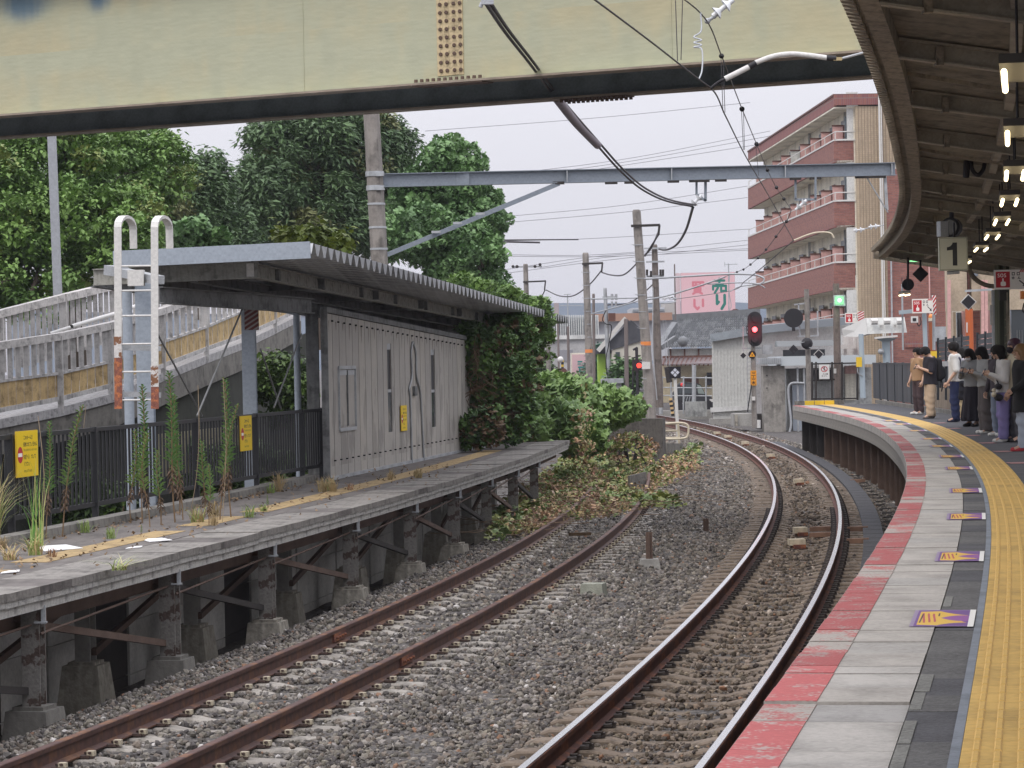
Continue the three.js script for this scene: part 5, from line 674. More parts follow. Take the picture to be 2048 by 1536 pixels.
  for (let i = 0; i < R.length - 1; i++) { const [x0, a] = R[i], [x1, b] = R[i + 1]; B().bar(up(a, -0.05), up(b.clone().lerp(a, i === 1 ? 0.02 : 0), -0.05), 0.16, 0.14).build('hand_rail', rail, t); const n = Math.round((x1 - x0) / 11.5); for (let k = 0; k < n; k++) { const p = a.clone().lerp(b, (k + 0.5) / n); B().bar(up(p, -1.15), up(p, -0.1), 0.085, 0.04, new THREE.Vector3(0.2, 0, 1)).build('slat', grey, t); } B().bar(up(a, -1.15), up(a, -0.03), 0.12, 0.12).build('post', grey, t); }
  B().tube([at(100, 668, 52.5), at(140, 655, 52.8)], 0.035, 8).tube([at(143, 653, 52.8), at(200, 636, 54), at(228, 628, 54.5), at(330, 590, 57)], 0.04, 8).build('handrail_tube', m_.whitePaint, t);
  B().tube([at(315, 602, 56), at(332, 590, 56.5), at(335, 582, 56.6)], 0.04, 8).tube([at(336, 585, 60), at(390, 592, 62)], 0.04, 8).build('handrail_tube', m_.whitePaint, t);
  const lp = thing('street_light_pole', 'slim square grey pole rising behind the ramp at left', 'light pole'), d = 62; B().bar(at(117, 625, d), at(100, 180, d), 0.17, 0.17, new THREE.Vector3(0, 0, 1)).build('shaft', M(L(0.38, 0.4, 0.43), { map: rep(T.fine, 1), roughness: 0.5 }), lp); B().box(0.26, 0.03, 0.26).build('base_plate', m_.galv, lp).position.copy(at(117, 622, d));
}
// ---------- foliage helpers ----------
const leafShape = (n, spread, len, wid, droop) => { // a spray of n pointed leaves, each two folded faces
  const P = []; for (let i = 0; i < n; i++) { const o = new THREE.Vector3(rr(-1, 1), rr(-1, 1), rr(-1, 1)).multiplyScalar(spread), a = rr(0, 6.283), e = rr(-0.7, 0.5) - droop, d = new THREE.Vector3(Math.cos(a) * Math.cos(e), Math.sin(e), Math.sin(a) * Math.cos(e)), s = new THREE.Vector3(-Math.sin(a), rr(-0.4, 0.4), Math.cos(a)), l = len * rr(0.7, 1.25), w = wid * rr(0.8, 1.2), m = o.clone().addScaledVector(d, l * 0.45).add(new THREE.Vector3(0, l * 0.1, 0)), tip = o.clone().addScaledVector(d, l); P.push(o, m.clone().addScaledVector(s, w), tip, o, tip, m.clone().addScaledVector(s, -w)); } return new MB().tri(P).g[0];
};
const broad = (n, spread, len) => { // lobed broad leaves (vine)
  const P = []; for (let i = 0; i < n; i++) { const o = new THREE.Vector3(rr(-1, 1), rr(-0.6, 0.6), rr(-1, 1)).multiplyScalar(spread), q = new THREE.Quaternion().setFromEuler(new THREE.Euler(rr(-0.9, 0.9), rr(0, 6.3), rr(-0.9, 0.9))), l = len * rr(0.65, 1.25), pt = (x, y, z) => new THREE.Vector3(x * l, y * l, z * l).applyQuaternion(q).add(o), R = [pt(0, 0, -0.15), pt(0.38, 0.05, -0.28), pt(0.5, -0.05, 0.15), pt(0.2, 0.02, 0.4), pt(0, -0.12, 0.75), pt(-0.2, 0.02, 0.4), pt(-0.5, -0.05, 0.15), pt(-0.38, 0.05, -0.28)], c = pt(0, 0.1, 0.1); for (let k = 0; k < 8; k++) P.push(c, R[k], R[(k + 1) % 8]); } return new MB().tri(P).g[0];
};
const leafM = M(0xffffff, { phys: true, roughness: 0.62, transmission: 0.12, thickness: 0 });
const leafOpaque = M(0xffffff, { roughness: 0.65 });
const ball3 = () => { let v; do v = new THREE.Vector3(rr(-1, 1), rr(-1, 1), rr(-1, 1)); while (v.lengthSq() > 1); return v; };
const place3 = (p, s) => m4().compose(p, new THREE.Quaternion().setFromEuler(new THREE.Euler(rr(-0.5, 0.5), rr(0, 6.3), rr(-0.5, 0.5))), new THREE.Vector3(s, s, s));
function crown(blobs, nClump, per, rc, col, hollow = 0.45) { // blobs [center, radii]; clumps with gaps, leaves on the clumps
  const list = [], cols = [], vol = blobs.map((b) => b[1].x * b[1].y * b[1].z), tot = vol.reduce((a, b) => a + b, 0);
  for (let i = 0; i < nClump; i++) {
    let r = rnd() * tot, k = 0; while (k < blobs.length - 1 && (r -= vol[k]) > 0) k++;
    const u = ball3(), m = u.length(); u.multiplyScalar(Math.max(m, hollow + (1 - hollow) * rnd()) / (m || 1)); const c = blobs[k][0].clone().add(u.clone().multiply(blobs[k][1])), rad = rc * rr(0.6, 1.3), cc = col(rnd());
    for (let j = 0; j < per; j++) { const d = ball3(), l = d.length() || 1; d.multiplyScalar(lerp(l, 1, 0.55) / l); const p = c.clone().add(new THREE.Vector3(d.x * rad, d.y * rad * 0.75, d.z * rad)); list.push(place3(p, rr(0.55, 1.45))); const n = rr(0.78, 1.2); cols.push(L(cc[0] * n, cc[1] * n, cc[2] * n)); }
  }
  return [list, cols];
}
function tree(name, label, base, top, r, limbs, geo, blobs, nC, per, rc, col, hollow) {
  const t = thing(name, label, 'tree'), b = B(), tp = base.clone().lerp(top, 0.8); b.rod(base, tp, r, r * 0.45, 10);
  for (const [c, rd] of blobs) for (let k = 0; k < limbs; k++) { const e = c.clone().add(ball3().multiply(rd).multiplyScalar(0.85)), s = base.clone().lerp(top, rr(0.3, 0.75)); b.tube([s, s.clone().lerp(e, 0.5).add(new THREE.Vector3(rr(-0.2, 0.2), rr(0, 0.3), 0)), e], r * 0.16, 5, 8); }
  b.build('trunk', M(0xffffff, { map: rep(T.bark, 0.8), roughness: 0.95 }), t); const [l, c] = crown(blobs, nC, per, rc, col, hollow); inst('crown', geo, leafM, l, t, c); return t;
}
const blob = (px, py, d, rx, ry, rz) => { const s = d / F; return [at(px, py, d), new THREE.Vector3(rx * s, ry * s, (rz || (rx + ry) / 2) * s)]; };
{
  const g1 = leafShape(7, 0.13, 0.13, 0.038, 0.2), g2 = leafShape(8, 0.15, 0.19, 0.034, 0.35), g3 = broad(4, 0.12, 0.12);
  const bright = (k) => k < 0.12 ? [0.2, 0.25, 0.06] : [0.1 + 0.08 * k, 0.195 + 0.11 * k, 0.045 + 0.02 * k], dark = (k) => k < 0.12 ? [0.18, 0.2, 0.08] : [0.07 + 0.06 * k, 0.125 + 0.09 * k, 0.055 + 0.03 * k], ivy = (k) => [0.1 + 0.07 * k, 0.19 + 0.11 * k, 0.07 + 0.035 * k];
  tree('leafy_tree', 'bright green leafy tree filling the upper left behind the ramp', at(150, 760, 72), at(160, 200, 72), 0.3, 5, g1, [blob(60, 330, 70, 170, 120), blob(230, 350, 74, 140, 130), blob(-60, 450, 68, 160, 160), blob(130, 480, 69, 190, 120), blob(300, 330, 75, 68, 78), blob(30, 590, 67, 110, 60), blob(250, 460, 72, 100, 90)], 470, 40, 0.4, bright, 0.25);
  tree('evergreen_tree', 'small dark evergreen in the gap between the two larger trees', at(400, 640, 86), at(405, 330, 86), 0.18, 5, g2, [blob(405, 385, 86, 58, 75), blob(370, 450, 85, 70, 60), blob(440, 470, 86, 60, 60)], 105, 36, 0.34, dark, 0.3);
  tree('evergreen_tree', 'large dark evergreen tree behind the shelter and the mast', at(640, 700, 90), at(650, 240, 90), 0.32, 7, g2, [blob(590, 300, 90, 100, 80), blob(700, 290, 91, 90, 75), blob(770, 300, 92, 62, 75), blob(530, 400, 89, 70, 90), blob(640, 430, 90, 110, 90), blob(770, 420, 92, 80, 90), blob(660, 250, 90, 70, 40)], 360, 36, 0.42, dark, 0.3);
  tree('vine_covered_tree', 'tall tree smothered in bright green climbing vines', at(890, 720, 82), at(900, 300, 82), 0.28, 3, g3, [blob(905, 340, 82, 62, 55), blob(880, 390, 82, 88, 55), blob(930, 430, 82, 72, 70), blob(860, 470, 80, 70, 50), blob(930, 520, 80, 72, 70), blob(800, 480, 79, 45, 45), blob(975, 570, 80, 36, 46), blob(830, 420, 83, 40, 50)], 360, 42, 0.34, ivy, 0.55);
  // shrubs behind the ramp and above the roof
  const shrub = (nm, lb, bl, n, per, rc, col, geo, cat = 'shrub') => { const t = thing(nm, lb, cat), [l, c] = crown(bl, n, per, rc, col, 0.2); inst('foliage', geo, leafM, l, t, c); const b = B(); for (const [c2, rd] of bl) for (let k = 0; k < 4; k++) b.tube([c2.clone().add(new THREE.Vector3(rr(-0.2, 0.2), -rd.y * 1.1, 0)), c2.clone().add(new THREE.Vector3(rr(-0.2, 0.2), 0, 0)), c2.clone().add(ball3().multiply(rd).multiplyScalar(0.8))], 0.015, 4, 6); b.build('stems', M(0xffffff, { map: rep(T.bark, 0.8) }), t); return t; };
  shrub('leafy_shrub', 'pale green leafy branches poking up behind the roof fascia left', [blob(385, 470, 60, 40, 26), blob(440, 480, 60, 26, 14)], 34, 30, 0.22, ivy, g3);
  shrub('leafy_shrub', 'yellow-green leafy sprigs rising behind the near roof corner', [blob(600, 480, 47, 32, 14), blob(660, 490, 47, 30, 12)], 16, 22, 0.16, (k) => [0.17 + 0.1 * k, 0.24 + 0.08 * k, 0.04], g1);
  shrub('roof_vine', 'green vine creeping over the far end of the shelter roof', [blob(925, 556, 54, 24, 6, 20), blob(965, 572, 56, 30, 7, 20), blob(1005, 588, 58, 28, 8, 20), blob(1050, 608, 59.5, 26, 11, 14), blob(1078, 625, 60, 16, 26, 12), blob(1090, 660, 60.2, 14, 26, 10), blob(1086, 695, 60.4, 9, 22, 8)], 85, 24, 0.13, (k) => [0.11 + 0.06 * k, 0.2 + 0.08 * k, 0.055], broad(3, 0.07, 0.09), 'vine');
  const hv = shrub('hanging_vine', 'dark leafy vine curtain hanging from the far shelter end', [blob(955, 700, 55.6, 26, 60, 14), blob(985, 760, 56, 40, 110, 14), blob(1020, 690, 57, 36, 70, 14), blob(1015, 800, 56, 40, 80, 16), blob(965, 850, 54.6, 34, 36, 14), blob(1050, 720, 58, 20, 60, 10)], 270, 36, 0.2, (k) => k < 0.18 ? [0.17, 0.11, 0.06] : [0.06 + 0.06 * k, 0.12 + 0.1 * k, 0.045], broad(4, 0.09, 0.085), 'vine');
  { const b = B(); for (let i = 0; i < 90; i++) { const x = rr(945, 1055), y = rr(640, 720), p = at(x, y, 55.2 + (x - 945) * 0.02); const pts = [p]; for (let k = 1; k < 5; k++) pts.push(p.clone().add(new THREE.Vector3(rr(-0.12, 0.12) * k, -0.22 * k, rr(-0.05, 0.05)))); b.tube(pts, 0.006, 4, 8); } b.build('dry_stems', M(L(0.16, 0.1, 0.06)), hv, 'tangle of dry brown stems'); }
  shrub('vine_bush', 'bright green mound of broad-leaved vine beyond the abandoned platform', [blob(1100, 800, 66, 80, 42, 60), blob(1180, 815, 68, 80, 34, 60), blob(1090, 850, 63, 60, 36, 40), blob(1155, 858, 64, 46, 40, 30), blob(1040, 860, 61, 40, 30, 20), blob(1235, 822, 80, 52, 20, 30)], 470, 30, 0.26, (k) => k < 0.06 ? [0.4, 0.34, 0.16] : [0.12 + 0.1 * k, 0.21 + 0.13 * k, 0.065 + 0.03 * k], broad(4, 0.12, 0.14), 'bush');
  shrub('leafy_shrub', 'dark green shrubs seen through the gaps under the ramp', [blob(570, 780, 62, 45, 70, 40), blob(350, 960, 58, 260, 70, 30), blob(120, 1010, 52, 140, 60, 30)], 150, 34, 0.3, (k) => [0.045 + 0.06 * k, 0.09 + 0.09 * k, 0.025], g1);
  shrub('conifer', 'blue-green conical conifer left of the green house', [blob(1200, 760, 175, 24, 26), blob(1202, 722, 175, 17, 30), blob(1200, 790, 175, 28, 24)], 60, 22, 0.4, (k) => [0.06, 0.15 + 0.04 * k, 0.11], leafShape(6, 0.2, 0.25, 0.08, 0), 'tree');
  shrub('leafy_shrub', 'dull green shrub below the black sign with four white diamonds', [blob(1080, 750, 150, 22, 34), blob(1160, 780, 160, 18, 26)], 50, 24, 0.4, (k) => [0.09 + 0.03 * k, 0.14 + 0.05 * k, 0.06], leafShape(6, 0.2, 0.25, 0.08, 0));
  shrub('leafy_shrub', 'small green garden tree between the green house and the white wall', [blob(1260, 745, 150, 18, 26), blob(1240, 770, 150, 18, 30)], 40, 24, 0.4, (k) => [0.1, 0.17 + 0.05 * k, 0.06], leafShape(6, 0.2, 0.25, 0.08, 0));
  // dying vines on the old track
  const dry = (k) => k < 0.6 ? [0.36 + 0.14 * rnd(), 0.25 + 0.1 * rnd(), 0.14 + 0.05 * rnd()] : k < 0.7 ? [0.2, 0.12, 0.07] : k < 0.85 ? [0.24, 0.27, 0.07] : [0.14, 0.21, 0.06];
  const l = [], c = [], gl = [], gc = []; const put = (px, py, y, s, green) => { const p = gnd(px, py, y); p.y += rr(-0.05, 0.12) * s; (green ? gl : l).push(place3(p, rr(0.7, 1.3))); const k = dry(green ? 0.7 + 0.3 * rnd() : rnd()), n = rr(0.75, 1.15); (green ? gc : c).push(L(k[0] * n, k[1] * n, k[2] * n)); };
  const inP = (x, y, P) => { let r = false; for (let i = 0, j = P.length - 1; i < P.length; j = i++) if ((P[i][1] > y) !== (P[j][1] > y) && x < (P[j][0] - P[i][0]) * (y - P[i][1]) / (P[j][1] - P[i][1]) + P[i][0]) r = !r; return r; };
  const area = [[988, 1078], [1010, 1010], [1120, 930], [1170, 890], [1240, 885], [1310, 930], [1340, 915], [1400, 890], [1392, 935], [1330, 965], [1300, 990], [1370, 1005], [1290, 1016], [1240, 1020], [1180, 1032], [1130, 1036], [1060, 1060]];
  for (let i = 0; i < 8200; i++) { const x = rr(980, 1410), y = rr(880, 1095); if (!inP(x, y, area)) continue; const gap = fbm(x / 600, y / 300, 12, 3, 7); put(x, y, YR - 0.05 + (y < 960 ? rr(-0.06, 0.08) : rr(-0.15, 0.0)), 1, gap > 0.56 && rnd() < 0.7); }
  for (let i = 0; i < 60; i++) { const u = rnd(), x = lerp(1150, 1180, rnd()), y = lerp(790 + (x - 1150) * 0.2, 920, u); const p = at(x, y, rr(64, 70)); l.push(place3(p, rr(0.8, 1.2))); const k = dry(rnd() * 0.8 + 0.1); c.push(L(...k)); }
  for (let i = 0; i < 260; i++) { const a = rr(0, 6.3), r = Math.sqrt(rnd()), x = 1262 + 46 * r * Math.cos(a), y = 896 + 30 * r * Math.sin(a), p = at(x, y, rr(67, 69.5)); if (y > 885 && Math.abs(x - 1262) < 22 && rnd() < 0.8) continue; (rnd() < 0.4 ? gl : l).push(place3(p, rr(0.8, 1.2))); const k = dry(rnd() * 0.8 + 0.2), g = gl.length > gc.length; (g ? gc : c).push(L(...k)); }
  for (let i = 0; i < 110; i++) { const x = rr(1148, 1182), y = rr(815, 985), p = at(x, y, 60 + rr(1, 4)); l.push(place3(p, rr(0.8, 1.3))); const k = dry(rnd()); c.push(L(...k)); }
  const v = thing('dead_vines', 'withered tan and yellow-green vine leaves over the end of the old track', 'vine'); v.userData.kind = 'stuff'; inst('dry_leaves', broad(4, 0.11, 0.085), leafOpaque, l, v, c); inst('yellowing_leaves', broad(4, 0.11, 0.1), leafM, gl, v, gc);
  { const b = B(); for (let i = 0; i < 160; i++) { let x, y; do { x = rr(1000, 1380); y = rr(885, 1080); } while (!inP(x, y, area)); const p = gnd(x, y, YR), pts = [p]; let a = rr(0, 6.3); for (let k = 1; k < 6; k++) { a += rr(-0.7, 0.7); pts.push(pts[k - 1].clone().add(new THREE.Vector3(Math.cos(a) * 0.25, rr(-0.04, 0.05), Math.sin(a) * 0.25))); } b.tube(pts, 0.005, 4, 12); } b.build('runners', M(L(0.2, 0.13, 0.08)), v); }
  // climbing weeds on the platform: tall stalks with whorled narrow leaves
  const weedVar = (h, lean, drym) => { const t = new THREE.Group(), st = B(), P = [], P2 = [], top = new THREE.Vector3(lean, h, 0); const w1 = rr(0.015, 0.045), w2 = rr(0, 6), pos = (f) => new THREE.Vector3(lean * f * f + w1 * Math.sin(f * 4 + w2) - w1 * Math.sin(w2), h * f, w1 * Math.sin(f * 5 + 1) - w1 * Math.sin(1)); const pts = []; for (let i = 0; i <= 6; i++) pts.push(pos(i / 6)); st.tube(pts, 0.007, 5, 14);
    const n = Math.round(h * 95); for (let i = 0; i < n; i++) { const f = 0.22 + 0.78 * i / n, o = pos(f), a = i * 2.4, low = f < 0.38, len = (low ? 0.06 : 0.15 - 0.09 * f) * rr(0.8, 1.2), d = new THREE.Vector3(Math.cos(a), low ? -0.6 : 0.75 + 0.35 * f, Math.sin(a)).normalize(), s = new THREE.Vector3(-Math.sin(a), 0, Math.cos(a)), w = rr(0.008, 0.014), m = o.clone().addScaledVector(d, len * 0.5).add(new THREE.Vector3(0, 0.004, 0)), e = o.clone().addScaledVector(d, len).add(new THREE.Vector3(0, -len * 0.3, 0)); (low ? P2 : P).push(o, m.clone().addScaledVector(s, w), e, o, e, m.clone().addScaledVector(s, -w)); }
    st.build('stem', M(L(0.2, 0.13, 0.07)), t); new MB().tri(P).build('leaves', M(L(...drym), { phys: true, transmission: 0.1, roughness: 0.7 }), t); if (P2.length) new MB().tri(P2).build('withered_leaves', M(L(0.13, 0.085, 0.055)), t); return t; };
  const wv = [weedVar(1.3, 0.06, [0.1, 0.21, 0.05]), weedVar(1.2, 0.25, [0.13, 0.22, 0.06]), weedVar(1, -0.08, [0.16, 0.26, 0.06]), weedVar(0.75, 0.03, [0.15, 0.27, 0.07])];
  const wd = [[92, 1078, 845, 0, 'leftmost tall weed, short, before the fence beside the yellow sign', 0], [125, 1074, 813, 1, 'tall weed leaning right, in front of the black fence at left', 1], [262, 1046, 862, 2, 'yellowish weed before the white column foot, left of the cluster', 2], [285, 1046, 772, 0, 'tall weed in front of the ladder column, reaching highest there', 0], [300, 1054, 868, 2, 'bushy weed right beside the ladder column, lower than its neighbour', 2], [322, 1050, 900, 3, 'short weed right of the ladder column cluster', 3], [350, 1045, 745, 0, 'tallest weed standing alone right of the ladder', 0], [366, 1040, 790, 0, 'slimmer weed close right of the tallest one', 0], [360, 1030, 885, 3, 'low green weed at the foot of the tallest one', 3], [410, 1035, 882, 3, 'short weed between the tallest one and the right-hand sign', 3], [440, 1040, 810, 1, 'weed leaning toward the right-hand yellow sign', 1], [462, 1035, 758, 0, 'tall weed directly left of the right-hand yellow sign', 0], [418, 1050, 930, 3, 'small brown-stemmed weed low in the middle of the platform', 3], [246, 1030, 985, 3, 'tiny weed sprout at the platform kerb left of the column', 3], [282, 1075, 1050, 3, 'tiny weed sprout in the yellow line right of the torn sheet', 3], [536, 1022, 990, 3, 'tiny lone weed sprout on the yellow line near the metal wall', 3]];
  wd.forEach(([px, py, yt, k, lb]) => { const p = gnd(px, py, YL), h = at(px, yt, -p.z).y - YL, o = wv[k].clone(); o.name = numbered('tall_weed'); o.position.copy(p); const bh = [1.3, 1.2, 1, 0.75][k]; o.scale.setScalar(h / bh); if (k !== 1) o.rotation.y = rr(0, 6.3); scene.add(o); tag(o, lb, 'weed', 'tall weeds on the abandoned platform'); });
  const dryS = (a, name, label) => tag(B().tube(a.map(([x, y]) => at(x, y, -gnd(a[0][0], a[0][1], YL).z)), 0.0032, 4, 16).build(name, M(L(0.33, 0.25, 0.16))), label, 'dry stalk');
  dryS([[86, 1090], [88, 950], [82, 880], [76, 832]], 'dry_stalk', 'pale dry stalk standing right of the left yellow sign'); dryS([[378, 1040], [392, 960], [398, 870], [396, 770]], 'dry_stalk', 'pale dry stalk right of the tallest weed'); dryS([[445, 1045], [452, 900], [448, 790], [446, 755]], 'dry_stalk', 'thin dry stalk with a brown seed head by the right sign'); dryS([[168, 1010], [166, 880], [172, 810]], 'dry_stalk', 'thin dry stalk beside the leaning weed');
  // grass tufts
  const grass = (px, py, n, h, spread, cols, label) => { const t = thing('grass_tuft', label, 'grass tuft', gnd(px, py, YL)), Ps = cols.map(() => []); for (let i = 0; i < n; i++) { const a = rr(0, 6.3), l = h * rr(0.5, 1.15), s = spread * rr(0.2, 1.1), w = 0.007, o = new THREE.Vector3(rr(-0.06, 0.06), 0, rr(-0.06, 0.06)), d = new THREE.Vector3(Math.cos(a) * s, 0, Math.sin(a) * s), q = (f) => o.clone().addScaledVector(d, f * f).add(new THREE.Vector3(0, l * (f - 0.42 * f * f * f * (s / spread)), 0)), sd = new THREE.Vector3(-Math.sin(a), 0, Math.cos(a)).multiplyScalar(w), P = Ps[i % cols.length]; for (let k = 0; k < 5; k++) { const f0 = k / 5, f1 = (k + 1) / 5, w0 = 1 - f0, w1 = 1 - f1; P.push(q(f0).addScaledVector(sd, w0), q(f1).addScaledVector(sd, w1), q(f1).addScaledVector(sd, -w1), q(f0).addScaledVector(sd, w0), q(f1).addScaledVector(sd, -w1), q(f0).addScaledVector(sd, -w0)); } } cols.forEach((c2, i) => new MB().tri(Ps[i]).build(i ? 'green_blades' : 'dry_blades', M(L(...c2), { phys: true, transmission: 0.15, roughness: 0.7 }), t)); return t; };
  { const tuft = (n, h, c2) => { const P = []; for (let i = 0; i < n; i++) { const a = rr(0, 6.3), l = h * rr(0.4, 1.1), s = h * rr(0.1, 0.9), o = new THREE.Vector3(rr(-0.05, 0.05), 0, rr(-0.05, 0.05)), m = o.clone().add(new THREE.Vector3(Math.cos(a) * s * 0.4, l * 0.7, Math.sin(a) * s * 0.4)), e = o.clone().add(new THREE.Vector3(Math.cos(a) * s, l * 0.9, Math.sin(a) * s)), d = new THREE.Vector3(-Math.sin(a), 0, Math.cos(a)).multiplyScalar(0.004); P.push(o.clone().add(d), m.clone().add(d), m.clone().sub(d), o.clone().add(d), m.clone().sub(d), o.clone().sub(d), m.clone().add(d), e, m.clone().sub(d)); } const g = new THREE.Group(); new MB().tri(P).build('blades', M(L(...c2), { phys: true, transmission: 0.1, roughness: 0.8 }), g); return g; };
    const vs = [tuft(50, 0.2, [0.36, 0.28, 0.14]), tuft(40, 0.16, [0.22, 0.3, 0.08]), tuft(60, 0.3, [0.42, 0.32, 0.17]), tuft(30, 0.12, [0.3, 0.17, 0.09])];
    for (let i = 0; i < 30; i++) { const z = 20 + 24 * Math.pow(rnd(), 1.5), k = i % 3, o = vs[i % 4].clone(); o.name = numbered('grass_sprig'); o.position.copy(off(LE, z, k === 0 ? rr(-1.3, -0.8) : k === 1 ? rr(-2.02, -1.9) : rr(-1.35, -0.6), YL)); o.rotation.y = rr(0, 6.3); o.scale.setScalar(rr(0.5, 1.2)); scene.add(o); tag(o, 'small dry grass sprig in a crack of the abandoned platform', 'grass', 'grass sprigs in the platform cracks'); }
    const ll = [], lc = []; for (let i = 0; i < 520; i++) { const z = rr(19, 48), k = rnd(); ll.push(place3(off(LE, z, k < 0.5 ? -2 + 0.25 * rnd() * rnd() : k < 0.75 ? rr(-1.3, -0.7) : rr(-1.9, -0.1), YL + 0.012), rr(0.5, 1.2))); const n = rr(0.5, 1.1); lc.push(L(0.26 * n, 0.17 * n, 0.09 * n)); } const lt = thing('leaf_litter', 'scattered dry brown leaves and dirt on the abandoned platform', 'leaf litter'); lt.userData.kind = 'stuff'; inst('leaves', broad(2, 0.05, 0.04), leafOpaque, ll, lt, lc); }
  grass(-12, 1085, 150, 1.0, 0.75, [[0.5, 0.42, 0.2], [0.3, 0.36, 0.1]], 'large straw-coloured grass tuft at the left edge below the sign'); grass(75, 1095, 26, 1.0, 0.4, [[0.38, 0.4, 0.14], [0.16, 0.36, 0.07]], 'green upright grass tuft in front of the left yellow sign'); grass(70, 1110, 60, 0.28, 0.3, [[0.52, 0.4, 0.2], [0.28, 0.36, 0.1]], 'low straw grass patch beside the large white torn sheet'); grass(395, 1045, 60, 0.25, 0.25, [[0.4, 0.3, 0.14], [0.28, 0.36, 0.1]], 'low dry grass at the foot of the weeds mid-platform'); grass(20, 1120, 50, 0.2, 0.35, [[0.5, 0.36, 0.2], [0.4, 0.34, 0.14]], 'dry flattened grass on the yellow line at far left'); grass(240, 1140, 40, 0.16, 0.5, [[0.55, 0.5, 0.28], [0.36, 0.44, 0.14]], 'pale grass drooping over the edge of the abandoned platform');
}
// ---------- wall, buffer stop and small things by the track ends ----------
{
  const t = struct(thing('concrete_wall', 'dark stained concrete wall behind the buried buffer stop', 'wall')); const d = 77; const a = at(1190, 838, d + 1), c = at(1325, 838, d);
  for (let k = 0; k < 1; k++) B().hexa(...[-1.7, a.y].map((y) => [a.clone().setY(y), c.clone().setY(y), c.clone().setY(y).add(new THREE.Vector3(0.1, 0, -0.5)), a.clone().setY(y).add(new THREE.Vector3(0, 0, -0.5))])).build('wall_body', M(L(0.11, 0.1, 0.09), { map: rep(T.stain, 0.9), roughness: 0.95 }), t);
  B().bar(at(1325, 905, d + 2), at(1356, 905, d + 3), 0.3, 0.5).build('low_block', m_.concreteDark, t);
  const bs = thing('buffer_stop', 'dark old-rail buffer stop half buried in dead vines', 'buffer stop'), z = 70; for (const x of [1245, 1278]) B().tube([at(x - 12, 935, z), at(x, 885, z), at(x + 6, 872, z)], 0.05, 6).bar(at(x + 12, 932, z + 1.2), at(x + 2, 878, z), 0.09, 0.09).build('bent_rail', m_.darkSteel, bs); B().bar(at(1240, 882, z - 0.1), at(1288, 884, z - 0.1), 0.2, 0.2).build('cross_beam', m_.darkSteel, bs);
  const ors = thing('old_rail_end', 'bent rusty end of rail sticking out of the dead vines', 'rail'); B().tube([at(1288, 988, 57), at(1296, 965, 60), at(1298, 948, 62)], 0.04, 6).build('rail', m_.railRust, ors); B().bar(at(1258, 966, 60), at(1292, 958, 60.5), 0.05, 0.3).build('side_plate', m_.concreteDark, ors);
  // cream post and pipe barrier
  const p1 = thing('cream_post', 'short cream double post at the end of the abandoned platform', 'post'), e = -gnd(1112, 872, YL).z; B().bar(at(1112, 874, e), at(1109, 815, e), 0.05, 0.05).build('post', m_.creamPaint, p1); B().bar(at(1116, 872, e + 0.3), at(1114, 819, e + 0.3), 0.04, 0.04).build('post', m_.creamPaint, p1); B().box(0.28, 0.04, 0.2).build('foot', m_.concreteDark, p1).position.copy(at(1114, 874, e));
  const pb = thing('pipe_barrier', 'cream tubular barrier with rounded end beside the white sign post', 'barrier'), q = 83; for (const y of [848, 862, 876]) B().tube([at(1322, y, q), at(1358, y - 1, q)], 0.03, 6).build('rail', m_.creamPaint, pb); B().tube([at(1322, 848, q - 0.2), at(1364, 846, q - 0.2), at(1375, 850, q - 0.2), at(1377, 862, q - 0.2), at(1374, 874, q - 0.2), at(1364, 877, q - 0.2), at(1322, 878, q - 0.2)], 0.035, 6).build('loop', m_.creamPaint, pb); B().bar(at(1359, 895, q), at(1356, 845, q), 0.1, 0.06).build('post', m_.creamPaint, pb);
  // white pole sign with four diamonds
  const dia = canvasMat(128, 128, (c2, w, h) => { c2.fillStyle = '#15121c'; c2.fillRect(0, 0, w, h); c2.fillStyle = '#c9ccd6'; for (const [x, y] of [[64, 36], [36, 64], [92, 64], [64, 92]]) { c2.beginPath(); c2.moveTo(x, y - 23); c2.lineTo(x + 23, y); c2.lineTo(x, y + 23); c2.lineTo(x - 23, y); c2.fill(); } });
  { const s = thing('diamond_sign', 'white post carrying a black square sign with four white diamonds', 'sign'), z2 = 83.5; B().rod(at(1357, 896, z2), at(1350, 756, z2), 0.05, 0.05).build('post', m_.whitePaint, s); const sz = 23 / F * z2; plate('board', sz, sz, 0.02, dia, m_.black, s, at(1350, 745, z2 - 0.08), 0.1); }
  { const s = thing('diamond_sign', 'black square sign with four diamonds half hidden by the hanging vine', 'sign'), z2 = 62; B().bar(at(1060, 830, z2), at(1058, 712, z2), 0.05, 0.05).bar(at(1043, 700, z2), at(1058, 722, z2), 0.02, 0.02).build('post', m_.galv, s); const sz = 29 / F * z2; plate('board', sz, sz, 0.02, dia, m_.black, s, at(1056, 700, z2 - 0.08), -0.1); }
  // rail stumps and marker blocks in the ballast
  const stump = (px, py, yt, d2, lb, foot) => { const p = gnd(px, py, -1.27), s = thing('rail_stump', lb, 'post'); const top = at(px, yt, -p.z); B().box(0.09, top.y + 1.4, 0.014, p.x, (top.y - 1.4) / 2, p.z).box(0.014, top.y + 1.4, 0.08, p.x, (top.y - 1.4) / 2, p.z).build('rail', m_.brownSteel, s); if (foot) B().hexa(...[[0.16, -1.4], [0.12, -1.2]].map(([w, y]) => [[-w, w], [w, w], [w, -w], [-w, -w]].map(([u, v]) => new THREE.Vector3(p.x + u, y, p.z + v)))).build('foot', m_.concrete, s); };
  stump(1299, 1128, 1064, 38, 'taller rusty rail stump set in a concrete foot', true); stump(1412, 1056, 1037, 46, 'shorter rusty rail stump farther along the ballast', false);
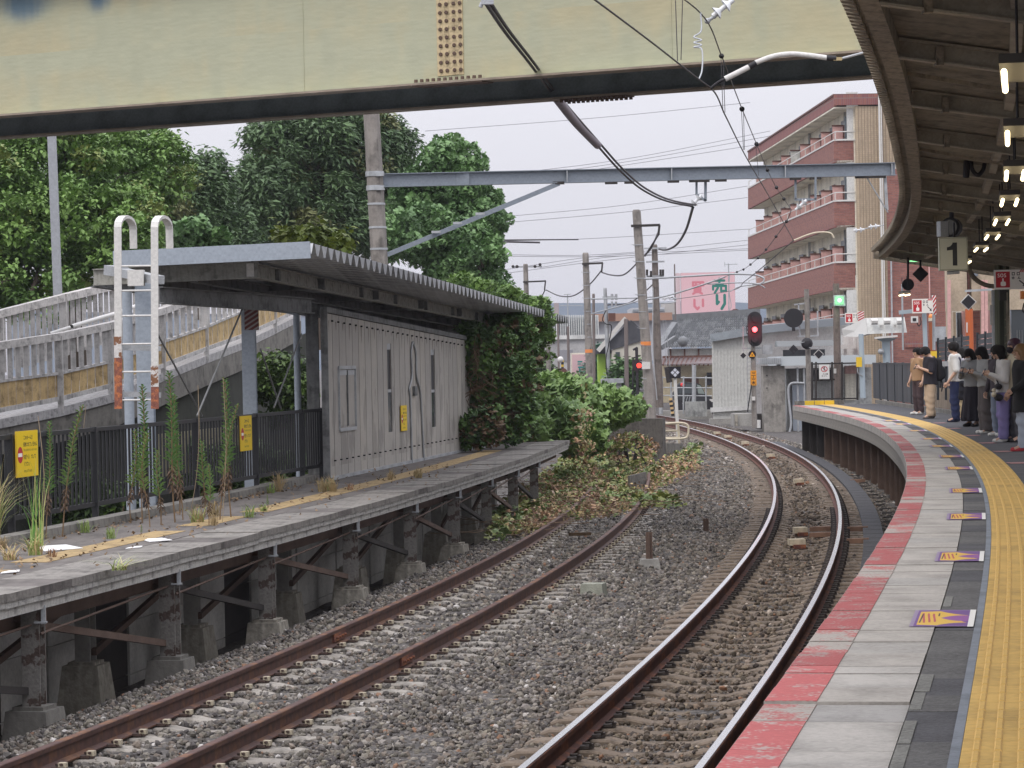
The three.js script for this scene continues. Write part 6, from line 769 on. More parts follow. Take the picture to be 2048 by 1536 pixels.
  { const p = gnd(1187, 1192, -1.3), s = thing('marker_block', 'grey concrete marker block stamped with a circle in the ballast', 'marker block', p); s.rotation.y = -0.25; const W = 0.135; const b = new MB(); b.hexa([[-W, W * 0.8], [W, W * 0.8], [W, -W], [-W, -W]].map(([u, v]) => new THREE.Vector3(u * 1.08, -0.08, v * 1.1)), [[-W, W * 0.8], [W, W * 0.8], [W, -W], [-W, -W]].map(([u, v]) => new THREE.Vector3(u * 0.95, 0.15, v))); b.build('block', M(L(0.33, 0.34, 0.28), { map: rep(T.mottle, 0.4), bumpMap: rep(T.bumpn, 0.3), bumpScale: 0.004 }), s); B().add(new THREE.TorusGeometry(0.035, 0.005, 6, 20), m4().setPosition(-0.02, 0.03, 0.122)).build('stamp', m_.concreteDark, s); }
  const blk = [[1600, 1060, 0.3], [1593, 1084, 0.35], [1597, 962, 0.3], [1541, 911, 0.3], [1490, 886, 0.32], [1456, 873, 0.32], [1434, 866, 0.32]];
  blk.forEach(([px, py, w], i) => { const p = gnd(px, py, -1.2), s = thing('transponder_block', ['pale block between the rails, upper of the near pair', 'pale block between the rails, lower and nearest of all', 'pale block between the rails where the curve tightens'][i] || `${ORD[i]} pale block between the rails counted from the nearest`, 'track block', p, undefined, 0.1); B().box(w * 0.65, 0.09, 0.2, 0, 0, 0).build('body', M(L(0.62, 0.54, 0.4), { map: rep(T.mottle, 0.3) }), s); B().box(w * 0.5, 0.06, 0.3, 0.02, -0.06, 0).build('base', m_.rust, s); });
  [[1715, 1058], [1715, 1082], [1640, 1070], [1640, 1058], [1715, 962]].forEach(([px, py], i) => { const p = gnd(px, py, -1.25), m = B().bar(new THREE.Vector3(-0.16, 0, 0), new THREE.Vector3(0.16, 0.01, 0.05), 0.12, 0.07).build('wooden_baulk', M(L(0.26, 0.15, 0.1), { map: rep(T.mottle, 0.5) })); m.position.copy(p); tag(m, ['upper brown baulk outside the right-hand rail at the pale blocks', 'lower brown baulk outside the right-hand rail at the pale blocks', 'lower brown baulk inside the right-hand rail at the pale blocks', 'upper brown baulk inside the right-hand rail at the pale blocks', 'lone brown baulk farther along outside the right-hand rail'][i], 'timber'); });
  { const p = gnd(1160, 1068, -1.2), m = B().box(0.34, 0.05, 0.09).build('wooden_block', M(L(0.5, 0.36, 0.18), { map: rep(T.bark, 0.4) })); m.position.copy(p); m.rotation.y = 0.2; tag(m, 'small tan timber lying between the old rails near the vines', 'timber'); }
}
// ---------- red brick flats ----------
{
  const t = thing('apartment_building', 'four-storey red brick flats with long balconies and pink partitions', 'building'), D0 = 140, D1 = 173;
  const N = (y, x = 1668) => at(x, y, D0), Fp = (y, x = 1496) => at(x, y, D1);
  const ax = N(400).sub(Fp(472)).setY(0).normalize(), inw = new THREE.Vector3(-ax.z, 0, ax.x); if (inw.x < 0) inw.negate(); // inw: into the building (right)
  const q = (p, o) => p.clone().addScaledVector(inw, o);
  const band = (nt, nb, ft, fb, o0, o1, name, mt, lb) => { const A = N(nt), Bq = N(nb), C = Fp(ft), Dq = Fp(fb); return B().hexa([q(Bq, o0), q(Bq, o1), q(Dq, o1), q(Dq, o0)], [q(A, o0), q(A, o1), q(C, o1), q(C, o0)]).build(name, mt, t, lb); };
  const fl = [[280, 325, 376, 418.7], [401.6, 455, 473, 518.5], [524.5, 580, 574.5, 618], [646, 700, 677, 720]];
  band(192, 213, 305, 321.5, 0, 0.12, 'eave_fascia', m_.soldier); band(214, 217, 322, 324, 0.0, 7, 'eave_soffit', m_.creamWall); band(188, 191.9, 302, 304.9, -0.05, 7, 'roof_slab', m_.brownTrim);
  fl.forEach(([a, b, c, d], i) => {
    band(a + 2, b - 4, c + 2, d - 3, 0, 0.12, 'balcony_front', m_.brick); band(b - 3.9, b, d - 2.9, d, 0, 0.13, 'balcony_lip', m_.soldier); band(b - 3.9, b, d - 2.9, d, 0.131, 1.1, 'balcony_slab', m_.creamWall); band(a - 1, a + 1.9, c - 1, c + 1.9, -0.03, 0.15, 'balcony_coping', m_.whitePaint);
    const up = new THREE.Vector3(0, 0.4, 0), n0 = N(a).add(up), f0 = Fp(c).add(up); B().bar(q(n0, 0.06), q(f0, 0.06), 0.035, 0.035).build('balcony_rail', m_.whitePaint, t);
    for (let k = 0; k <= 10; k++) { const p = q(N(a).lerp(Fp(c), k / 10), 0.06); B().bar(p, p.clone().add(up), 0.04, 0.04, new THREE.Vector3(0, 0, 1)).build('rail_post', m_.whitePaint, t); }
    // end return of the balcony, facing us
    const e0 = N(a + 2), e1 = N(b); B().hexa([q(e1, 0.121), q(e1, 1.04), q(e1, 1.04).addScaledVector(ax, -0.12), q(e1, 0.121).addScaledVector(ax, -0.12)], [q(e0, 0.121), q(e0, 1.04), q(e0, 1.04).addScaledVector(ax, -0.12), q(e0, 0.121).addScaledVector(ax, -0.12)]).build('balcony_end', m_.brick, t);
    B().bar(q(N(a), 0.1), q(N(a), 1.04), 0.16, 0.08).build('balcony_coping', m_.whitePaint, t); B().bar(q(n0, 0.06), q(n0, 1.04), 0.05, 0.05).build('balcony_rail', m_.whitePaint, t);
    const topN = i ? fl[i - 1][1] : 214, topF = i ? fl[i - 1][3] : 322;
    for (let k = 0; k < 9; k++) { // partitions with brown frames
      const s = (k + 0.35) / 9.1, p = N(a).lerp(Fp(c), s), h = 0.8, w = 0.52, pt = (u, v) => q(p, 0.14 + u).add(new THREE.Vector3(0, v, 0)); B().hexa([pt(0, -0.3), pt(w, -0.3), pt(w, -0.3).addScaledVector(ax, -0.05), pt(0, -0.3).addScaledVector(ax, -0.05)], [pt(0, h), pt(w, h), pt(w, h).addScaledVector(ax, -0.05), pt(0, h).addScaledVector(ax, -0.05)]).build('partition', i === 0 && k === 4 ? m_.whiteWall : m_.pink, t);
      B().bar(pt(-0.03, h), pt(w + 0.05, h), 0.08, 0.07).bar(pt(w + 0.02, -0.3), pt(w + 0.02, h), 0.08, 0.07, ax).build('partition_frame', m_.brownTrim, t);
      const dw = q(p.clone().addScaledVector(ax, -1.3), 0.91); if (k < 9) B().bar(dw.clone().add(new THREE.Vector3(0, -0.4, 0)), dw.clone().add(new THREE.Vector3(0, 1.15, 0)), 0.06, 1.5, ax).build('window', m_.dullGlass, t);
    }
    for (const s of [0.06, 0.42]) { const p = q(N(topN).lerp(Fp(topF), s), 0.85), l = N(a).lerp(Fp(c), s).y; B().bar(p, p.clone().setY(l), 0.12, 0.12, ax).build('downpipe', m_.greyWall, t); }
  });
  const g0 = -2, wallTop = 214; // recessed wall and gable end
  const A = q(N(wallTop), 0.92), C = q(Fp(322), 0.92); B().hexa([A.clone().setY(g0), q(A, 6).setY(g0), q(C, 6).setY(g0), C.clone().setY(g0)], [A.clone(), q(A, 6), q(C, 6), C.clone()]).build('wall', m_.creamWall, t);
  const w0 = N(213, 1709), w1 = N(213, 1786); B().hexa([w0.clone().setY(g0), w1.clone().setY(g0), w1.clone().setY(g0).add(new THREE.Vector3(0, 0, -2)), w0.clone().setY(g0).add(new THREE.Vector3(0, 0, -2))], [w0, w1, w1.clone().add(new THREE.Vector3(0, 0, -2)), w0.clone().add(new THREE.Vector3(0, 0, -2))].map((v) => v.clone().add(new THREE.Vector3(0, 0, 0.3)))).build('tiled_end_wall', m_.tile, t);
  for (let x = 1715; x < 1786; x += 6) { const p = N(213, x), r = B().box(0.022, 14, 0.012, p.x, p.y - 7, p.z + 0.305); r.build('tile_joint', M(L(0.24, 0.18, 0.13)), t); }
  { const p0 = N(191, 1666), p1 = N(191, 1790); B().bar(p0.clone().setY((N(191).y + N(212).y) / 2).add(new THREE.Vector3(0, 0, 0.35)), p1.clone().setY((N(191).y + N(212).y) / 2).add(new THREE.Vector3(0, 0, 0.35)), 0.15, N(191).y - N(212).y).build('eave_return', m_.soldier, t); }
  B().bar(N(190, 1755).add(new THREE.Vector3(0, 0, 0.5)), N(190, 1755).setY(g0).add(new THREE.Vector3(0, 0, 0.5)), 0.08, 0.08, ax).bar(N(190, 1759).add(new THREE.Vector3(0, 0, 0.5)), N(190, 1759).setY(g0).add(new THREE.Vector3(0, 0, 0.5)), 0.05, 0.05, ax).build('downpipe', m_.whitePaint, t);
  fl.forEach(([a, b, c, d], i) => { const tn = i ? fl[i - 1][1] : 214, p = N(lerp(tn, a, 0.28), 1698), p2 = N(a + 3, 1698), h = p.y - p2.y; B().box(0.42, h, 0.06, 0, 0, 0).build('end_window', m_.glass, t).position.set(p.x, p.y - h / 2, p.z - 0.2); B().box(0.55, 2.6, 0.1).build('cream_pier', m_.whiteWall, t).position.set(N(a, 1706).x, N(a).y + 1.0, p.z - 0.1); });
}
{ // brick block and cream house to the right, behind the platform
  const t = thing('brick_building', 'dark red brick wall block right of the tiled end wall', 'building'), d = 118, a = at(1774, 480, d), c = at(1894, 480, d); B().hexa([a.clone().setY(-2), c.clone().setY(-2), c.clone().setY(-2).add(new THREE.Vector3(1.2, 0, -8)), a.clone().setY(-2).add(new THREE.Vector3(1.2, 0, -8))], [a.clone().setY(9), c.clone().setY(9), c.clone().setY(9).add(new THREE.Vector3(1.2, 0, -8)), a.clone().setY(9).add(new THREE.Vector3(1.2, 0, -8))]).build('wall', m_.brick, t);
  const s0 = at(1810, 683, d - 0.05), s1 = at(1850, 694, d - 0.05); B().box(s1.x - s0.x, s0.y - s1.y, 0.06).build('soldier_course', m_.soldier, t).position.set((s0.x + s1.x) / 2, (s0.y + s1.y) / 2, s0.z); B().bar(at(1782, 500, d - 0.2), at(1785, 730, d - 0.2), 0.06, 0.06).build('downpipe', m_.galv, t); B().bar(at(1858, 520, d - 0.2), at(1860, 640, d - 0.2), 0.05, 0.05).build('downpipe', m_.pink, t);
  B().box(0.7, 0.6, 0.1).build('meter_box', m_.galv, t).position.copy(at(1884, 668, d - 0.1));
  const h = thing('beige_building', 'beige building with recessed doorways behind the waiting people', 'building'), e = 92, P = (x, y, dz = 0) => at(x, y, e + dz), wm = M(L(0.5, 0.41, 0.3), { map: rep(T.mottle, 3) });
  const blk = (x0, x1, y0, y1, th, z0, mt, nm) => { const p = P(x0, y0, z0), r = P(x1, y1, z0), w = r.x - p.x, hh = p.y - r.y; return B().box(w, hh, th).build(nm, mt, h).position.set((p.x + r.x) / 2, (p.y + r.y) / 2, p.z - th / 2); };
  blk(1893, 1935, 500, 622, 0.5, 0, wm, 'upper_wall'); blk(1942, 2090, 500, 618, 0.5, 0, wm, 'upper_wall'); blk(1934, 1943, 500, 760, 0.4, 0.2, m_.brick, 'brick_pier'); blk(1896, 1906, 622, 760, 0.5, 0, wm, 'pier'); blk(1965, 1978, 618, 760, 0.5, 0, wm, 'pier'); blk(2010, 2022, 618, 760, 0.5, 0, wm, 'pier'); blk(1906, 1914, 624, 760, 0.4, 1.2, wm, 'door_frame'); blk(1914, 1925, 625, 760, 0.2, 1.6, m_.glass, 'door'); blk(1925, 1935, 622, 760, 0.3, 1.4, m_.pink, 'door_panel'); blk(1943, 1966, 618, 760, 0.3, 1.5, m_.brick, 'brick_panel'); blk(1978, 2012, 618, 760, 0.3, 1.5, m_.pink, 'pink_panel'); blk(2022, 2090, 600, 760, 0.3, 1.5, m_.glass, 'window'); blk(1942, 1956, 540, 552, 0.1, -0.15, m_.bluegrey, 'blue_plate');
  for (const x of [1898, 1965, 1972]) B().bar(P(x, 560, -0.3), P(x + 1, 760, -0.3), 0.1, 0.1).build('downpipe', m_.pink, h);
  for (let i = 0; i < 6; i++) blk(2034 + i * 5, 2035.5 + i * 5, 660, 720, 0.03, 1.2, m_.greyWall, 'bar');
}
// ---------- railway hut and other low buildings beyond the platform ----------
{
  const box = (t, x0, x1, y0, y1, d, th, mt, nm) => { const p = at(x0, y0, d), r = at(x1, y1, d); return B().box(Math.abs(r.x - p.x), Math.abs(p.y - r.y), th).build(nm, mt, t).position.set((p.x + r.x) / 2, (p.y + r.y) / 2, p.z - th / 2); };
  const t = thing('relay_hut', 'pale corrugated railway hut with slanting roof line by the curve', 'building'), d = 126, ribbed = M(L(0.66, 0.67, 0.64), { map: rep(T.fine, 2) });
  const A = at(1423, 668, d), C = at(1500, 655, d), E = at(1700, 636, d + 6); // left corner, middle, right
  B().hexa([A.clone().setY(-1.6), C.clone().setY(-1.6), C.clone().setY(-1.6).add(new THREE.Vector3(1.6, 0, -9)), A.clone().setY(-1.6).add(new THREE.Vector3(1.6, 0, -9))], [A, C, C.clone().add(new THREE.Vector3(1.6, 0, -9)), A.clone().add(new THREE.Vector3(1.6, 0, -9))]).build('left_wall', ribbed, t);
  for (let x = 1426; x < 1500; x += 6.5) { const p = at(x, 700, d); B().box(0.045, A.y + 1.0, 0.05).build('rib', ribbed, t).position.set(p.x, (A.y - 1.1) / 2 + 0.0, p.z + 0.02); }
  B().hexa([C.clone().setY(-1.6), E.clone().setY(-1.6), E.clone().setY(-1.6).add(new THREE.Vector3(0, 0, -5)), C.clone().setY(-1.6).add(new THREE.Vector3(0, 0, -5))], [C, E, E.clone().add(new THREE.Vector3(0, 0, -5)), C.clone().add(new THREE.Vector3(0, 0, -5))]).build('front_wall', m_.whiteWall, t);
  B().bar(at(1421, 676, d - 0.2), at(1503, 662, d - 0.2), 0.3, 0.34).build('roof_edge', m_.roofGrey.clone(), t).material.color.setRGB(0.3, 0.34, 0.37); B().bar(at(1498, 661, d - 0.2), at(1706, 640, d + 5.5), 0.3, 0.34).build('roof_edge', M(L(0.3, 0.34, 0.37)), t);
  B().bar(at(1421, 820, d - 0.15), at(1501, 815, d - 0.15), 0.1, 0.2).build('base_band', m_.whiteWall, t); box(t, 1421, 1502, 838, 855, d - 0.2, 1, m_.concrete, 'plinth');
  box(t, 1555, 1668, 682, 691, d - 0.6, 1.2, M(L(0.42, 0.46, 0.48)), 'canopy_shelf'); box(t, 1566, 1650, 700, 716, d - 0.05, 0.2, m_.glass, 'window'); box(t, 1526, 1545, 690, 708, d - 0.3, 0.4, m_.galv, 'vent_hood');
  const u = thing('grey_outbuilding', 'grey concrete outbuilding with pale flat roof in front of the hut', 'building'), e = 112; box(u, 1526, 1572, 732, 876, e, 1, m_.greyWall2, 'left_wall'); box(u, 1572, 1745, 738, 880, e + 1.2, 4, m_.greyWall, 'front_wall'); box(u, 1520, 1562, 716, 728, e - 0.5, 1.8, m_.galv, 'corrugated_roof'); box(u, 1561, 1752, 713, 728, e - 0.4, 5.6, M(L(0.46, 0.5, 0.52)), 'roof_edge');
  for (let x = 1522; x < 1562; x += 4) box(u, x, x + 2, 716, 729, e - 0.55, 0.1, m_.galv, 'roof_rib'); box(u, 1628, 1665, 740, 760, e + 1.1, 0.1, m_.black, 'window'); box(u, 1690, 1715, 732, 747, e + 1.0, 0.4, m_.pink, 'shutter'); box(u, 1580, 1600, 740, 870, e + 1.1, 0.1, M(L(0.25, 0.24, 0.24)), 'doorway'); box(u, 1690, 1712, 748, 800, e + 1.1, 0.1, m_.creamWall, 'doorway'); box(u, 1585, 1610, 770, 880, e + 0.9, 0.2, M(L(0.4, 0.44, 0.5)), 'steel_door');
  B().tube([at(1578, 868, e - 0.2), at(1582, 850, e - 0.2), at(1577, 775, e - 0.2), at(1582, 767, e - 0.2), at(1608, 766, e - 0.2)], 0.05, 6).build('pipe', m_.galv, u); for (const x of [1595, 1608]) B().rod(at(x, 735, e - 0.1), at(x + 2, 880, e - 0.1), 0.04).build('pipe', m_.galv, u); for (const [x, y] of [[1534, 751], [1534, 776]]) box(u, x - 1, x + 1, y - 1, y + 1, e - 0.1, 0.1, m_.black, 'anchor');
  const c = thing('white_carport', 'white framed annexe with red door right of the hut', 'building'); for (const x of [1690, 1716, 1710]) B().bar(at(x, 670, 124), at(x, 716, 124), 0.14, 0.14).build('post', m_.whitePaint, c); box(c, 1678, 1712, 690, 697, 123.6, 0.2, m_.whitePaint, 'rail'); box(c, 1684, 1708, 670, 715, 125, 0.3, m_.whiteWall, 'wall'); box(c, 1711, 1722, 672, 700, 124.6, 0.3, M(L(0.4, 0.09, 0.08)), 'red_door');
  const b = thing('concrete_bin', 'small grey concrete enclosure at the foot of the hut', 'enclosure'); box(b, 1468, 1505, 828, 852, 112, 1.6, m_.concrete, 'box'); box(b, 1470, 1476, 830, 852, 111.9, 0.3, m_.footing, 'stained_end'); box(b, 1515, 1530, 828, 858, 113, 1, m_.darkSteel, 'dark_opening'); { const m = B().rod(at(1515, 856, 111), at(1515, 840, 111), 0.12).build('white_post', m_.whitePaint); tag(m, 'stubby white bollard beside the signal mast foot', 'bollard'); }
  // traditional tiled house
  const h = thing('tiled_house', 'traditional house with grey wavy tile roof and cream walls', 'house'), f = 190; const R0 = at(1345, 640, f + 5), R1 = at(1520, 628, f + 5), E0 = at(1318, 694, f), E1 = at(1530, 690, f);
  const nr = 26, nc = 44; const tm = [m_.kawara, M(L(0.14, 0.15, 0.16), { roughness: 0.45 }), M(L(0.22, 0.23, 0.24), { roughness: 0.4 })]; const rg = tm.map(() => new MB());
  for (let i = 0; i < nr / 2; i++) for (let k = 0; k < nc; k++) { const p = (s, v) => E0.clone().lerp(E1, s).lerp(R0.clone().lerp(R1, s), v), s0 = k / nc, s1 = (k + 1) / nc, v0 = i / (nr / 2), v1 = (i + 1) / (nr / 2), o = new THREE.Vector3(0, 0.09, 0.03), w = (v, s) => p(s, v); const A2 = w(v0, s0).add(o), M1 = w(v0, lerp(s0, s1, 0.3)).add(new THREE.Vector3(0, 0.02, 0.03)), M2 = w(v0, lerp(s0, s1, 0.75)).add(new THREE.Vector3(0, 0.13, 0.05)), Bq = w(v0, s1).add(o), U = [s0, lerp(s0, s1, 0.3), lerp(s0, s1, 0.75), s1].map((s, z) => w(v1, s).add(new THREE.Vector3(0, [0.02, -0.04, 0.06, 0.02][z], 0))); const L0 = [A2, M1, M2, Bq], P = []; for (let z = 0; z < 3; z++) { P.push(L0[z], L0[z + 1], U[z + 1], L0[z], U[z + 1], U[z]); const d0 = new THREE.Vector3(0, -0.12, 0); P.push(L0[z], L0[z].clone().add(d0), L0[z + 1].clone().add(d0), L0[z], L0[z + 1].clone().add(d0), L0[z + 1]); } rg[Math.floor(rnd() * 3)].tri(P); }
  rg.forEach((g, i) => { g.build('roof_tiles', tm[i], h).userData.kind = 'stuff'; });
  B().bar(R0.clone().add(new THREE.Vector3(0, 0.15, 0)), R1.clone().add(new THREE.Vector3(0, 0.15, 0)), 0.5, 0.45).build('ridge', m_.kawara, h); B().bar(at(1350, 648, f + 2), at(1318, 696, f - 0.2), 0.4, 0.3).bar(at(1352, 675, f - 1), at(1322, 695, f - 1.5), 0.35, 0.3).build('hip_ridge', m_.kawara, h); B().ball(0.35, at(1366, 683, f - 1.4)).build('ridge_end', m_.kawara, h);
  const hb = (x0, x1, y0, y1, z, mt, nm) => box(h, x0, x1, y0, y1, z, 0.3, mt, nm); const cw = M(L(0.6, 0.52, 0.36), { map: rep(T.mottle, 3) }); hb(1335, 1430, 698, 714, f + 0.5, m_.whiteWall, 'upper_wall'); for (const x of [1340, 1368, 1396, 1424]) hb(x, x + 3, 698, 714, f + 0.3, m_.brownTrim, 'timber_post'); hb(1325, 1430, 712, 716, f, m_.brownTrim, 'timber_beam'); hb(1320, 1432, 731, 805, f + 0.5, cw, 'lower_wall');
  B().hexa([at(1316, 731, f - 2), at(1432, 728, f - 2), at(1432, 726, f - 2), at(1316, 729, f - 2)], [at(1326, 716, f), at(1432, 714, f), at(1432, 713, f + 0.2), at(1326, 715, f + 0.2)]).build('lean_to_roof', M(L(0.2, 0.16, 0.16), { map: rep(T.mottle, 1) }), h); for (let x = 1330; x < 1432; x += 9) B().bar(at(x - 4, 730, f - 2.05), at(x + 2, 715, f - 0.1), 0.07, 0.12).build('roof_seam', m_.brownTrim, h); hb(1368, 1398, 756, 790, f + 0.3, m_.brownTrim, 'window'); hb(1414, 1424, 745, 770, f + 0.2, m_.black, 'dark_sign');
  // billboard
  const bb = canvasMat(330, 270, (c2, w, hh) => { c2.fillStyle = '#dcb4ba'; c2.fillRect(0, 0, w, hh); c2.strokeStyle = '#cf7a86'; glyph(c2, '買', 62, 44, 74, 13); glyph(c2, 'い', 70, 136, 70, 15); c2.lineWidth = 14; c2.beginPath(); c2.moveTo(70, 246); c2.lineTo(132, 240); c2.moveTo(100, 232); c2.lineTo(98, 270); c2.stroke(); c2.strokeStyle = '#23766a'; glyph(c2, '売', 196, 36, 80, 14); glyph(c2, 'り', 200, 130, 76, 17); c2.lineWidth = 14; c2.beginPath(); c2.moveTo(204, 240); c2.lineTo(270, 236); c2.moveTo(236, 226); c2.lineTo(230, 270); c2.stroke(); });
  { const z = 230, s = thing('billboard', 'large faded pink billboard with red and green lettering', 'billboard'), p0 = at(1361, 546, z), p1 = at(1471, 640, z), w = p1.x - p0.x, hh = p0.y - p1.y; const m = plate('board', w, hh, 0.4, bb, M(L(0.6, 0.42, 0.44)), s, new THREE.Vector3((p0.x + p1.x) / 2, (p0.y + p1.y) / 2, -z), 0.03, 0); B().box(0.3, hh, 2).build('side_panel', M(L(0.62, 0.5, 0.52)), s).position.set(p0.x - 0.2, (p0.y + p1.y) / 2, -z - 1); B().box(0.5, p1.y + 2, 0.5).box(0.5, p1.y + 2, 0.5, w * 0.7).build('support', m_.galv, s).position.set(p0.x + 1, (p1.y - 2) / 2, -z - 1); }
  { const s = thing('roof_aerial', 'spiky television aerial before the pink billboard', 'aerial'), z = 196; B().rod(at(1458, 628, z), at(1457, 527, z), 0.04).rod(at(1449, 529, z), at(1475, 528, z), 0.025).rod(at(1449, 524, z), at(1450, 534, z), 0.02).build('mast', m_.galv, s); }
  { const s = thing('roof_aerial', 'television aerial above the grey louvred building', 'aerial'), z = 225; B().rod(at(1136, 640, z), at(1135, 588, z), 0.05).rod(at(1118, 611, z), at(1165, 611, z), 0.03).rod(at(1128, 589, z), at(1142, 588, z), 0.03).build('mast', m_.galv, s); }
  // distant buildings on the left
  const lo = thing('louvred_building', 'grey industrial building with vertical louvres behind the far poles', 'building'), z = 240; box(lo, 1060, 1215, 676, 800, z, 20, M(L(0.45, 0.45, 0.45), { map: rep(T.mottle, 5) }), 'wall'); box(lo, 1094, 1196, 632, 676, z + 2, 10, M(L(0.42, 0.45, 0.48)), 'louvre_back'); for (let x = 1094; x < 1196; x += 4.4) box(lo, x, x + 2.4, 630, 677, z + 1.5, 0.4, m_.whiteWall, 'louvre'); box(lo, 1108, 1118, 606, 632, z + 6, 1, M(L(0.3, 0.25, 0.25)), 'chimney'); for (const [x0, x1, y0, y1] of [[1070, 1088, 703, 722], [1118, 1146, 700, 722]]) box(lo, x0, x1, y0, y1, z - 0.1, 0.3, M(L(0.25, 0.25, 0.27)), 'window'); box(lo, 1060, 1215, 672, 677, z - 0.3, 0.6, m_.whiteWall, 'parapet');
  const rb = thing('brown_roofed_building', 'long low building with brown fascia far behind the roofs', 'building'); box(rb, 1180, 1345, 628, 640, 260, 10, M(L(0.34, 0.2, 0.14)), 'fascia'); box(rb, 1160, 1345, 640, 720, 261, 10, M(L(0.46, 0.47, 0.5)), 'wall'); box(rb, 1187, 1198, 641, 660, 260.5, 0.3, m_.glass, 'window');
  const fb = thing('flat_block', 'pale multi-storey flats far away left of the billboard', 'building'); box(fb, 1263, 1330, 616, 660, 330, 12, M(L(0.45, 0.46, 0.48)), 'wall'); for (let k = 0; k < 4; k++) box(fb, 1266, 1328, 619 + k * 9, 622 + k * 9, 329.6, 0.4, M(L(0.22, 0.24, 0.26)), 'window_band'); box(fb, 1330, 1350, 605, 650, 335, 10, M(L(0.4, 0.38, 0.36)), 'stair_tower');
  const gh = thing('gabled_house', 'steep dark grey gabled roof with white verge and cream wall', 'house'), g = 170; B().hexa([at(1195, 700, g), at(1250, 648, g), at(1250, 648, g + 8), at(1195, 700, g + 8)], [at(1195, 696, g), at(1252, 636, g), at(1252, 636, g + 8), at(1195, 696, g + 8)]).hexa([at(1250, 640, g), at(1295, 672, g), at(1295, 672, g + 10), at(1250, 640, g + 10)], [at(1251, 636, g), at(1296, 668, g), at(1296, 668, g + 10), at(1251, 636, g + 10)]).build('roof', m_.roofGrey, gh); B().poly([at(1200, 703, g - 0.1), at(1249, 652, g - 0.1), at(1262, 640, g - 0.1), at(1296, 670, g - 0.1), at(1290, 680, g - 0.1), at(1228, 698, g - 0.1)], new THREE.Vector3(0, 0, -0.3)).build('roof_slope', m_.roofGrey, gh); B().bar(at(1196, 702, g - 0.3), at(1252, 636, g - 0.3), 0.2, 0.25).build('verge', m_.whitePaint, gh); B().poly([at(1224, 700, g), at(1290, 680, g), at(1294, 760, g), at(1222, 790, g)], new THREE.Vector3(0, 0, -4)).build('wall', M(L(0.62, 0.6, 0.52)), gh); box(gh, 1231, 1240, 704, 725, g - 0.1, 0.2, m_.glass, 'window'); 
  const gr = thing('green_house', 'lime green house wall under a white-edged dark roof', 'house'); box(gr, 1196, 1224, 706, 780, 172, 4, M(L(0.35, 0.55, 0.08)), 'wall'); box(gr, 1190, 1228, 700, 707, 171, 5, m_.roofGrey, 'roof'); 
  const pk = thing('pink_shop_sign', 'pale pink sign board with a green character by the conifer', 'sign'); box(pk, 1141, 1175, 706, 775, 185, 0.4, m_.creamWall, 'frame'); box(pk, 1144, 1175, 709, 760, 184.5, 0.2, M(L(0.62, 0.42, 0.44)), 'panel'); for (const [x0, x1, y0, y1] of [[1155, 1165, 722, 725], [1155, 1162, 727, 729], [1156, 1168, 733, 736], [1158, 1161, 736, 745]]) box(pk, x0, x1, y0, y1, 184.2, 0.1, M(L(0.02, 0.22, 0.2)), 'stroke');
  const og = thing('ochre_gable', 'ochre gabled wall peeping over the tiled roof', 'house'); B().poly([at(1433, 640, 205), at(1470, 621, 205), at(1512, 636, 205), at(1512, 645, 205), at(1433, 645, 205)], new THREE.Vector3(0, 0, -3)).build('wall', M(L(0.4, 0.32, 0.2)), og); B().bar(at(1430, 641, 204.8), at(1470, 620, 204.8), 0.2, 0.2).bar(at(1470, 620, 204.8), at(1514, 635, 204.8), 0.2, 0.2).build('verge', m_.brownTrim, og);
  const hl = struct(thing('hills', 'far pale blue hills')); { const P = []; for (let i = 0; i <= 30; i++) P.push(V(-260 + i * 40, 14 + 26 * fbm(i / 30, 0.3, 8, 3, 5), 1500)); const base = []; for (let i = 30; i >= 0; i--) base.push(V(-260 + i * 40, -5, 1500)); B().poly([...P, ...base], new THREE.Vector3(0, 0, -200)).build('ridge', M(L(0.12, 0.18, 0.24)), hl); }
  // crossing, cabinets and fence by the road
  const cb = thing('relay_cabinet', 'grey steel relay cabinet with a flat lid by the crossing', 'cabinet'); box(cb, 1206, 1244, 765, 812, 140, 1.2, m_.greyWall, 'body'); box(cb, 1203, 1247, 758, 766, 139.8, 1.5, m_.galv, 'lid'); box(cb, 1212, 1230, 782, 810, 139.9, 0.1, M(L(0.4, 0.3, 0.24)), 'door');
  const cg = thing('crossing_gate', 'black and yellow level crossing gate machine by the track', 'crossing gate'); box(cg, 1222, 1242, 780, 792, 133, 0.4, M(L(0.12, 0.05, 0.03)), 'motor_box'); B().bar(at(1232, 792, 133), at(1230, 812, 133), 0.18, 0.18).bar(at(1241, 782, 132.8), at(1228, 806, 132.8), 0.12, 0.1).build('arm', m_.signYellow, cg); B().rod(at(1252, 818, 130), at(1251, 789, 130), 0.1).build('post', m_.greyWall, cg); box(cg, 1240, 1290, 795, 806, 131, 0.5, m_.brownSteel, 'machinery');
  const wl = thing('crossing_signal', 'level crossing warning light glowing red beside the tallest far pole', 'signal'); B().rod(at(1276, 815, 128), at(1273, 695, 128), 0.07).bar(at(1265, 800, 128), at(1266, 716, 128), 0.06, 0.06).bar(at(1266, 716, 128), at(1274, 714, 128), 0.06, 0.06).build('post', m_.black, wl); const rl = M(0xff4030, { emissive: new THREE.Color(1, 0.12, 0.08), emissiveIntensity: 0.6 }); B().disc(0.11, 0.1, at(1278, 731, 127.7), new THREE.Vector3(0, 0, 1)).build('glowing_lens', rl, wl); B().box(0.5, 0.5, 0.1).build('backboard', m_.black, wl).position.copy(at(1278, 730, 128)); { const l = new THREE.PointLight(new THREE.Color(1, 0.12, 0.08), 0.2); l.position.copy(at(1278, 731, 127.4)); wl.add(l); } B().rod(at(1275, 695, 128), at(1266, 700, 128), 0.05).build('bell_arm', m_.black, wl);
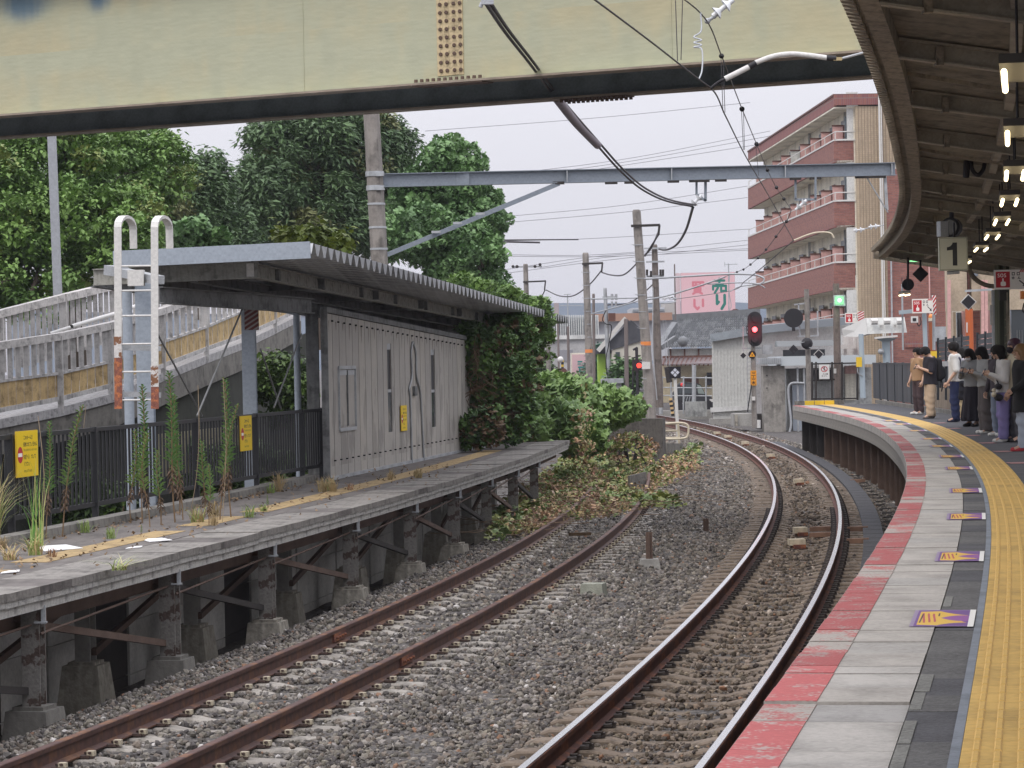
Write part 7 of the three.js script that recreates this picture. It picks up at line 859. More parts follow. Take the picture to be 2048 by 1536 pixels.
  const w2 = thing('crossing_signal', 'striped level crossing post with white loudspeaker far left', 'signal'); for (let k = 0; k < 9; k++) B().rod(at(1125, 764 - k * 5, 190), at(1125, 759 - k * 5, 190), 0.09).build('stripe', k % 2 ? m_.black : m_.signYellow, w2); B().disc(0.25, 0.2, at(1127, 744, 189.6), new THREE.Vector3(0, 0, 1)).build('lamp', m_.brownTrim, w2); B().ball(0.2, at(1121, 719, 189.6)).build('loudspeaker', m_.whitePaint, w2);
  const og2 = thing('orange_marker', 'faded orange panel on a post above the vine mound', 'marker'); box(og2, 1094, 1101, 717, 737, 120, 0.1, m_.orange, 'panel'); B().rod(at(1098, 780, 120), at(1096, 660, 120), 0.1).build('post', m_.pole, og2);
  const gf = thing('mesh_fence', 'grey tubular fence between the track and the parked car', 'fence'), z3 = 135; for (const y of [755, 775, 791]) B().tube([at(1310, y, z3), at(1424, y + 1, z3)], 0.03, 5).build('rail', m_.galv, gf); for (const x of [1322, 1342, 1367, 1388, 1412]) B().rod(at(x, 828, z3), at(x, x === 1388 ? 730 : 752, z3), x === 1322 || x === 1388 ? 0.1 : 0.04).build('post', m_.galv, gf); for (let k = 0; k < 4; k++) B().rod(at(1365 + k * 6, 808, z3), at(1371 + k * 6 * 0.8, 790, z3), 0.015).build('strut', m_.galv, gf); B().box(1, 0.7, 0.3).build('control_box', m_.greyWall, gf).position.copy(at(1392, 818, z3 - 0.3));
  const lw = struct(thing('low_wall', 'grey concrete wall below the tubular fence', 'wall')); box(lw, 1320, 1424, 822, 845, 137, 1, m_.concrete, 'wall_body');
  const st = thing('striped_guard', 'black and yellow striped pole guard leaning by the white sign post', 'guard'); for (let k = 0; k < 8; k++) for (const x of [1341, 1350]) B().rod(at(x + k * 0.6, 796 + k * 4.5, 118), at(x + (k + 1) * 0.6, 800.5 + k * 4.5, 118), 0.07).build('stripe', (k + (x > 1345)) % 2 ? m_.black : M(L(0.6, 0.42, 0.2)), st);
  { const s = thing('hanging_weight', 'dark cylindrical tension weight hung on two thin wires', 'weight'), z4 = 115; B().rod(at(1334, 734, z4), at(1339, 765, z4), 0.12).build('cylinder', m_.darkSteel, s); B().rod(at(1334, 735, z4), at(1326, 640, z4), 0.012, 0.012, 4).rod(at(1340, 735, z4), at(1331, 640, z4), 0.012, 0.012, 4).build('wires', m_.galv, s); }
  // parked car
  const car = thing('parked_car', 'dark hatchback parked behind the tubular fence', 'car'), zc = 150, cp = (x, y) => at(x, y, zc); const prof = [[1348, 812], [1346, 785], [1352, 772], [1368, 764], [1392, 765], [1402, 770], [1412, 790], [1424, 795], [1428, 812]]; const dk = M(L(0.02, 0.022, 0.028), { phys: true, clearcoat: 1, roughness: 0.4 }); B().poly(prof.map(([x, y]) => cp(x, y)), new THREE.Vector3(0, 0, -1.7)).build('body', dk, car); B().poly([[1356, 776], [1369, 767], [1390, 768], [1391, 787], [1356, 787]].map(([x, y]) => cp(x, y).add(new THREE.Vector3(0, 0, 0.01))), new THREE.Vector3(0, 0, 0.02)).build('side_window', m_.glass, car); B().poly([[1394, 769], [1401, 771], [1410, 788], [1396, 787]].map(([x, y]) => cp(x, y).add(new THREE.Vector3(0, 0, 0.01))), new THREE.Vector3(0, 0, 0.02)).build('windscreen', M(L(0.25, 0.3, 0.28), { roughness: 0.15 }), car); for (const x of [1360, 1414]) B().add(new THREE.CylinderGeometry(0.32, 0.32, 0.2, 20), m4().makeRotationX(Math.PI / 2).setPosition(cp(x, 812))).build('wheel', m_.black, car); B().box(0.25, 0.15, 0.1).build('headlight', m_.whitePaint, car).position.copy(cp(1424, 801)); B().ball(0.12, cp(1365, 770).add(new THREE.Vector3(0, 0, 0.05))).build('red_sticker', M(L(0.7, 0.06, 0.06)), car);
}
// ---------- signals and things at the far end of the platform ----------
{
  const d = 105, t = thing('railway_signal', 'black oval signal head showing a red light on a slim mast', 'signal'); B().rod(at(1509, 856, d), at(1506, 690, d), 0.1, 0.085).build('mast', m_.pole, t);
  { const s = new THREE.Shape(), w = 0.25, h = 0.62; s.absarc(0, h - w, w, 0, Math.PI); s.absarc(0, -h + w, w, Math.PI, 2 * Math.PI); const g = new THREE.ExtrudeGeometry(s, { depth: 0.08, bevelEnabled: true, bevelSize: 0.01, bevelThickness: 0.01, bevelSegments: 2 }); mesh('backboard', boxUV(g), m_.black, t, at(1509.5, 658, d - 0.1)); }
  for (const [y, on] of [[637, 0], [659, 1], [679, 0]]) { B().disc(0.11, 0.12, at(1509.5, y, d - 0.25), new THREE.Vector3(0, 0, 1)).build('hood', m_.black, t); if (on) { B().ball(0.1, at(1509.5, y, d - 0.3), [1, 1, 0.4]).build('glowing_lens', M(0xff5040, { emissive: new THREE.Color(1, 0.1, 0.12), emissiveIntensity: 4 }), t); const l = new THREE.PointLight(new THREE.Color(1, 0.08, 0.1), 0.9); l.position.copy(at(1509.5, y, d - 0.6)); t.add(l); } }
  const wr = canvasMat(64, 96, (c, w, h) => { c.fillStyle = '#17151d'; c.fillRect(0, 0, w, h); c.strokeStyle = '#d8d8e0'; c.lineWidth = 7; c.strokeRect(14, 16, 36, 22); c.beginPath(); c.moveTo(32, 8); c.lineTo(32, 48); c.stroke(); c.strokeRect(12, 60, 16, 20); c.strokeRect(36, 60, 16, 20); }); plate('route_plate', 0.17, 0.3, 0.03, wr, m_.black, t, at(1497.5, 660, d - 0.1));
  B().bar(at(1486, 653, d), at(1487, 698, d), 0.03, 0.03).bar(at(1484, 697, d), at(1524, 696, d), 0.05, 0.05).build('bracket', m_.galv, t);
  for (let k = 0; k < 14; k++) B().bar(at(1494, 716 + k * 8, d - 0.05), at(1504, 716 + k * 8, d - 0.05), 0.02, 0.02).build('rung', m_.galv, t); B().bar(at(1495, 705, d - 0.05), at(1496, 826, d - 0.05), 0.025, 0.025).build('ladder_rail', m_.galv, t); B().bar(at(1503, 770, d - 0.2), at(1495, 824, d - 0.2), 0.04, 0.04).build('stay', m_.black, t);
  const rep3 = canvasMat(96, 96, (c, w, h) => { c.fillStyle = '#15121a'; c.fillRect(0, 0, w, h); c.fillStyle = '#e0a520'; c.beginPath(); c.moveTo(48, 12); c.lineTo(86, 76); c.lineTo(10, 76); c.fill(); c.fillStyle = '#3a2a10'; c.fillRect(38, 44, 20, 22); c.fillStyle = '#e0a520'; c.fillRect(42, 49, 12, 4); c.fillRect(42, 57, 12, 4); });
  { const p = at(1504.5, 709, d - 0.15), f = mesh('triangle_disc', faceUV(new THREE.CircleGeometry(0.135, 28), 0.27, 0.27), rep3, t, p); B().disc(0.14, 0.03, p.clone().add(new THREE.Vector3(0, 0, -0.02)), new THREE.Vector3(0, 0, 1)).build('disc_back', m_.black, t); }
  const nm = canvasMat(64, 160, (c, w, h) => { c.fillStyle = '#d8901c'; c.fillRect(0, 0, w, h); c.strokeStyle = '#2a1c10'; glyph(c, '三', 12, 12, 40, 6); glyph(c, '山', 12, 60, 40, 6); glyph(c, '木', 12, 110, 40, 6); }); plate('name_plate', 0.22, 0.54, 0.03, nm, m_.signYellow, t, at(1507, 756, d - 0.15)); B().box(0.12, 0.14, 0.03).build('number_plate', m_.whitePaint, t).position.copy(at(1507, 797, d - 0.15));
  const dm = (px, py, r, z, nm2, lb, edge) => { const s = thing('diamond_board', lb, 'marker board'), p = at(px, py, z); if (edge) B().add(new THREE.CylinderGeometry(r * 1.18, r * 1.18, 0.015, 4), m4().makeRotationX(Math.PI / 2).setPosition(p.clone().add(new THREE.Vector3(0, 0, -0.02)))).build('white_edge', m_.whitePaint, s); B().add(new THREE.CylinderGeometry(r, r, 0.02, 4), m4().makeRotationX(Math.PI / 2).setPosition(p)).build('board', m_.black, s); return s; };
  const d1 = dm(1486.5, 711, 0.11, 104.6, '', 'small dark diamond board left of the signal mast', true); B().rod(at(1487, 704, 104.7), at(1487, 697, 104.7), 0.012).build('hanger', m_.galv, d1);
  const d2 = dm(1587, 698.5, 0.16, 99, '', 'slate-blue diamond board hanging left of the bracket pole', false); B().bar(at(1586, 690, 99), at(1612, 683, 99.2), 0.02, 0.02).build('hanger', m_.galv, d2);
  const d3 = dm(1637.5, 708.5, 0.15, 99, '', 'white-edged black diamond board right of the bracket pole', true); B().bar(at(1618, 695, 99), at(1640, 695, 99), 0.03, 0.03).rod(at(1637, 695, 99), at(1637, 702, 99), 0.012).build('hanger', m_.galv, d3);
  const d4 = dm(1937, 604, 0.16, 66, '', 'black diamond board with notched white edge on an arm at right', true); B().bar(at(1930, 582, 66), at(1985, 579, 66), 0.05, 0.05).build('arm', m_.galv, d4);
  // bracket pole with turned-away disc signal
  const z = 99.5, b = thing('bracket_pole', 'brown pole with a turned-away round black signal and brackets', 'pole'); B().rod(at(1620, 862, z), at(1613, 578, z), 0.1, 0.085).build('shaft', m_.pole, b); B().add(new THREE.CylinderGeometry(0.33, 0.33, 0.1, 28), m4().makeRotationX(Math.PI / 2).setPosition(at(1587, 636, z - 0.2))).rod(at(1587, 655, z - 0.2), at(1587, 662, z - 0.2), 0.06).build('disc_back', m_.black, b); B().ball(0.2, at(1614, 687, z - 0.25), [1, 1, 0.5]).build('small_disc', m_.black, b); B().bar(at(1597, 608, z), at(1600, 672, z), 0.05, 0.05).bar(at(1635, 622, z), at(1636, 672, z), 0.05, 0.05).bar(at(1596, 673, z), at(1637, 671, z), 0.06, 0.05).bar(at(1588, 609, z), at(1618, 606, z), 0.05, 0.05).build('bracket', m_.galv, b);
  const gl = thing('green_signal_lamp', 'square green lamp glowing on a brown pole at the platform end', 'signal'), zg = 97; B().rod(at(1676, 797, zg), at(1672, 567, zg), 0.13, 0.11).build('post', M(L(0.2, 0.16, 0.14), { map: rep(T.stain, 1.2) }), gl); B().box(0.38, 0.36, 0.14).build('case', m_.galv, gl).position.copy(at(1679, 601, zg - 0.2)); B().ball(0.07, new THREE.Vector3(0, 0, 0.03), [1, 1, 0.5]).build('glowing_lamp', M(0xd0ffd8, { emissive: new THREE.Color(0.7, 1, 0.75), emissiveIntensity: 0.9 }), gl).position.copy(at(1679, 601, zg - 0.28)); B().box(0.28, 0.27, 0.02).build('glowing_face', M(L(0.3, 0.6, 0.36), { emissive: new THREE.Color(0.25, 0.7, 0.35), emissiveIntensity: 0.15 }), gl).position.copy(at(1679, 601, zg - 0.28)); { const l = new THREE.PointLight(new THREE.Color(0.35, 1, 0.5), 0.3); l.position.copy(at(1679, 601, zg - 0.6)); gl.add(l); } B().box(0.1, 0.16, 0.02).build('white_tag', m_.whitePaint, gl).position.copy(at(1670, 742, zg - 0.15));
  // monitor hood with three visors
  const mh = thing('monitor_hood', 'white sloping hood for driver monitors on a grey stand', 'equipment'), zm = 93; const h0 = [at(1736, 668, zm), at(1814, 665, zm), at(1809, 634, zm + 0.2), at(1732, 636, zm + 0.2)]; B().poly(h0, new THREE.Vector3(0, 0, -0.6)).build('front_panel', m_.whiteWall, mh); B().poly([at(1683, 658, zm + 1.0), at(1687, 673, zm + 1.0), at(1714, 674, zm + 0.4), at(1735.5, 668, zm + 0.02), at(1731.5, 636, zm + 0.2)], new THREE.Vector3(0.2, 0, -0.5)).build('side_panel', M(L(0.66, 0.66, 0.64)), mh); for (const x of [1749, 1774, 1800]) { B().box(0.2, 0.13, 0.22, 0, 0, 0, 0, 0.3).build('visor', m_.whitePaint, mh).position.copy(at(x, 643, zm - 0.1)); B().box(0.19, 0.03, 0.1).build('visor_slot', m_.black, mh).position.copy(at(x, 648, zm - 0.2)); }
  const num = canvasMat(64, 40, (c, w, h) => { c.fillStyle = '#c4c4c2'; c.fillRect(0, 0, w, h); c.fillStyle = '#4a4640'; c.font = 'bold 34px sans-serif'; c.fillText('11', 8, 32); }); mesh('number', faceUV(new THREE.PlaneGeometry(0.14, 0.11), 0.14, 0.11), num, mh, at(1763, 653, zm - 0.03)); const num1 = canvasMat(40, 40, (c, w, h) => { c.fillStyle = '#c4c4c2'; c.fillRect(0, 0, w, h); c.fillStyle = '#4a4640'; c.font = 'bold 34px sans-serif'; c.fillText('1', 10, 32); }); mesh('number', faceUV(new THREE.PlaneGeometry(0.1, 0.11), 0.1, 0.11), num1, mh, at(1790, 652, zm - 0.03));
  B().rod(at(1774, 730, zm), at(1772, 682, zm), 0.12, 0.14).rod(at(1772, 684, zm), at(1772, 676, zm), 0.12, 0.38).build('stand', M(L(0.36, 0.43, 0.48)), mh); B().bar(at(1750, 676, zm - 0.3), at(1794, 672, zm - 0.3), 0.3, 0.06).build('shelf', m_.whitePaint, mh); B().ball(0.1, at(1762, 703, zm - 0.2)).build('fitting', m_.galv, mh);
  // pole with yellow box, left of the black fence
  const yb = thing('yellow_box_pole', 'grey pole carrying an orange-yellow call box before the dark fence', 'pole'), zy = 92; B().rod(at(1726, 796, zy), at(1722, 668, zy), 0.09, 0.08).build('shaft', M(L(0.36, 0.43, 0.48)), yb); B().box(0.17, 0.31, 0.14).build('call_box', m_.signYellow, yb).position.copy(at(1718, 724, zy - 0.2)); B().tube([at(1715, 735, zy - 0.2), at(1716, 746, zy - 0.2), at(1725, 752, zy - 0.1)], 0.02, 5).build('cable', m_.galv, yb);
  // mesh gate and notice
  const mg = thing('mesh_gate', 'dark mesh panel fence closing off the platform end', 'fence'), zq = 95; for (const [a, b2] of [[[1622, 728], [1715, 726]], [[1622, 761], [1670, 759]], [[1622, 798], [1715, 797]]]) B().bar(at(...a, zq), at(...b2, zq), 0.05, 0.05).build('rail', m_.darkSteel, mg); for (const x of [1624, 1632, 1664, 1684, 1715]) B().bar(at(x, 800, zq), at(x, 724, zq), 0.06, 0.06, new THREE.Vector3(0, 0, 1)).build('post', m_.darkSteel, mg); const mw = B(); for (let x = 1626; x < 1715; x += 2.6) mw.bar(at(x, 797, zq + 0.05), at(x, 729, zq + 0.05), 0.01, 0.01, new THREE.Vector3(0, 0, 1)); mw.build('wires', m_.darkSteel, mg).userData.kind = 'stuff';
  const no = canvasMat(96, 150, (c, w, h) => { c.fillStyle = '#d9d9d6'; c.fillRect(0, 0, w, h); c.strokeStyle = '#b04048'; c.lineWidth = 8; c.beginPath(); c.arc(48, 48, 27, 0, 7); c.moveTo(30, 30); c.lineTo(66, 66); c.stroke(); c.fillStyle = '#4a4446'; c.fillRect(43, 32, 10, 32); c.beginPath(); c.arc(48, 28, 6, 0, 7); c.fill(); c.strokeStyle = '#56524e'; write(c, '立入り用', 16, 92, 17, 3); write(c, 'さくへ', 22, 112, 17, 3); }); tag(plate('notice_board', 0.34, 0.48, 0.02, no, m_.whitePaint, scene, at(1648.5, 743.5, zq - 0.15)), 'white no-entry notice board on the mesh fence', 'sign');
  // dark board fence along the back of the platform
  const bf = thing('board_fence', 'dark board fence along the back edge of the platform', 'fence'); const back = (z2) => V(10.72 + 0.025 * (z2 - 70), 0, z2);
  const fm = [M(L(0.03, 0.036, 0.045), { roughness: 0.6 }), M(L(0.04, 0.046, 0.056), { roughness: 0.6 }), M(L(0.022, 0.027, 0.034), { roughness: 0.6 })];
  for (let z2 = 48, i = 0; z2 < 90; z2 += 0.42, i++) { const a = back(z2), c = back(z2 + 0.41), h = 0.12, tn = z2 < 62; B().bar(a.clone().setY(0.1 + 0.55), c.clone().setY(0.1 + 0.55), 0.03, 1.05).build('board', tn && z2 > 52 ? fm[i % 3] : fm[i % 3], bf); if (i % 5 === 0) B().bar(a.clone().setY(0), a.clone().setY(1.24), 0.07, 0.07, new THREE.Vector3(0, 0, 1)).build('post', fm[2], bf); }
  for (let z2 = 48; z2 < 90; z2 += 2) B().bar(back(z2).setY(1.2), back(z2 + 2).setY(1.2), 0.06, 0.05).build('top_rail', fm[2], bf);
  for (let z2 = 44; z2 < 88; z2 += 1) B().bar(back(z2).add(new THREE.Vector3(-0.08, 0.05, 0)), back(z2 + 0.98).add(new THREE.Vector3(-0.08, 0.05, 0)), 0.16, 0.1).build('kerb', m_.concreteDark, bf);
  { const tanb = M(L(0.24, 0.19, 0.14), { map: rep(T.mottle, 1) }); for (let z2 = 66; z2 < 74; z2 += 1.1) B().bar(back(z2).add(new THREE.Vector3(-0.02, 0.36, 0)), back(z2 + 1.05).add(new THREE.Vector3(-0.02, 0.36, 0)), 0.03, 0.5).build('tan_board', tanb, bf); }
  // tall panel screen
  const sc = thing('panel_screen', 'dark slatted panel screen rising above the board fence', 'screen'), zs2 = 68; const sp = (x, y) => at(x, y, lerp(70, 62, (x - 1876) / 112)); for (let k = 0; k < 7; k++) { const x0 = 1876 + k * 15.8, x1 = x0 + 15.2; if (k === 4) continue; for (let j = 0; j < 5; j++) { const u0 = lerp(680 - k * 2.2, 722, j / 5), u1 = lerp(680 - k * 2.2, 722, (j + 0.88) / 5); B().poly([sp(x0, u0), sp(x1, u0 - 2), sp(x1, u1 - 2), sp(x0, u1)], new THREE.Vector3(0, 0, -0.04)).build('slat_panel', fm[(j + k) % 3], sc); } B().bar(sp(x0, 676 - k * 2.2), sp(x0, 800), 0.05, 0.05, new THREE.Vector3(0, 0, 1)).build('post', fm[2], sc); } B().bar(sp(1878, 728), sp(1940, 726), 0.05, 0.12).build('white_rail', m_.galv, sc);
  // SOS boards
  const sos = (w, h, sm) => canvasMat(200, 110, (c, W, H) => { c.fillStyle = '#e3dfd8'; c.fillRect(0, 0, W, H); c.fillStyle = '#b3202c'; c.fillRect(8, 10, 84, 90); c.fillStyle = '#eee6e0'; c.font = 'bold 30px sans-serif'; c.fillText('SOS', 17, 42); c.beginPath(); c.roundRect(36, 66, 32, 26, 8); c.fill(); c.fillRect(46, 48, 9, 24); c.strokeStyle = '#38343a'; c.lineWidth = 4; if (GL['非'] === undefined) { c.strokeRect(106, 16, 14, 14); c.strokeRect(136, 16, 14, 14); } write(c, 'ホ', 104, 38, 18, 3); write(c, 'ん', 140, 38, 18, 3); c.fillStyle = '#b3202c'; for (let k = 0; k < 4; k++) { c.beginPath(); c.moveTo(160 + k * 12, 0); c.lineTo(168 + k * 12, 0); c.lineTo(156 + k * 12, 14); c.lineTo(148 + k * 12, 14); c.fill(); } c.fillStyle = '#38343a'; c.beginPath(); c.moveTo(188, 96); c.lineTo(166, 92); c.lineTo(184, 72); c.fill(); c.lineWidth = 7; c.beginPath(); c.moveTo(150, 62); c.lineTo(178, 84); c.stroke(); });
  const sosM = sos(); const hz = canvasMat(64, 128, (c, w, h) => { c.fillStyle = '#e3dfd8'; c.fillRect(0, 0, w, h); c.strokeStyle = '#b3202c'; c.lineWidth = 14; for (let k = -2; k < 8; k++) { c.beginPath(); c.moveTo(-10, k * 30 + 30); c.lineTo(w + 10, k * 30 - 20); c.stroke(); } });
  const mkSos = (x0, x1, y0, y1, z2, lb, pole2) => { const s = thing('emergency_sign', lb, 'sign'), p0 = at(x0, y0, z2), p1 = at(x1, y1, z2), w = p1.x - p0.x, h = p0.y - p1.y; plate('board', w, h, 0.05, sosM, m_.whitePaint, s, new THREE.Vector3((p0.x + p1.x) / 2, (p0.y + p1.y) / 2, -z2), -0.05); if (pole2) pole2(s); return s; };
  mkSos(1824, 1866, 598, 626, 74, 'white and red emergency button sign on the grey pole before the brick wall', (s) => { B().rod(at(1856, 805, 74.3), at(1848, 620, 74.3), 0.06).build('post', M(L(0.36, 0.43, 0.48)), s); plate('hazard_strip', 0.1, 0.5, 0.03, hz, m_.whitePaint, s, at(1868, 610, 74.2)); B().bar(at(1798, 625, 74.4), at(1850, 620, 74.4), 0.1, 0.1).box(0.01, 0.01, 0.01).build('cross_arm', M(L(0.36, 0.43, 0.48)), s); B().rod(at(1806, 700, 74.5), at(1804, 568, 74.5), 0.025).rod(at(1868, 700, 74.5), at(1867, 600, 74.5), 0.04).build('conduit', m_.galv, s); });
  mkSos(1690, 1722, 626, 646, 95, 'smaller distant emergency button sign above the monitor hood', (s) => { plate('hazard_strip', 0.2, 0.34, 0.03, hz, m_.whitePaint, s, at(1722, 633, 94.9)); B().rod(at(1724, 800, 95.2), at(1722, 640, 95.2), 0.05).build('post', m_.galv, s); });
  mkSos(1988, 2056, 540, 578, 44, 'large emergency button sign on the striped column at right', (s) => { B().box(0.1, 0.4, 0.1).build('mount', m_.darkSteel, s).position.copy(at(2005, 575, 44.4)); });
  { const s = thing('security_camera', 'small white boxy security camera on the brick wall', 'camera'), z2 = 110; B().box(0.24, 0.24, 0.3).build('body', m_.whitePaint, s).position.copy(at(1829, 639, z2)); B().box(0.13, 0.11, 0.02).build('lens', m_.black, s).position.copy(at(1829, 639, z2 - 0.17)); B().tube([at(1833, 644, z2), at(1838, 652, z2), at(1842, 645, z2), at(1840, 634, z2)], 0.02, 5).build('cable', m_.black, s); }
  { const s = thing('orange_beacon_post', 'orange-brown post with a cream ringed lamp beside the sign pole', 'post'), z2 = 84; B().rod(at(1866, 735, z2), at(1863, 645, z2), 0.08).build('shaft', M(L(0.3, 0.09, 0.035)), s); B().rod(at(1863, 642, z2), at(1863, 636, z2), 0.09).build('ring', m_.creamPaint, s); B().ball(0.09, at(1863, 634, z2)).build('lamp', m_.orange, s); B().box(0.26, 0.45, 0.15).build('yellow_box', m_.signYellow, s).position.copy(at(1871, 718, z2 - 0.3)); }
  { const s = thing('orange_pillar', 'orange pillar in front of the beige building', 'pillar'), z2 = 88; B().rod(at(1940, 720, z2), at(1938, 618, z2), 0.12).build('shaft', M(L(0.5, 0.12, 0.035)), s); B().rod(at(1934, 665, z2 - 0.1), at(1934, 645, z2 - 0.1), 0.02).build('white_tube', m_.whitePaint, s); }
  { const s = thing('grey_pole', 'grey steel pole left of the striped dark column', 'pole'), z2 = 58; B().rod(at(1991, 780, z2), at(1988, 580, z2), 0.055).build('shaft', m_.galv, s); B().box(0.06, 0.4, 0.04).build('white_tube', m_.whitePaint, s).position.copy(at(1983, 630, z2 - 0.1)); }
  { const s = thing('striped_column', 'dark green column of paired steel angles behind the people', 'column'), z2 = 57; { const q = []; for (let k = 0; k <= 6; k++) { const a = k / 6 * Math.PI / 2; q.push(at(1992 - 54 * Math.sin(a), 575 - 42 * (1 - Math.cos(a)) - 2, z2)); } B().tube(q, 0.05, 6).build('knee_brace', m_.canopyBeam, s); } for (const x of [1994, 2000, 2006, 2012]) B().bar(at(x + 2, 800, z2 + (x % 4) * 0.02), at(x, 520, z2), 0.03, 0.12).build('angle_bar', x % 4 < 2 ? M(L(0.045, 0.05, 0.035)) : M(L(0.12, 0.13, 0.09)), s); B().bar(at(2018, 760, z2), at(2013, 585, z2), 0.05, 0.05).build('lattice_edge', m_.canopyRib, s); for (let k = 0; k < 9; k++) B().bar(at(2010, 640 + k * 16, z2 - 0.05), at(2018, 632 + k * 16, z2 - 0.05), 0.02, 0.02).build('lattice', m_.canopyBeam, s); }
  { const s = thing('orange_device', 'small orange device with a looped cable at the right edge', 'device'), z2 = 43; B().box(0.1, 0.12, 0.1).build('body', m_.orange, s).position.copy(at(2048, 590, z2)); B().tube([at(2048, 606, z2), at(2046, 622, z2), at(2052, 628, z2)], 0.012, 5).build('cable', m_.black, s); }
}
// ---------- people ----------
function surfaceNet(f, lo, hi, c) { // naive surface nets of f(x,y,z) < 0
  const n = [0, 1, 2].map((i) => Math.ceil((hi[i] - lo[i]) / c) + 1), [nx, ny, nz] = n, S = new Float32Array(nx * ny * nz), id = (i, j, k) => (k * ny + j) * nx + i;
  for (let k = 0; k < nz; k++) for (let j = 0; j < ny; j++) for (let i = 0; i < nx; i++) S[id(i, j, k)] = f(lo[0] + i * c, lo[1] + j * c, lo[2] + k * c);
  const vi = new Int32Array(nx * ny * nz).fill(-1), P = [], I = [], E = [[0, 1], [2, 3], [4, 5], [6, 7], [0, 2], [1, 3], [4, 6], [5, 7], [0, 4], [1, 5], [2, 6], [3, 7]];
  for (let k = 0; k < nz - 1; k++) for (let j = 0; j < ny - 1; j++) for (let i = 0; i < nx - 1; i++) {
    const v = []; let m = 0; for (let q = 0; q < 8; q++) { const s = S[id(i + (q & 1), j + ((q >> 1) & 1), k + (q >> 2))]; v.push(s); if (s < 0) m |= 1 << q; } if (m === 0 || m === 255) continue;
    let x = 0, y = 0, z = 0, t = 0; for (const [a, b] of E) if ((v[a] < 0) !== (v[b] < 0)) { const u = v[a] / (v[a] - v[b]); x += lerp(a & 1, b & 1, u); y += lerp((a >> 1) & 1, (b >> 1) & 1, u); z += lerp(a >> 2, b >> 2, u); t++; }
    vi[id(i, j, k)] = P.length / 3; P.push(lo[0] + (i + x / t) * c, lo[1] + (j + y / t) * c, lo[2] + (k + z / t) * c);
  }
  for (let k = 1; k < nz - 1; k++) for (let j = 1; j < ny - 1; j++) for (let i = 1; i < nx - 1; i++) {
    const s = S[id(i, j, k)] < 0, quad = (a, b, cc, d, fl) => { if (a < 0 || b < 0 || cc < 0 || d < 0) return; fl ? I.push(a, b, cc, a, cc, d) : I.push(a, cc, b, a, d, cc); };
    if (s !== S[id(i + 1, j, k)] < 0) quad(vi[id(i, j - 1, k - 1)], vi[id(i, j, k - 1)], vi[id(i, j, k)], vi[id(i, j - 1, k)], s);
    if (s !== S[id(i, j + 1, k)] < 0) quad(vi[id(i - 1, j, k - 1)], vi[id(i - 1, j, k)], vi[id(i, j, k)], vi[id(i, j, k - 1)], s);
    if (s !== S[id(i, j, k + 1)] < 0) quad(vi[id(i - 1, j - 1, k)], vi[id(i, j - 1, k)], vi[id(i, j, k)], vi[id(i - 1, j, k)], s);
  }
  const g = new THREE.BufferGeometry(); g.setAttribute('position', new THREE.Float32BufferAttribute(P, 3)); g.setIndex(I); g.computeVertexNormals(); g.setAttribute('uv', new THREE.BufferAttribute(new Float32Array(P.length / 3 * 2), 2)); return g;
}
function capsD(x, y, z, [a, b, ra, rb, sx = 1, sz = 1]) { // tapered capsule, optionally squashed in x or z
  const bx = (b[0] - a[0]) / sx, by = b[1] - a[1], bz = (b[2] - a[2]) / sz, px = (x - a[0]) / sx, py = y - a[1], pz = (z - a[2]) / sz, t = clamp((px * bx + py * by + pz * bz) / (bx * bx + by * by + bz * bz + 1e-9));
  return (Math.hypot(px - bx * t, py - by * t, pz - bz * t) - lerp(ra, rb, t)) * Math.min(1, sx, sz);
}
const smin = (a, b, k) => { const h = Math.max(k - Math.abs(a - b), 0) / k; return Math.min(a, b) - h * h * k * 0.25; };
function solid(bones, c, k = 0.02, cut, extra) { // mesh of joined bones
  const lo = [1e9, 1e9, 1e9], hi = [-1e9, -1e9, -1e9]; for (const [a, b, ra, rb, sx = 1, sz = 1] of bones) for (const [p, r] of [[a, ra], [b, rb]]) for (let i = 0; i < 3; i++) { const q = r * [sx, 1, sz][i] + 2.5 * c; lo[i] = Math.min(lo[i], p[i] - q); hi[i] = Math.max(hi[i], p[i] + q); }
  return surfaceNet((x, y, z) => { let d = 1; for (const b of bones) d = smin(d, capsD(x, y, z, b), k); if (extra) d = extra(d, x, y, z); return cut ? Math.max(d, cut(x, y, z)) : d; }, lo, hi, c);
}
const add3 = (a, b) => [a[0] + b[0], a[1] + b[1], a[2] + b[2]], mix3 = (a, b, t) => [lerp(a[0], b[0], t), lerp(a[1], b[1], t), lerp(a[2], b[2], t)];
const skinM = [M(L(0.5, 0.31, 0.22), { roughness: 0.6 }), M(L(0.56, 0.36, 0.26), { roughness: 0.6 })], hairM = M(L(0.007, 0.0055, 0.0055), { roughness: 0.95 });
const cloth = (r, g, b) => M(L(r, g, b), { map: rep(T.mottle, 0.5), bumpMap: rep(T.bumpn, 0.35), bumpScale: 0.006, roughness: 0.95 });
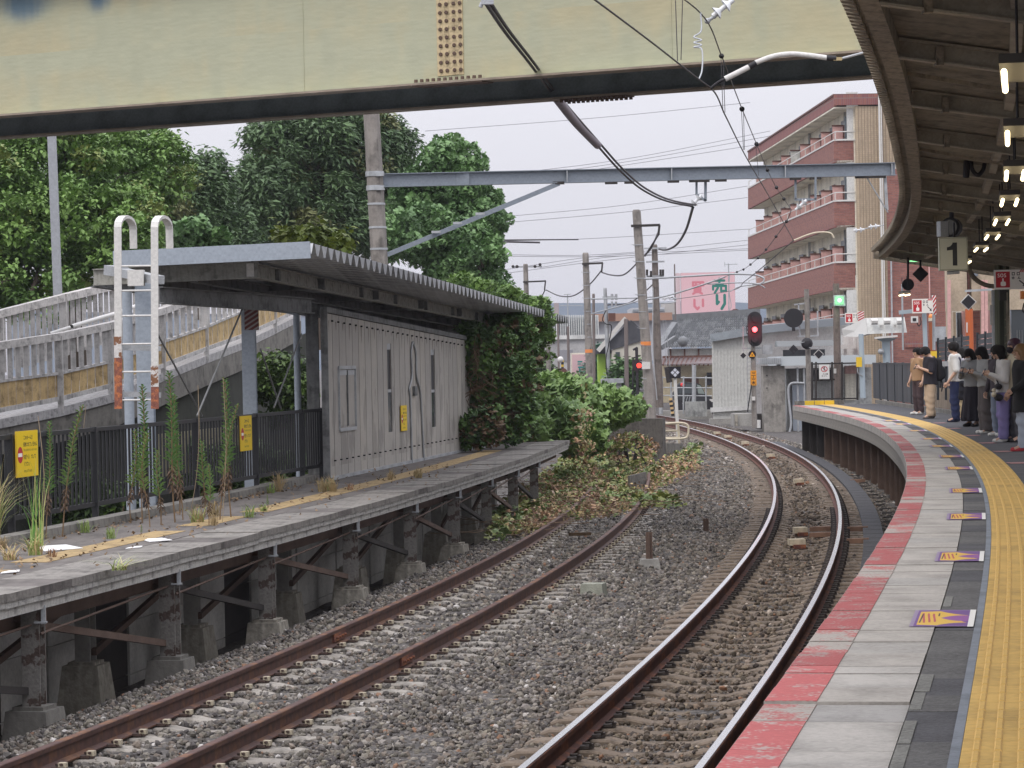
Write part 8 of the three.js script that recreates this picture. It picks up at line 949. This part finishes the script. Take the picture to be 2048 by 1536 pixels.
function person(o) {
  const h = o.h, t = thing('person', o.label, 'person', o.p, undefined, o.ry), nod = o.nod || 0, X = 0.108 * h * (o.w || 1);
  // joints: x to the person's left, y up, z ahead
  const hip = [0, 0.515 * h, 0], chest = [0, 0.735 * h, 0.008], neck = [0, 0.835 * h, 0.0 + 0.03 * nod], hc = [0, 0.912 * h - 0.045 * nod, 0.02 + 0.1 * nod], sh = [[-X, 0.805 * h, 0.01 * nod], [X, 0.805 * h, 0.01 * nod]];
  const stance = o.stance || 0.055, kn = [[-stance * h, 0.275 * h, 0.015], [stance * h, 0.275 * h, 0.03]], an = [[-stance * h * 1.05, 0.05 * h, -0.01 - (o.step || 0)], [stance * h * 1.05, 0.05 * h, -0.005 + (o.step || 0)]];
  const el = o.el.map((e) => e.map((v) => v * h)), wr = o.wr.map((e) => e.map((v) => v * h));
  const fw = [0, Math.sin(-nod * 1.1), Math.cos(nod * 1.1)], upv = [0, Math.cos(nod * 1.1), Math.sin(nod * 1.1)], turn = o.turn || 0;
  const H = (x, y, z) => { const c = Math.cos(turn), s = Math.sin(turn), X2 = x * c + z * s, Z2 = -x * s + z * c; return [hc[0] + X2, hc[1] + upv[1] * y + fw[1] * Z2, hc[2] + upv[2] * y + fw[2] * Z2]; };
  const legs = [0, 1].flatMap((i) => [[[hip[0] + (i ? 1 : -1) * 0.05 * h, hip[1] - 0.01, 0], kn[i], 0.052 * h, 0.036 * h], [kn[i], an[i], 0.036 * h, 0.023 * h], [an[i], add3(an[i], [(i ? 0.02 : -0.02), -0.03 * h, 0.08 * h]), 0.02 * h, 0.018 * h]]);
  const arms = [0, 1].flatMap((i) => [[sh[i], el[i], 0.031 * h, 0.024 * h], [el[i], wr[i], 0.024 * h, 0.016 * h]]);
  const torso = [[[-0.035 * h, 0.53 * h, 0], [-0.05 * h, 0.745 * h, 0.005], 0.06 * h, 0.066 * h, 1, 0.95], [[0.035 * h, 0.53 * h, 0], [0.05 * h, 0.745 * h, 0.005], 0.06 * h, 0.066 * h, 1, 0.95], [sh[0], sh[1], 0.033 * h, 0.033 * h], [[0, 0.6 * h, 0], [0, 0.78 * h, 0], 0.065 * h, 0.07 * h]];
  const body = solid([...torso, ...arms, ...legs, [[0, 0.79 * h, 0], neck, 0.036 * h, 0.031 * h], [neck, H(0, -0.03, -0.01), 0.031 * h, 0.034 * h]], 0.016, 0.03);
  const R = 0.054 * h, head = solid([[H(0, 0.022, -0.012), H(0, 0.03, 0.0), R * 1.12, R * 1.08, 0.92, 1.06], [H(0, -0.04, 0.024), H(0, -0.066, 0.034), R * 0.74, R * 0.5], [H(0, -0.005, R * 1.08), H(0, -0.026, R * 1.3), 0.008, 0.013], [H(0.025, 0.012, R * 0.96), H(-0.025, 0.012, R * 0.96), 0.016, 0.016], [H(0, -0.058, R * 0.98), H(0.001, -0.06, R * 0.98), 0.016, 0.016], [H(R * 0.98, -0.01, -0.01), H(R * 1.03, 0.014, -0.018), 0.014, 0.016, 0.6], [H(-R * 0.98, -0.01, -0.01), H(-R * 1.03, 0.014, -0.018), 0.014, 0.016, 0.6], [H(0, -0.05, -0.01), neck, R * 0.6, 0.03 * h]], 0.0075, 0.016, null, (d, x, y, z) => { for (const s of [-1, 1]) { const e = H(s * 0.029, 0.0, R * 1.14); d = Math.max(d, 0.011 - Math.hypot(x - e[0], y - e[1], z - e[2])); } return d; });
  const hand = (i) => { // palm, four fingers, thumb
    const d = mix3([0, 0, 0], [wr[i][0] - el[i][0], wr[i][1] - el[i][1], wr[i][2] - el[i][2]], 1), l = Math.hypot(...d), u = d.map((v) => v / l), raised = wr[i][1] > 0.55 * h, side = i ? -1 : 1; let s = raised ? [side * 0.2, 1, 0] : [0, 0, 1]; const dp = s[0] * u[0] + s[1] * u[1] + s[2] * u[2]; s = s.map((v, q) => v - dp * u[q]); const sl = Math.hypot(...s); s = s.map((v) => v / sl); const n = [u[1] * s[2] - u[2] * s[1], u[2] * s[0] - u[0] * s[2], u[0] * s[1] - u[1] * s[0]].map((v) => v * (i ? 1 : -1));
    const q = (a, b, c) => [0, 1, 2].map((k) => wr[i][k] + u[k] * a + s[k] * b + n[k] * c), bones = [[wr[i], q(0.03, 0, 0), 0.02, 0.024], [q(0.03, 0.018, 0), q(0.075, 0.024, 0), 0.017, 0.014], [q(0.03, -0.018, 0), q(0.072, -0.024, 0), 0.017, 0.013]], cu = o.curl === undefined ? 0.6 : o.curl;
    [[0.027, 0.07], [0.009, 0.078], [-0.009, 0.073], [-0.026, 0.06]].forEach(([b, len]) => { const p1 = q(0.078, b, 0), p2 = q(0.078 + len * 0.55 * Math.cos(cu), b, len * 0.55 * Math.sin(cu)), p3 = q(0.078 + len * 0.55 * Math.cos(cu) + len * 0.45 * Math.cos(cu * 2.2), b, len * 0.55 * Math.sin(cu) + len * 0.45 * Math.sin(cu * 2.2)); bones.push([p1, p2, 0.0095, 0.0085], [p2, p3, 0.0085, 0.007]); });
    bones.push([q(0.015, 0.022, 0.005), q(0.05, 0.05, 0.018), 0.012, 0.01], [q(0.05, 0.05, 0.018), q(0.075, 0.046, 0.032), 0.01, 0.008]); return solid(bones, 0.006, 0.008);
  };
  mesh('body', mergeGeometries([body, head, hand(0), hand(1)]), skinM[o.skin || 0], t);
  { const e = B(); for (const s of [-1, 1]) { const p = H(s * 0.029, 0.002, R * 1.02); e.ball(0.009, new THREE.Vector3(...p), [1, 1, 1], 8); } e.build('eyes', m_.black, t); const b = B(); for (const s of [-1, 1]) b.bar(new THREE.Vector3(...H(s * 0.015, 0.026, R * 1.17)), new THREE.Vector3(...H(s * 0.042, 0.026, R * 1.04)), 0.008, 0.008); b.bar(new THREE.Vector3(...H(-0.018, -0.052, R * 1.19)), new THREE.Vector3(...H(0.018, -0.052, R * 1.19)), 0.007, 0.009); b.build('brows_and_mouth', M(L(0.1, 0.045, 0.035)), t); }
  if (o.mask) mesh('face_mask', solid([[H(-0.03, -0.038, R * 0.9), H(0.03, -0.038, R * 0.9), R * 0.48, R * 0.48], [H(0, -0.06, R * 0.8), H(0, -0.03, R * 1.0), R * 0.48, R * 0.42]], 0.008, 0.02), M(L(...o.mask), { roughness: 0.9 }), t);
  // hair
  const hb = [[H(0, 0.036, -0.022), H(0, 0.036, -0.008), R * 1.2, R * 1.18, 0.97, 1.06]]; if (o.hair !== 'short') { const l = { bob: 0.085, mid: 0.13, long: 0.24 }[o.hair]; for (const s of [-1, 0, 1]) hb.push([H(s * R * 0.72, 0, -0.035), add3(H(s * R * 0.85, 0, -0.05), [0, -l, -0.02]), R * 0.62, R * (o.hair === 'bob' ? 0.62 : 0.45)]); for (const s of [-1, 1]) hb.push([H(s * R * 0.95, 0.02, 0.01), add3(H(s * R * 1.05, 0, 0.012), [0, -l * 0.75, 0]), R * 0.3, R * 0.26]); } else hb.push([H(0, -0.02, -0.05), H(0, -0.045, -0.045), R * 0.7, R * 0.5], [H(-R * 0.8, 0.0, -0.01), H(R * 0.8, 0, -0.01), R * 0.4, R * 0.4]);
  const fr = o.hair === 'short' ? 0.035 : 0.03;
  mesh('hair', solid(hb, 0.0085, 0.025, (x, y, z) => { const dx = x - hc[0], dy = y - hc[1], dz = z - hc[2], c = Math.cos(-turn), s = Math.sin(-turn), yy = dy * upv[1] + dz * upv[2], z0 = dy * fw[1] + dz * fw[2], zz = -dx * s + z0 * c, xx = dx * c + z0 * s; return Math.min(zz - R * 0.45 + Math.abs(xx) * -0.35, fr - yy + 0.004 * Math.sin(xx * 180)) > 0 ? Math.min(zz - R * 0.45 - Math.abs(xx) * 0.35, fr - yy) : -1; }), o.hairM || hairM, t);
  // clothes
  const fat = (bs, r) => bs.map(([a, b, ra, rb, ...q]) => [a, b, ra + r, rb + r, ...q]);
  const sleeves = [0, 1].flatMap((i) => o.sleeve > 1 ? [[sh[i], el[i], 0.031 * h + 0.018, 0.024 * h + 0.02], [el[i], mix3(el[i], wr[i], 0.92), 0.024 * h + 0.02, 0.016 * h + 0.016]] : [[sh[i], mix3(sh[i], el[i], o.sleeve), 0.031 * h + 0.018, 0.027 * h + 0.022]]);
  const hem = (o.hem || 0.5) * h, wob = (x, z) => 0.006 * Math.sin(x * 40 + z * 25);
  mesh(o.topName || 'shirt', solid([...fat(torso, o.loose || 0.018), ...sleeves, [[0, hem + 0.02, 0], [0, 0.62 * h, 0], 0.088 * h + (o.loose || 0.018), 0.075 * h, 1.15, 0.9]], 0.014, 0.03, (x, y, z) => Math.max(hem - y + wob(x, z), y - 0.845 * h + Math.abs(x) * 0.1)), o.top, t);
  const wide = o.wide || 0.016;
  if (o.skirt) mesh('skirt', solid([[[0, 0.55 * h, 0], [0, 0.12 * h, 0.01], 0.09 * h, 0.145 * h, 1.05, 0.85]], 0.016, 0.03, (x, y, z) => Math.max(0.07 * h - y, y - 0.58 * h) , (d, x, y, z) => d + 0.012 * Math.sin(Math.atan2(z, x) * 9) * clamp((0.55 * h - y) / (0.4 * h))), o.bottom, t);
  else mesh('trousers', solid([[hip, add3(hip, [0, 0.06 * h, 0]), 0.078 * h, 0.072 * h, 1.2, 1], ...[0, 1].flatMap((i) => [[[hip[0] + (i ? 1 : -1) * 0.052 * h, hip[1] - 0.01, 0], kn[i], 0.055 * h + wide * 0.6, 0.038 * h + wide], [kn[i], add3(an[i], [0, -0.012 * h, 0]), 0.038 * h + wide, 0.028 * h + wide * 1.35]])], 0.014, 0.03, (x, y, z) => Math.max(0.03 * h - y, y - 0.6 * h), (d, x, y, z) => d + 0.005 * Math.sin(y * 46 + x * 30) * clamp((0.4 * h - y) * 5)), o.bottom, t);
  for (const i of [0, 1]) { const a = an[i], y = 0.032; mesh('shoe', solid([[[a[0], y + 0.015, a[2] - 0.035], [a[0], y + 0.01, a[2] + 0.04], 0.04, 0.043], [[a[0], y, a[2] + 0.04], [a[0] + (i ? 0.012 : -0.012), y - 0.004, a[2] + 0.155], 0.042, 0.034, 1.05]], 0.01, 0.02, (x, yy) => 0.002 - yy), o.shoes, t); }
  return { t, wr, el, sh, h, w2: (p) => t.localToWorld(new THREE.Vector3(...p)) };
}
{
  const face = (px, py) => gnd(px, py, 0), Lf = -Math.PI / 2, up2 = { el: [[-0.15, 0.63, 0.03], [0.15, 0.63, 0.03]], wr: [[-0.045, 0.69, 0.17], [0.055, 0.69, 0.16]] }, low = { el: [[-0.155, 0.63, -0.01], [0.155, 0.63, -0.01]], wr: [[-0.16, 0.48, 0.05], [0.16, 0.48, 0.05]] };
  const white = M(L(0.68, 0.67, 0.64), { roughness: 0.8 }), blackS = M(L(0.02, 0.018, 0.02), { roughness: 0.5 });
  const holdPhone = (a, lb) => { a.t.updateMatrixWorld(true); const p = a.w2(mix3(a.wr[0], a.wr[1], 0.5)), f = new THREE.Vector3(0, 0, 1).applyQuaternion(a.t.quaternion); p.addScaledVector(f, 0.075); p.y += 0.03; const m = B().box(0.07, 0.14, 0.009).build('phone', m_.black); m.position.copy(p); m.rotation.set(-0.5, a.t.rotation.y, 0, 'YXZ'); m.updateMatrixWorld(true); tag(m, lb, 'phone'); };
  person({ label: 'person in tan brown tee and dark trousers, leftmost of those waiting', p: face(1838, 829), h: 1.64, ry: Lf + 0.5, ...low, nod: 0.12, hair: 'short', top: cloth(0.38, 0.235, 0.13), sleeve: 0.85, hem: 0.5, bottom: cloth(0.075, 0.05, 0.055), shoes: white, skin: 1 });
  const a2 = person({ label: 'person in black shirt and beige trousers looking down at a phone', p: face(1862, 837), h: 1.68, ry: Lf + 0.15, ...up2, nod: 0.75, hair: 'short', top: cloth(0.022, 0.02, 0.028), sleeve: 0.9, hem: 0.46, loose: 0.035, bottom: cloth(0.5, 0.38, 0.27), wide: 0.035, shoes: M(L(0.16, 0.14, 0.14)), skin: 1, step: 0.05, stance: 0.06 }); holdPhone(a2, 'dark phone held by the person in black shirt and beige trousers');
  { const p = a2.w2([0, 0.66 * 1.68, -0.2]), s = thing('backpack', 'black backpack worn by the person in beige trousers', 'bag', p, undefined, a2.t.rotation.y); mesh('pack', solid([[[-0.07, -0.16, 0], [-0.07, 0.18, 0.02], 0.1, 0.09, 1, 0.9], [[0.07, -0.16, 0], [0.07, 0.18, 0.02], 0.1, 0.09, 1, 0.9], [[0, -0.13, -0.08], [0, 0.0, -0.07], 0.09, 0.08]], 0.016, 0.05), cloth(0.014, 0.013, 0.016), s); B().tube([new THREE.Vector3(0.03, -0.2, -0.05), new THREE.Vector3(0.04, -0.36, -0.07), new THREE.Vector3(0.03, -0.5, -0.05)], 0.014, 6).tube([new THREE.Vector3(-0.05, -0.2, -0.05), new THREE.Vector3(-0.04, -0.33, -0.06), new THREE.Vector3(-0.05, -0.42, -0.05)], 0.012, 6).build('strap', m_.black, s); }
  person({ label: 'person mostly hidden, khaki trousers showing behind the navy trousers', p: face(1925, 838), h: 1.62, ry: Lf + 0.3, ...low, nod: 0.2, hair: 'mid', top: cloth(0.4, 0.4, 0.46), sleeve: 2, hem: 0.44, bottom: cloth(0.45, 0.36, 0.22), wide: 0.02, shoes: white });
  person({ label: 'tall person in white shirt, dark vest and navy trousers looking away', p: face(1912, 844), h: 1.74, ry: Lf - 0.25, el: [[-0.15, 0.63, -0.05], [0.155, 0.63, -0.03]], wr: [[-0.13, 0.5, 0.06], [0.15, 0.485, 0.08]], nod: 0.1, turn: -0.5, hair: 'short', top: cloth(0.66, 0.65, 0.62), sleeve: 0.95, hem: 0.5, loose: 0.022, bottom: cloth(0.028, 0.038, 0.1), wide: 0.018, shoes: M(L(0.03, 0.035, 0.07)), skin: 1 });
  { const q = face(1912, 844), s = tag(mesh('vest', solid([[[-0.05, 0.9, 0.02], [-0.07, 1.32, 0.0], 0.125, 0.12], [[0.05, 0.9, 0.02], [0.07, 1.32, 0.0], 0.125, 0.12]], 0.016, 0.05, (x, y) => Math.max(0.92 - y, Math.abs(x) - 0.17)), cloth(0.045, 0.04, 0.07), scene, q), 'dark navy vest worn over the white shirt of the tall person', 'vest'); s.rotation.y = Lf - 0.25; s.position.x += 0.02; }
  const a4 = person({ label: 'person in grey cardigan, long black skirt and white mask with phone', p: face(1946, 853), h: 1.6, ry: Lf + 0.75, ...up2, nod: 0.6, hair: 'bob', mask: [0.5, 0.5, 0.5], top: cloth(0.27, 0.275, 0.28), sleeve: 2, hem: 0.5, bottom: cloth(0.018, 0.016, 0.024), skirt: true, shoes: blackS }); holdPhone(a4, 'phone held by the masked person in the long black skirt');
  { const s = thing('tote_bag', 'dark tote bag with pale front hanging beside the long black skirt', 'bag', face(1926, 851).add(new THREE.Vector3(0.05, 0.72, 0.1)), undefined, Lf + 0.6); mesh('bag_body', solid([[[-0.12, -0.14, 0], [-0.1, 0.16, 0], 0.05, 0.035], [[0.12, -0.14, 0], [0.1, 0.16, 0], 0.05, 0.035], [[-0.12, -0.14, 0], [0.12, -0.14, 0], 0.05, 0.05], [[-0.1, 0.0, 0], [0.1, 0.0, 0], 0.045, 0.045], [[-0.1, 0.14, 0], [0.1, 0.14, 0], 0.03, 0.03]], 0.014, 0.08), cloth(0.03, 0.03, 0.04), s); B().tube([new THREE.Vector3(-0.08, 0.16, 0), new THREE.Vector3(0, 0.5, 0), new THREE.Vector3(0.08, 0.16, 0)], 0.012, 6).build('strap', m_.galv, s); }
  const a5 = person({ label: 'person in pale grey sweater and dark grey wide trousers with phone', p: face(1974, 867), h: 1.62, ry: Lf + 0.2, ...up2, nod: 0.55, hair: 'bob', top: cloth(0.33, 0.335, 0.33), sleeve: 2, hem: 0.53, loose: 0.035, bottom: cloth(0.1, 0.088, 0.088), wide: 0.05, shoes: white }); holdPhone(a5, 'phone held by the person in pale grey sweater');
  { const s = thing('shoulder_bag', 'dark green shoulder bag at the hip of the grey sweater wearer', 'bag', face(1974, 867).add(new THREE.Vector3(0.08, 0.82, 0.2)), undefined, Lf + 0.3); mesh('bag_body', solid([[[-0.14, -0.12, 0], [0.14, -0.1, 0], 0.07, 0.07], [[-0.12, 0.08, 0], [0.12, 0.1, 0], 0.05, 0.05], [[-0.12, -0.02, 0], [0.12, 0, 0], 0.065, 0.065]], 0.015, 0.06), cloth(0.035, 0.045, 0.045), s); B().tube([new THREE.Vector3(-0.1, 0.1, 0), new THREE.Vector3(-0.03, 0.45, -0.02), new THREE.Vector3(0.06, 0.12, 0)], 0.014, 6).build('strap', m_.black, s); }
  person({ label: 'person half hidden with dark hair and pale jeans behind the purple trousers', p: face(2000, 872), h: 1.63, ry: Lf + 0.5, ...low, nod: 0.25, hair: 'mid', top: cloth(0.06, 0.05, 0.06), sleeve: 2, hem: 0.48, bottom: cloth(0.2, 0.24, 0.32), wide: 0.02, shoes: white, skin: 1 });
  const a6 = person({ label: 'long-haired person in white blouse and lilac purple trousers with phone', p: face(2010, 884), h: 1.63, ry: Lf + 0.1, ...up2, nod: 0.5, hair: 'long', top: cloth(0.6, 0.59, 0.58), sleeve: 2, hem: 0.5, loose: 0.035, bottom: cloth(0.22, 0.19, 0.4), wide: 0.03, shoes: white, skin: 1, step: 0.06 }); holdPhone(a6, 'phone held by the person in lilac purple trousers');
  { const s = thing('crossbody_bag', 'black crossbody bag with dangling pale charm beside the purple trousers', 'bag', face(2010, 884).add(new THREE.Vector3(-0.12, 0.84, 0.16)), undefined, Lf); mesh('bag_body', solid([[[-0.08, -0.1, 0], [0.08, -0.1, 0], 0.06, 0.06], [[-0.08, 0.08, 0], [0.08, 0.08, 0], 0.05, 0.05]], 0.014, 0.08), cloth(0.014, 0.012, 0.016), s); B().tube([new THREE.Vector3(0.07, 0.1, 0), new THREE.Vector3(-0.04, 0.3, 0.05), new THREE.Vector3(-0.16, 0.55, 0)], 0.014, 6).build('strap', m_.black, s); B().ball(0.035, new THREE.Vector3(0.03, 0.02, 0.08)).ball(0.045, new THREE.Vector3(0.03, -0.05, 0.08)).build('charm', m_.creamPaint, s); }
  person({ label: 'person with short plum hair, black mask and cream top', p: face(2034, 884), h: 1.72, ry: Lf + 0.35, ...low, nod: 0.05, hair: 'bob', hairM: M(L(0.05, 0.016, 0.035), { roughness: 0.45 }), mask: [0.015, 0.013, 0.02], top: cloth(0.55, 0.5, 0.38), sleeve: 2, hem: 0.5, bottom: cloth(0.1, 0.1, 0.11), shoes: blackS, skin: 1 });
  person({ label: 'person in long black coat, pale jeans and red shoes at the right edge', p: face(2050, 902), h: 1.62, ry: Lf + 0.1, el: [[-0.155, 0.64, -0.02], [0.155, 0.64, 0.02]], wr: [[-0.13, 0.52, 0.1], [0.12, 0.56, 0.14]], nod: 0.15, hair: 'long', hairM: M(L(0.2, 0.11, 0.04), { roughness: 0.5 }), top: cloth(0.016, 0.016, 0.017), topName: 'coat', sleeve: 2, hem: 0.36, loose: 0.05, bottom: cloth(0.4, 0.45, 0.52), wide: 0.02, shoes: M(L(0.45, 0.04, 0.05)), step: 0.07 });
}
renderer.render(scene, camera);
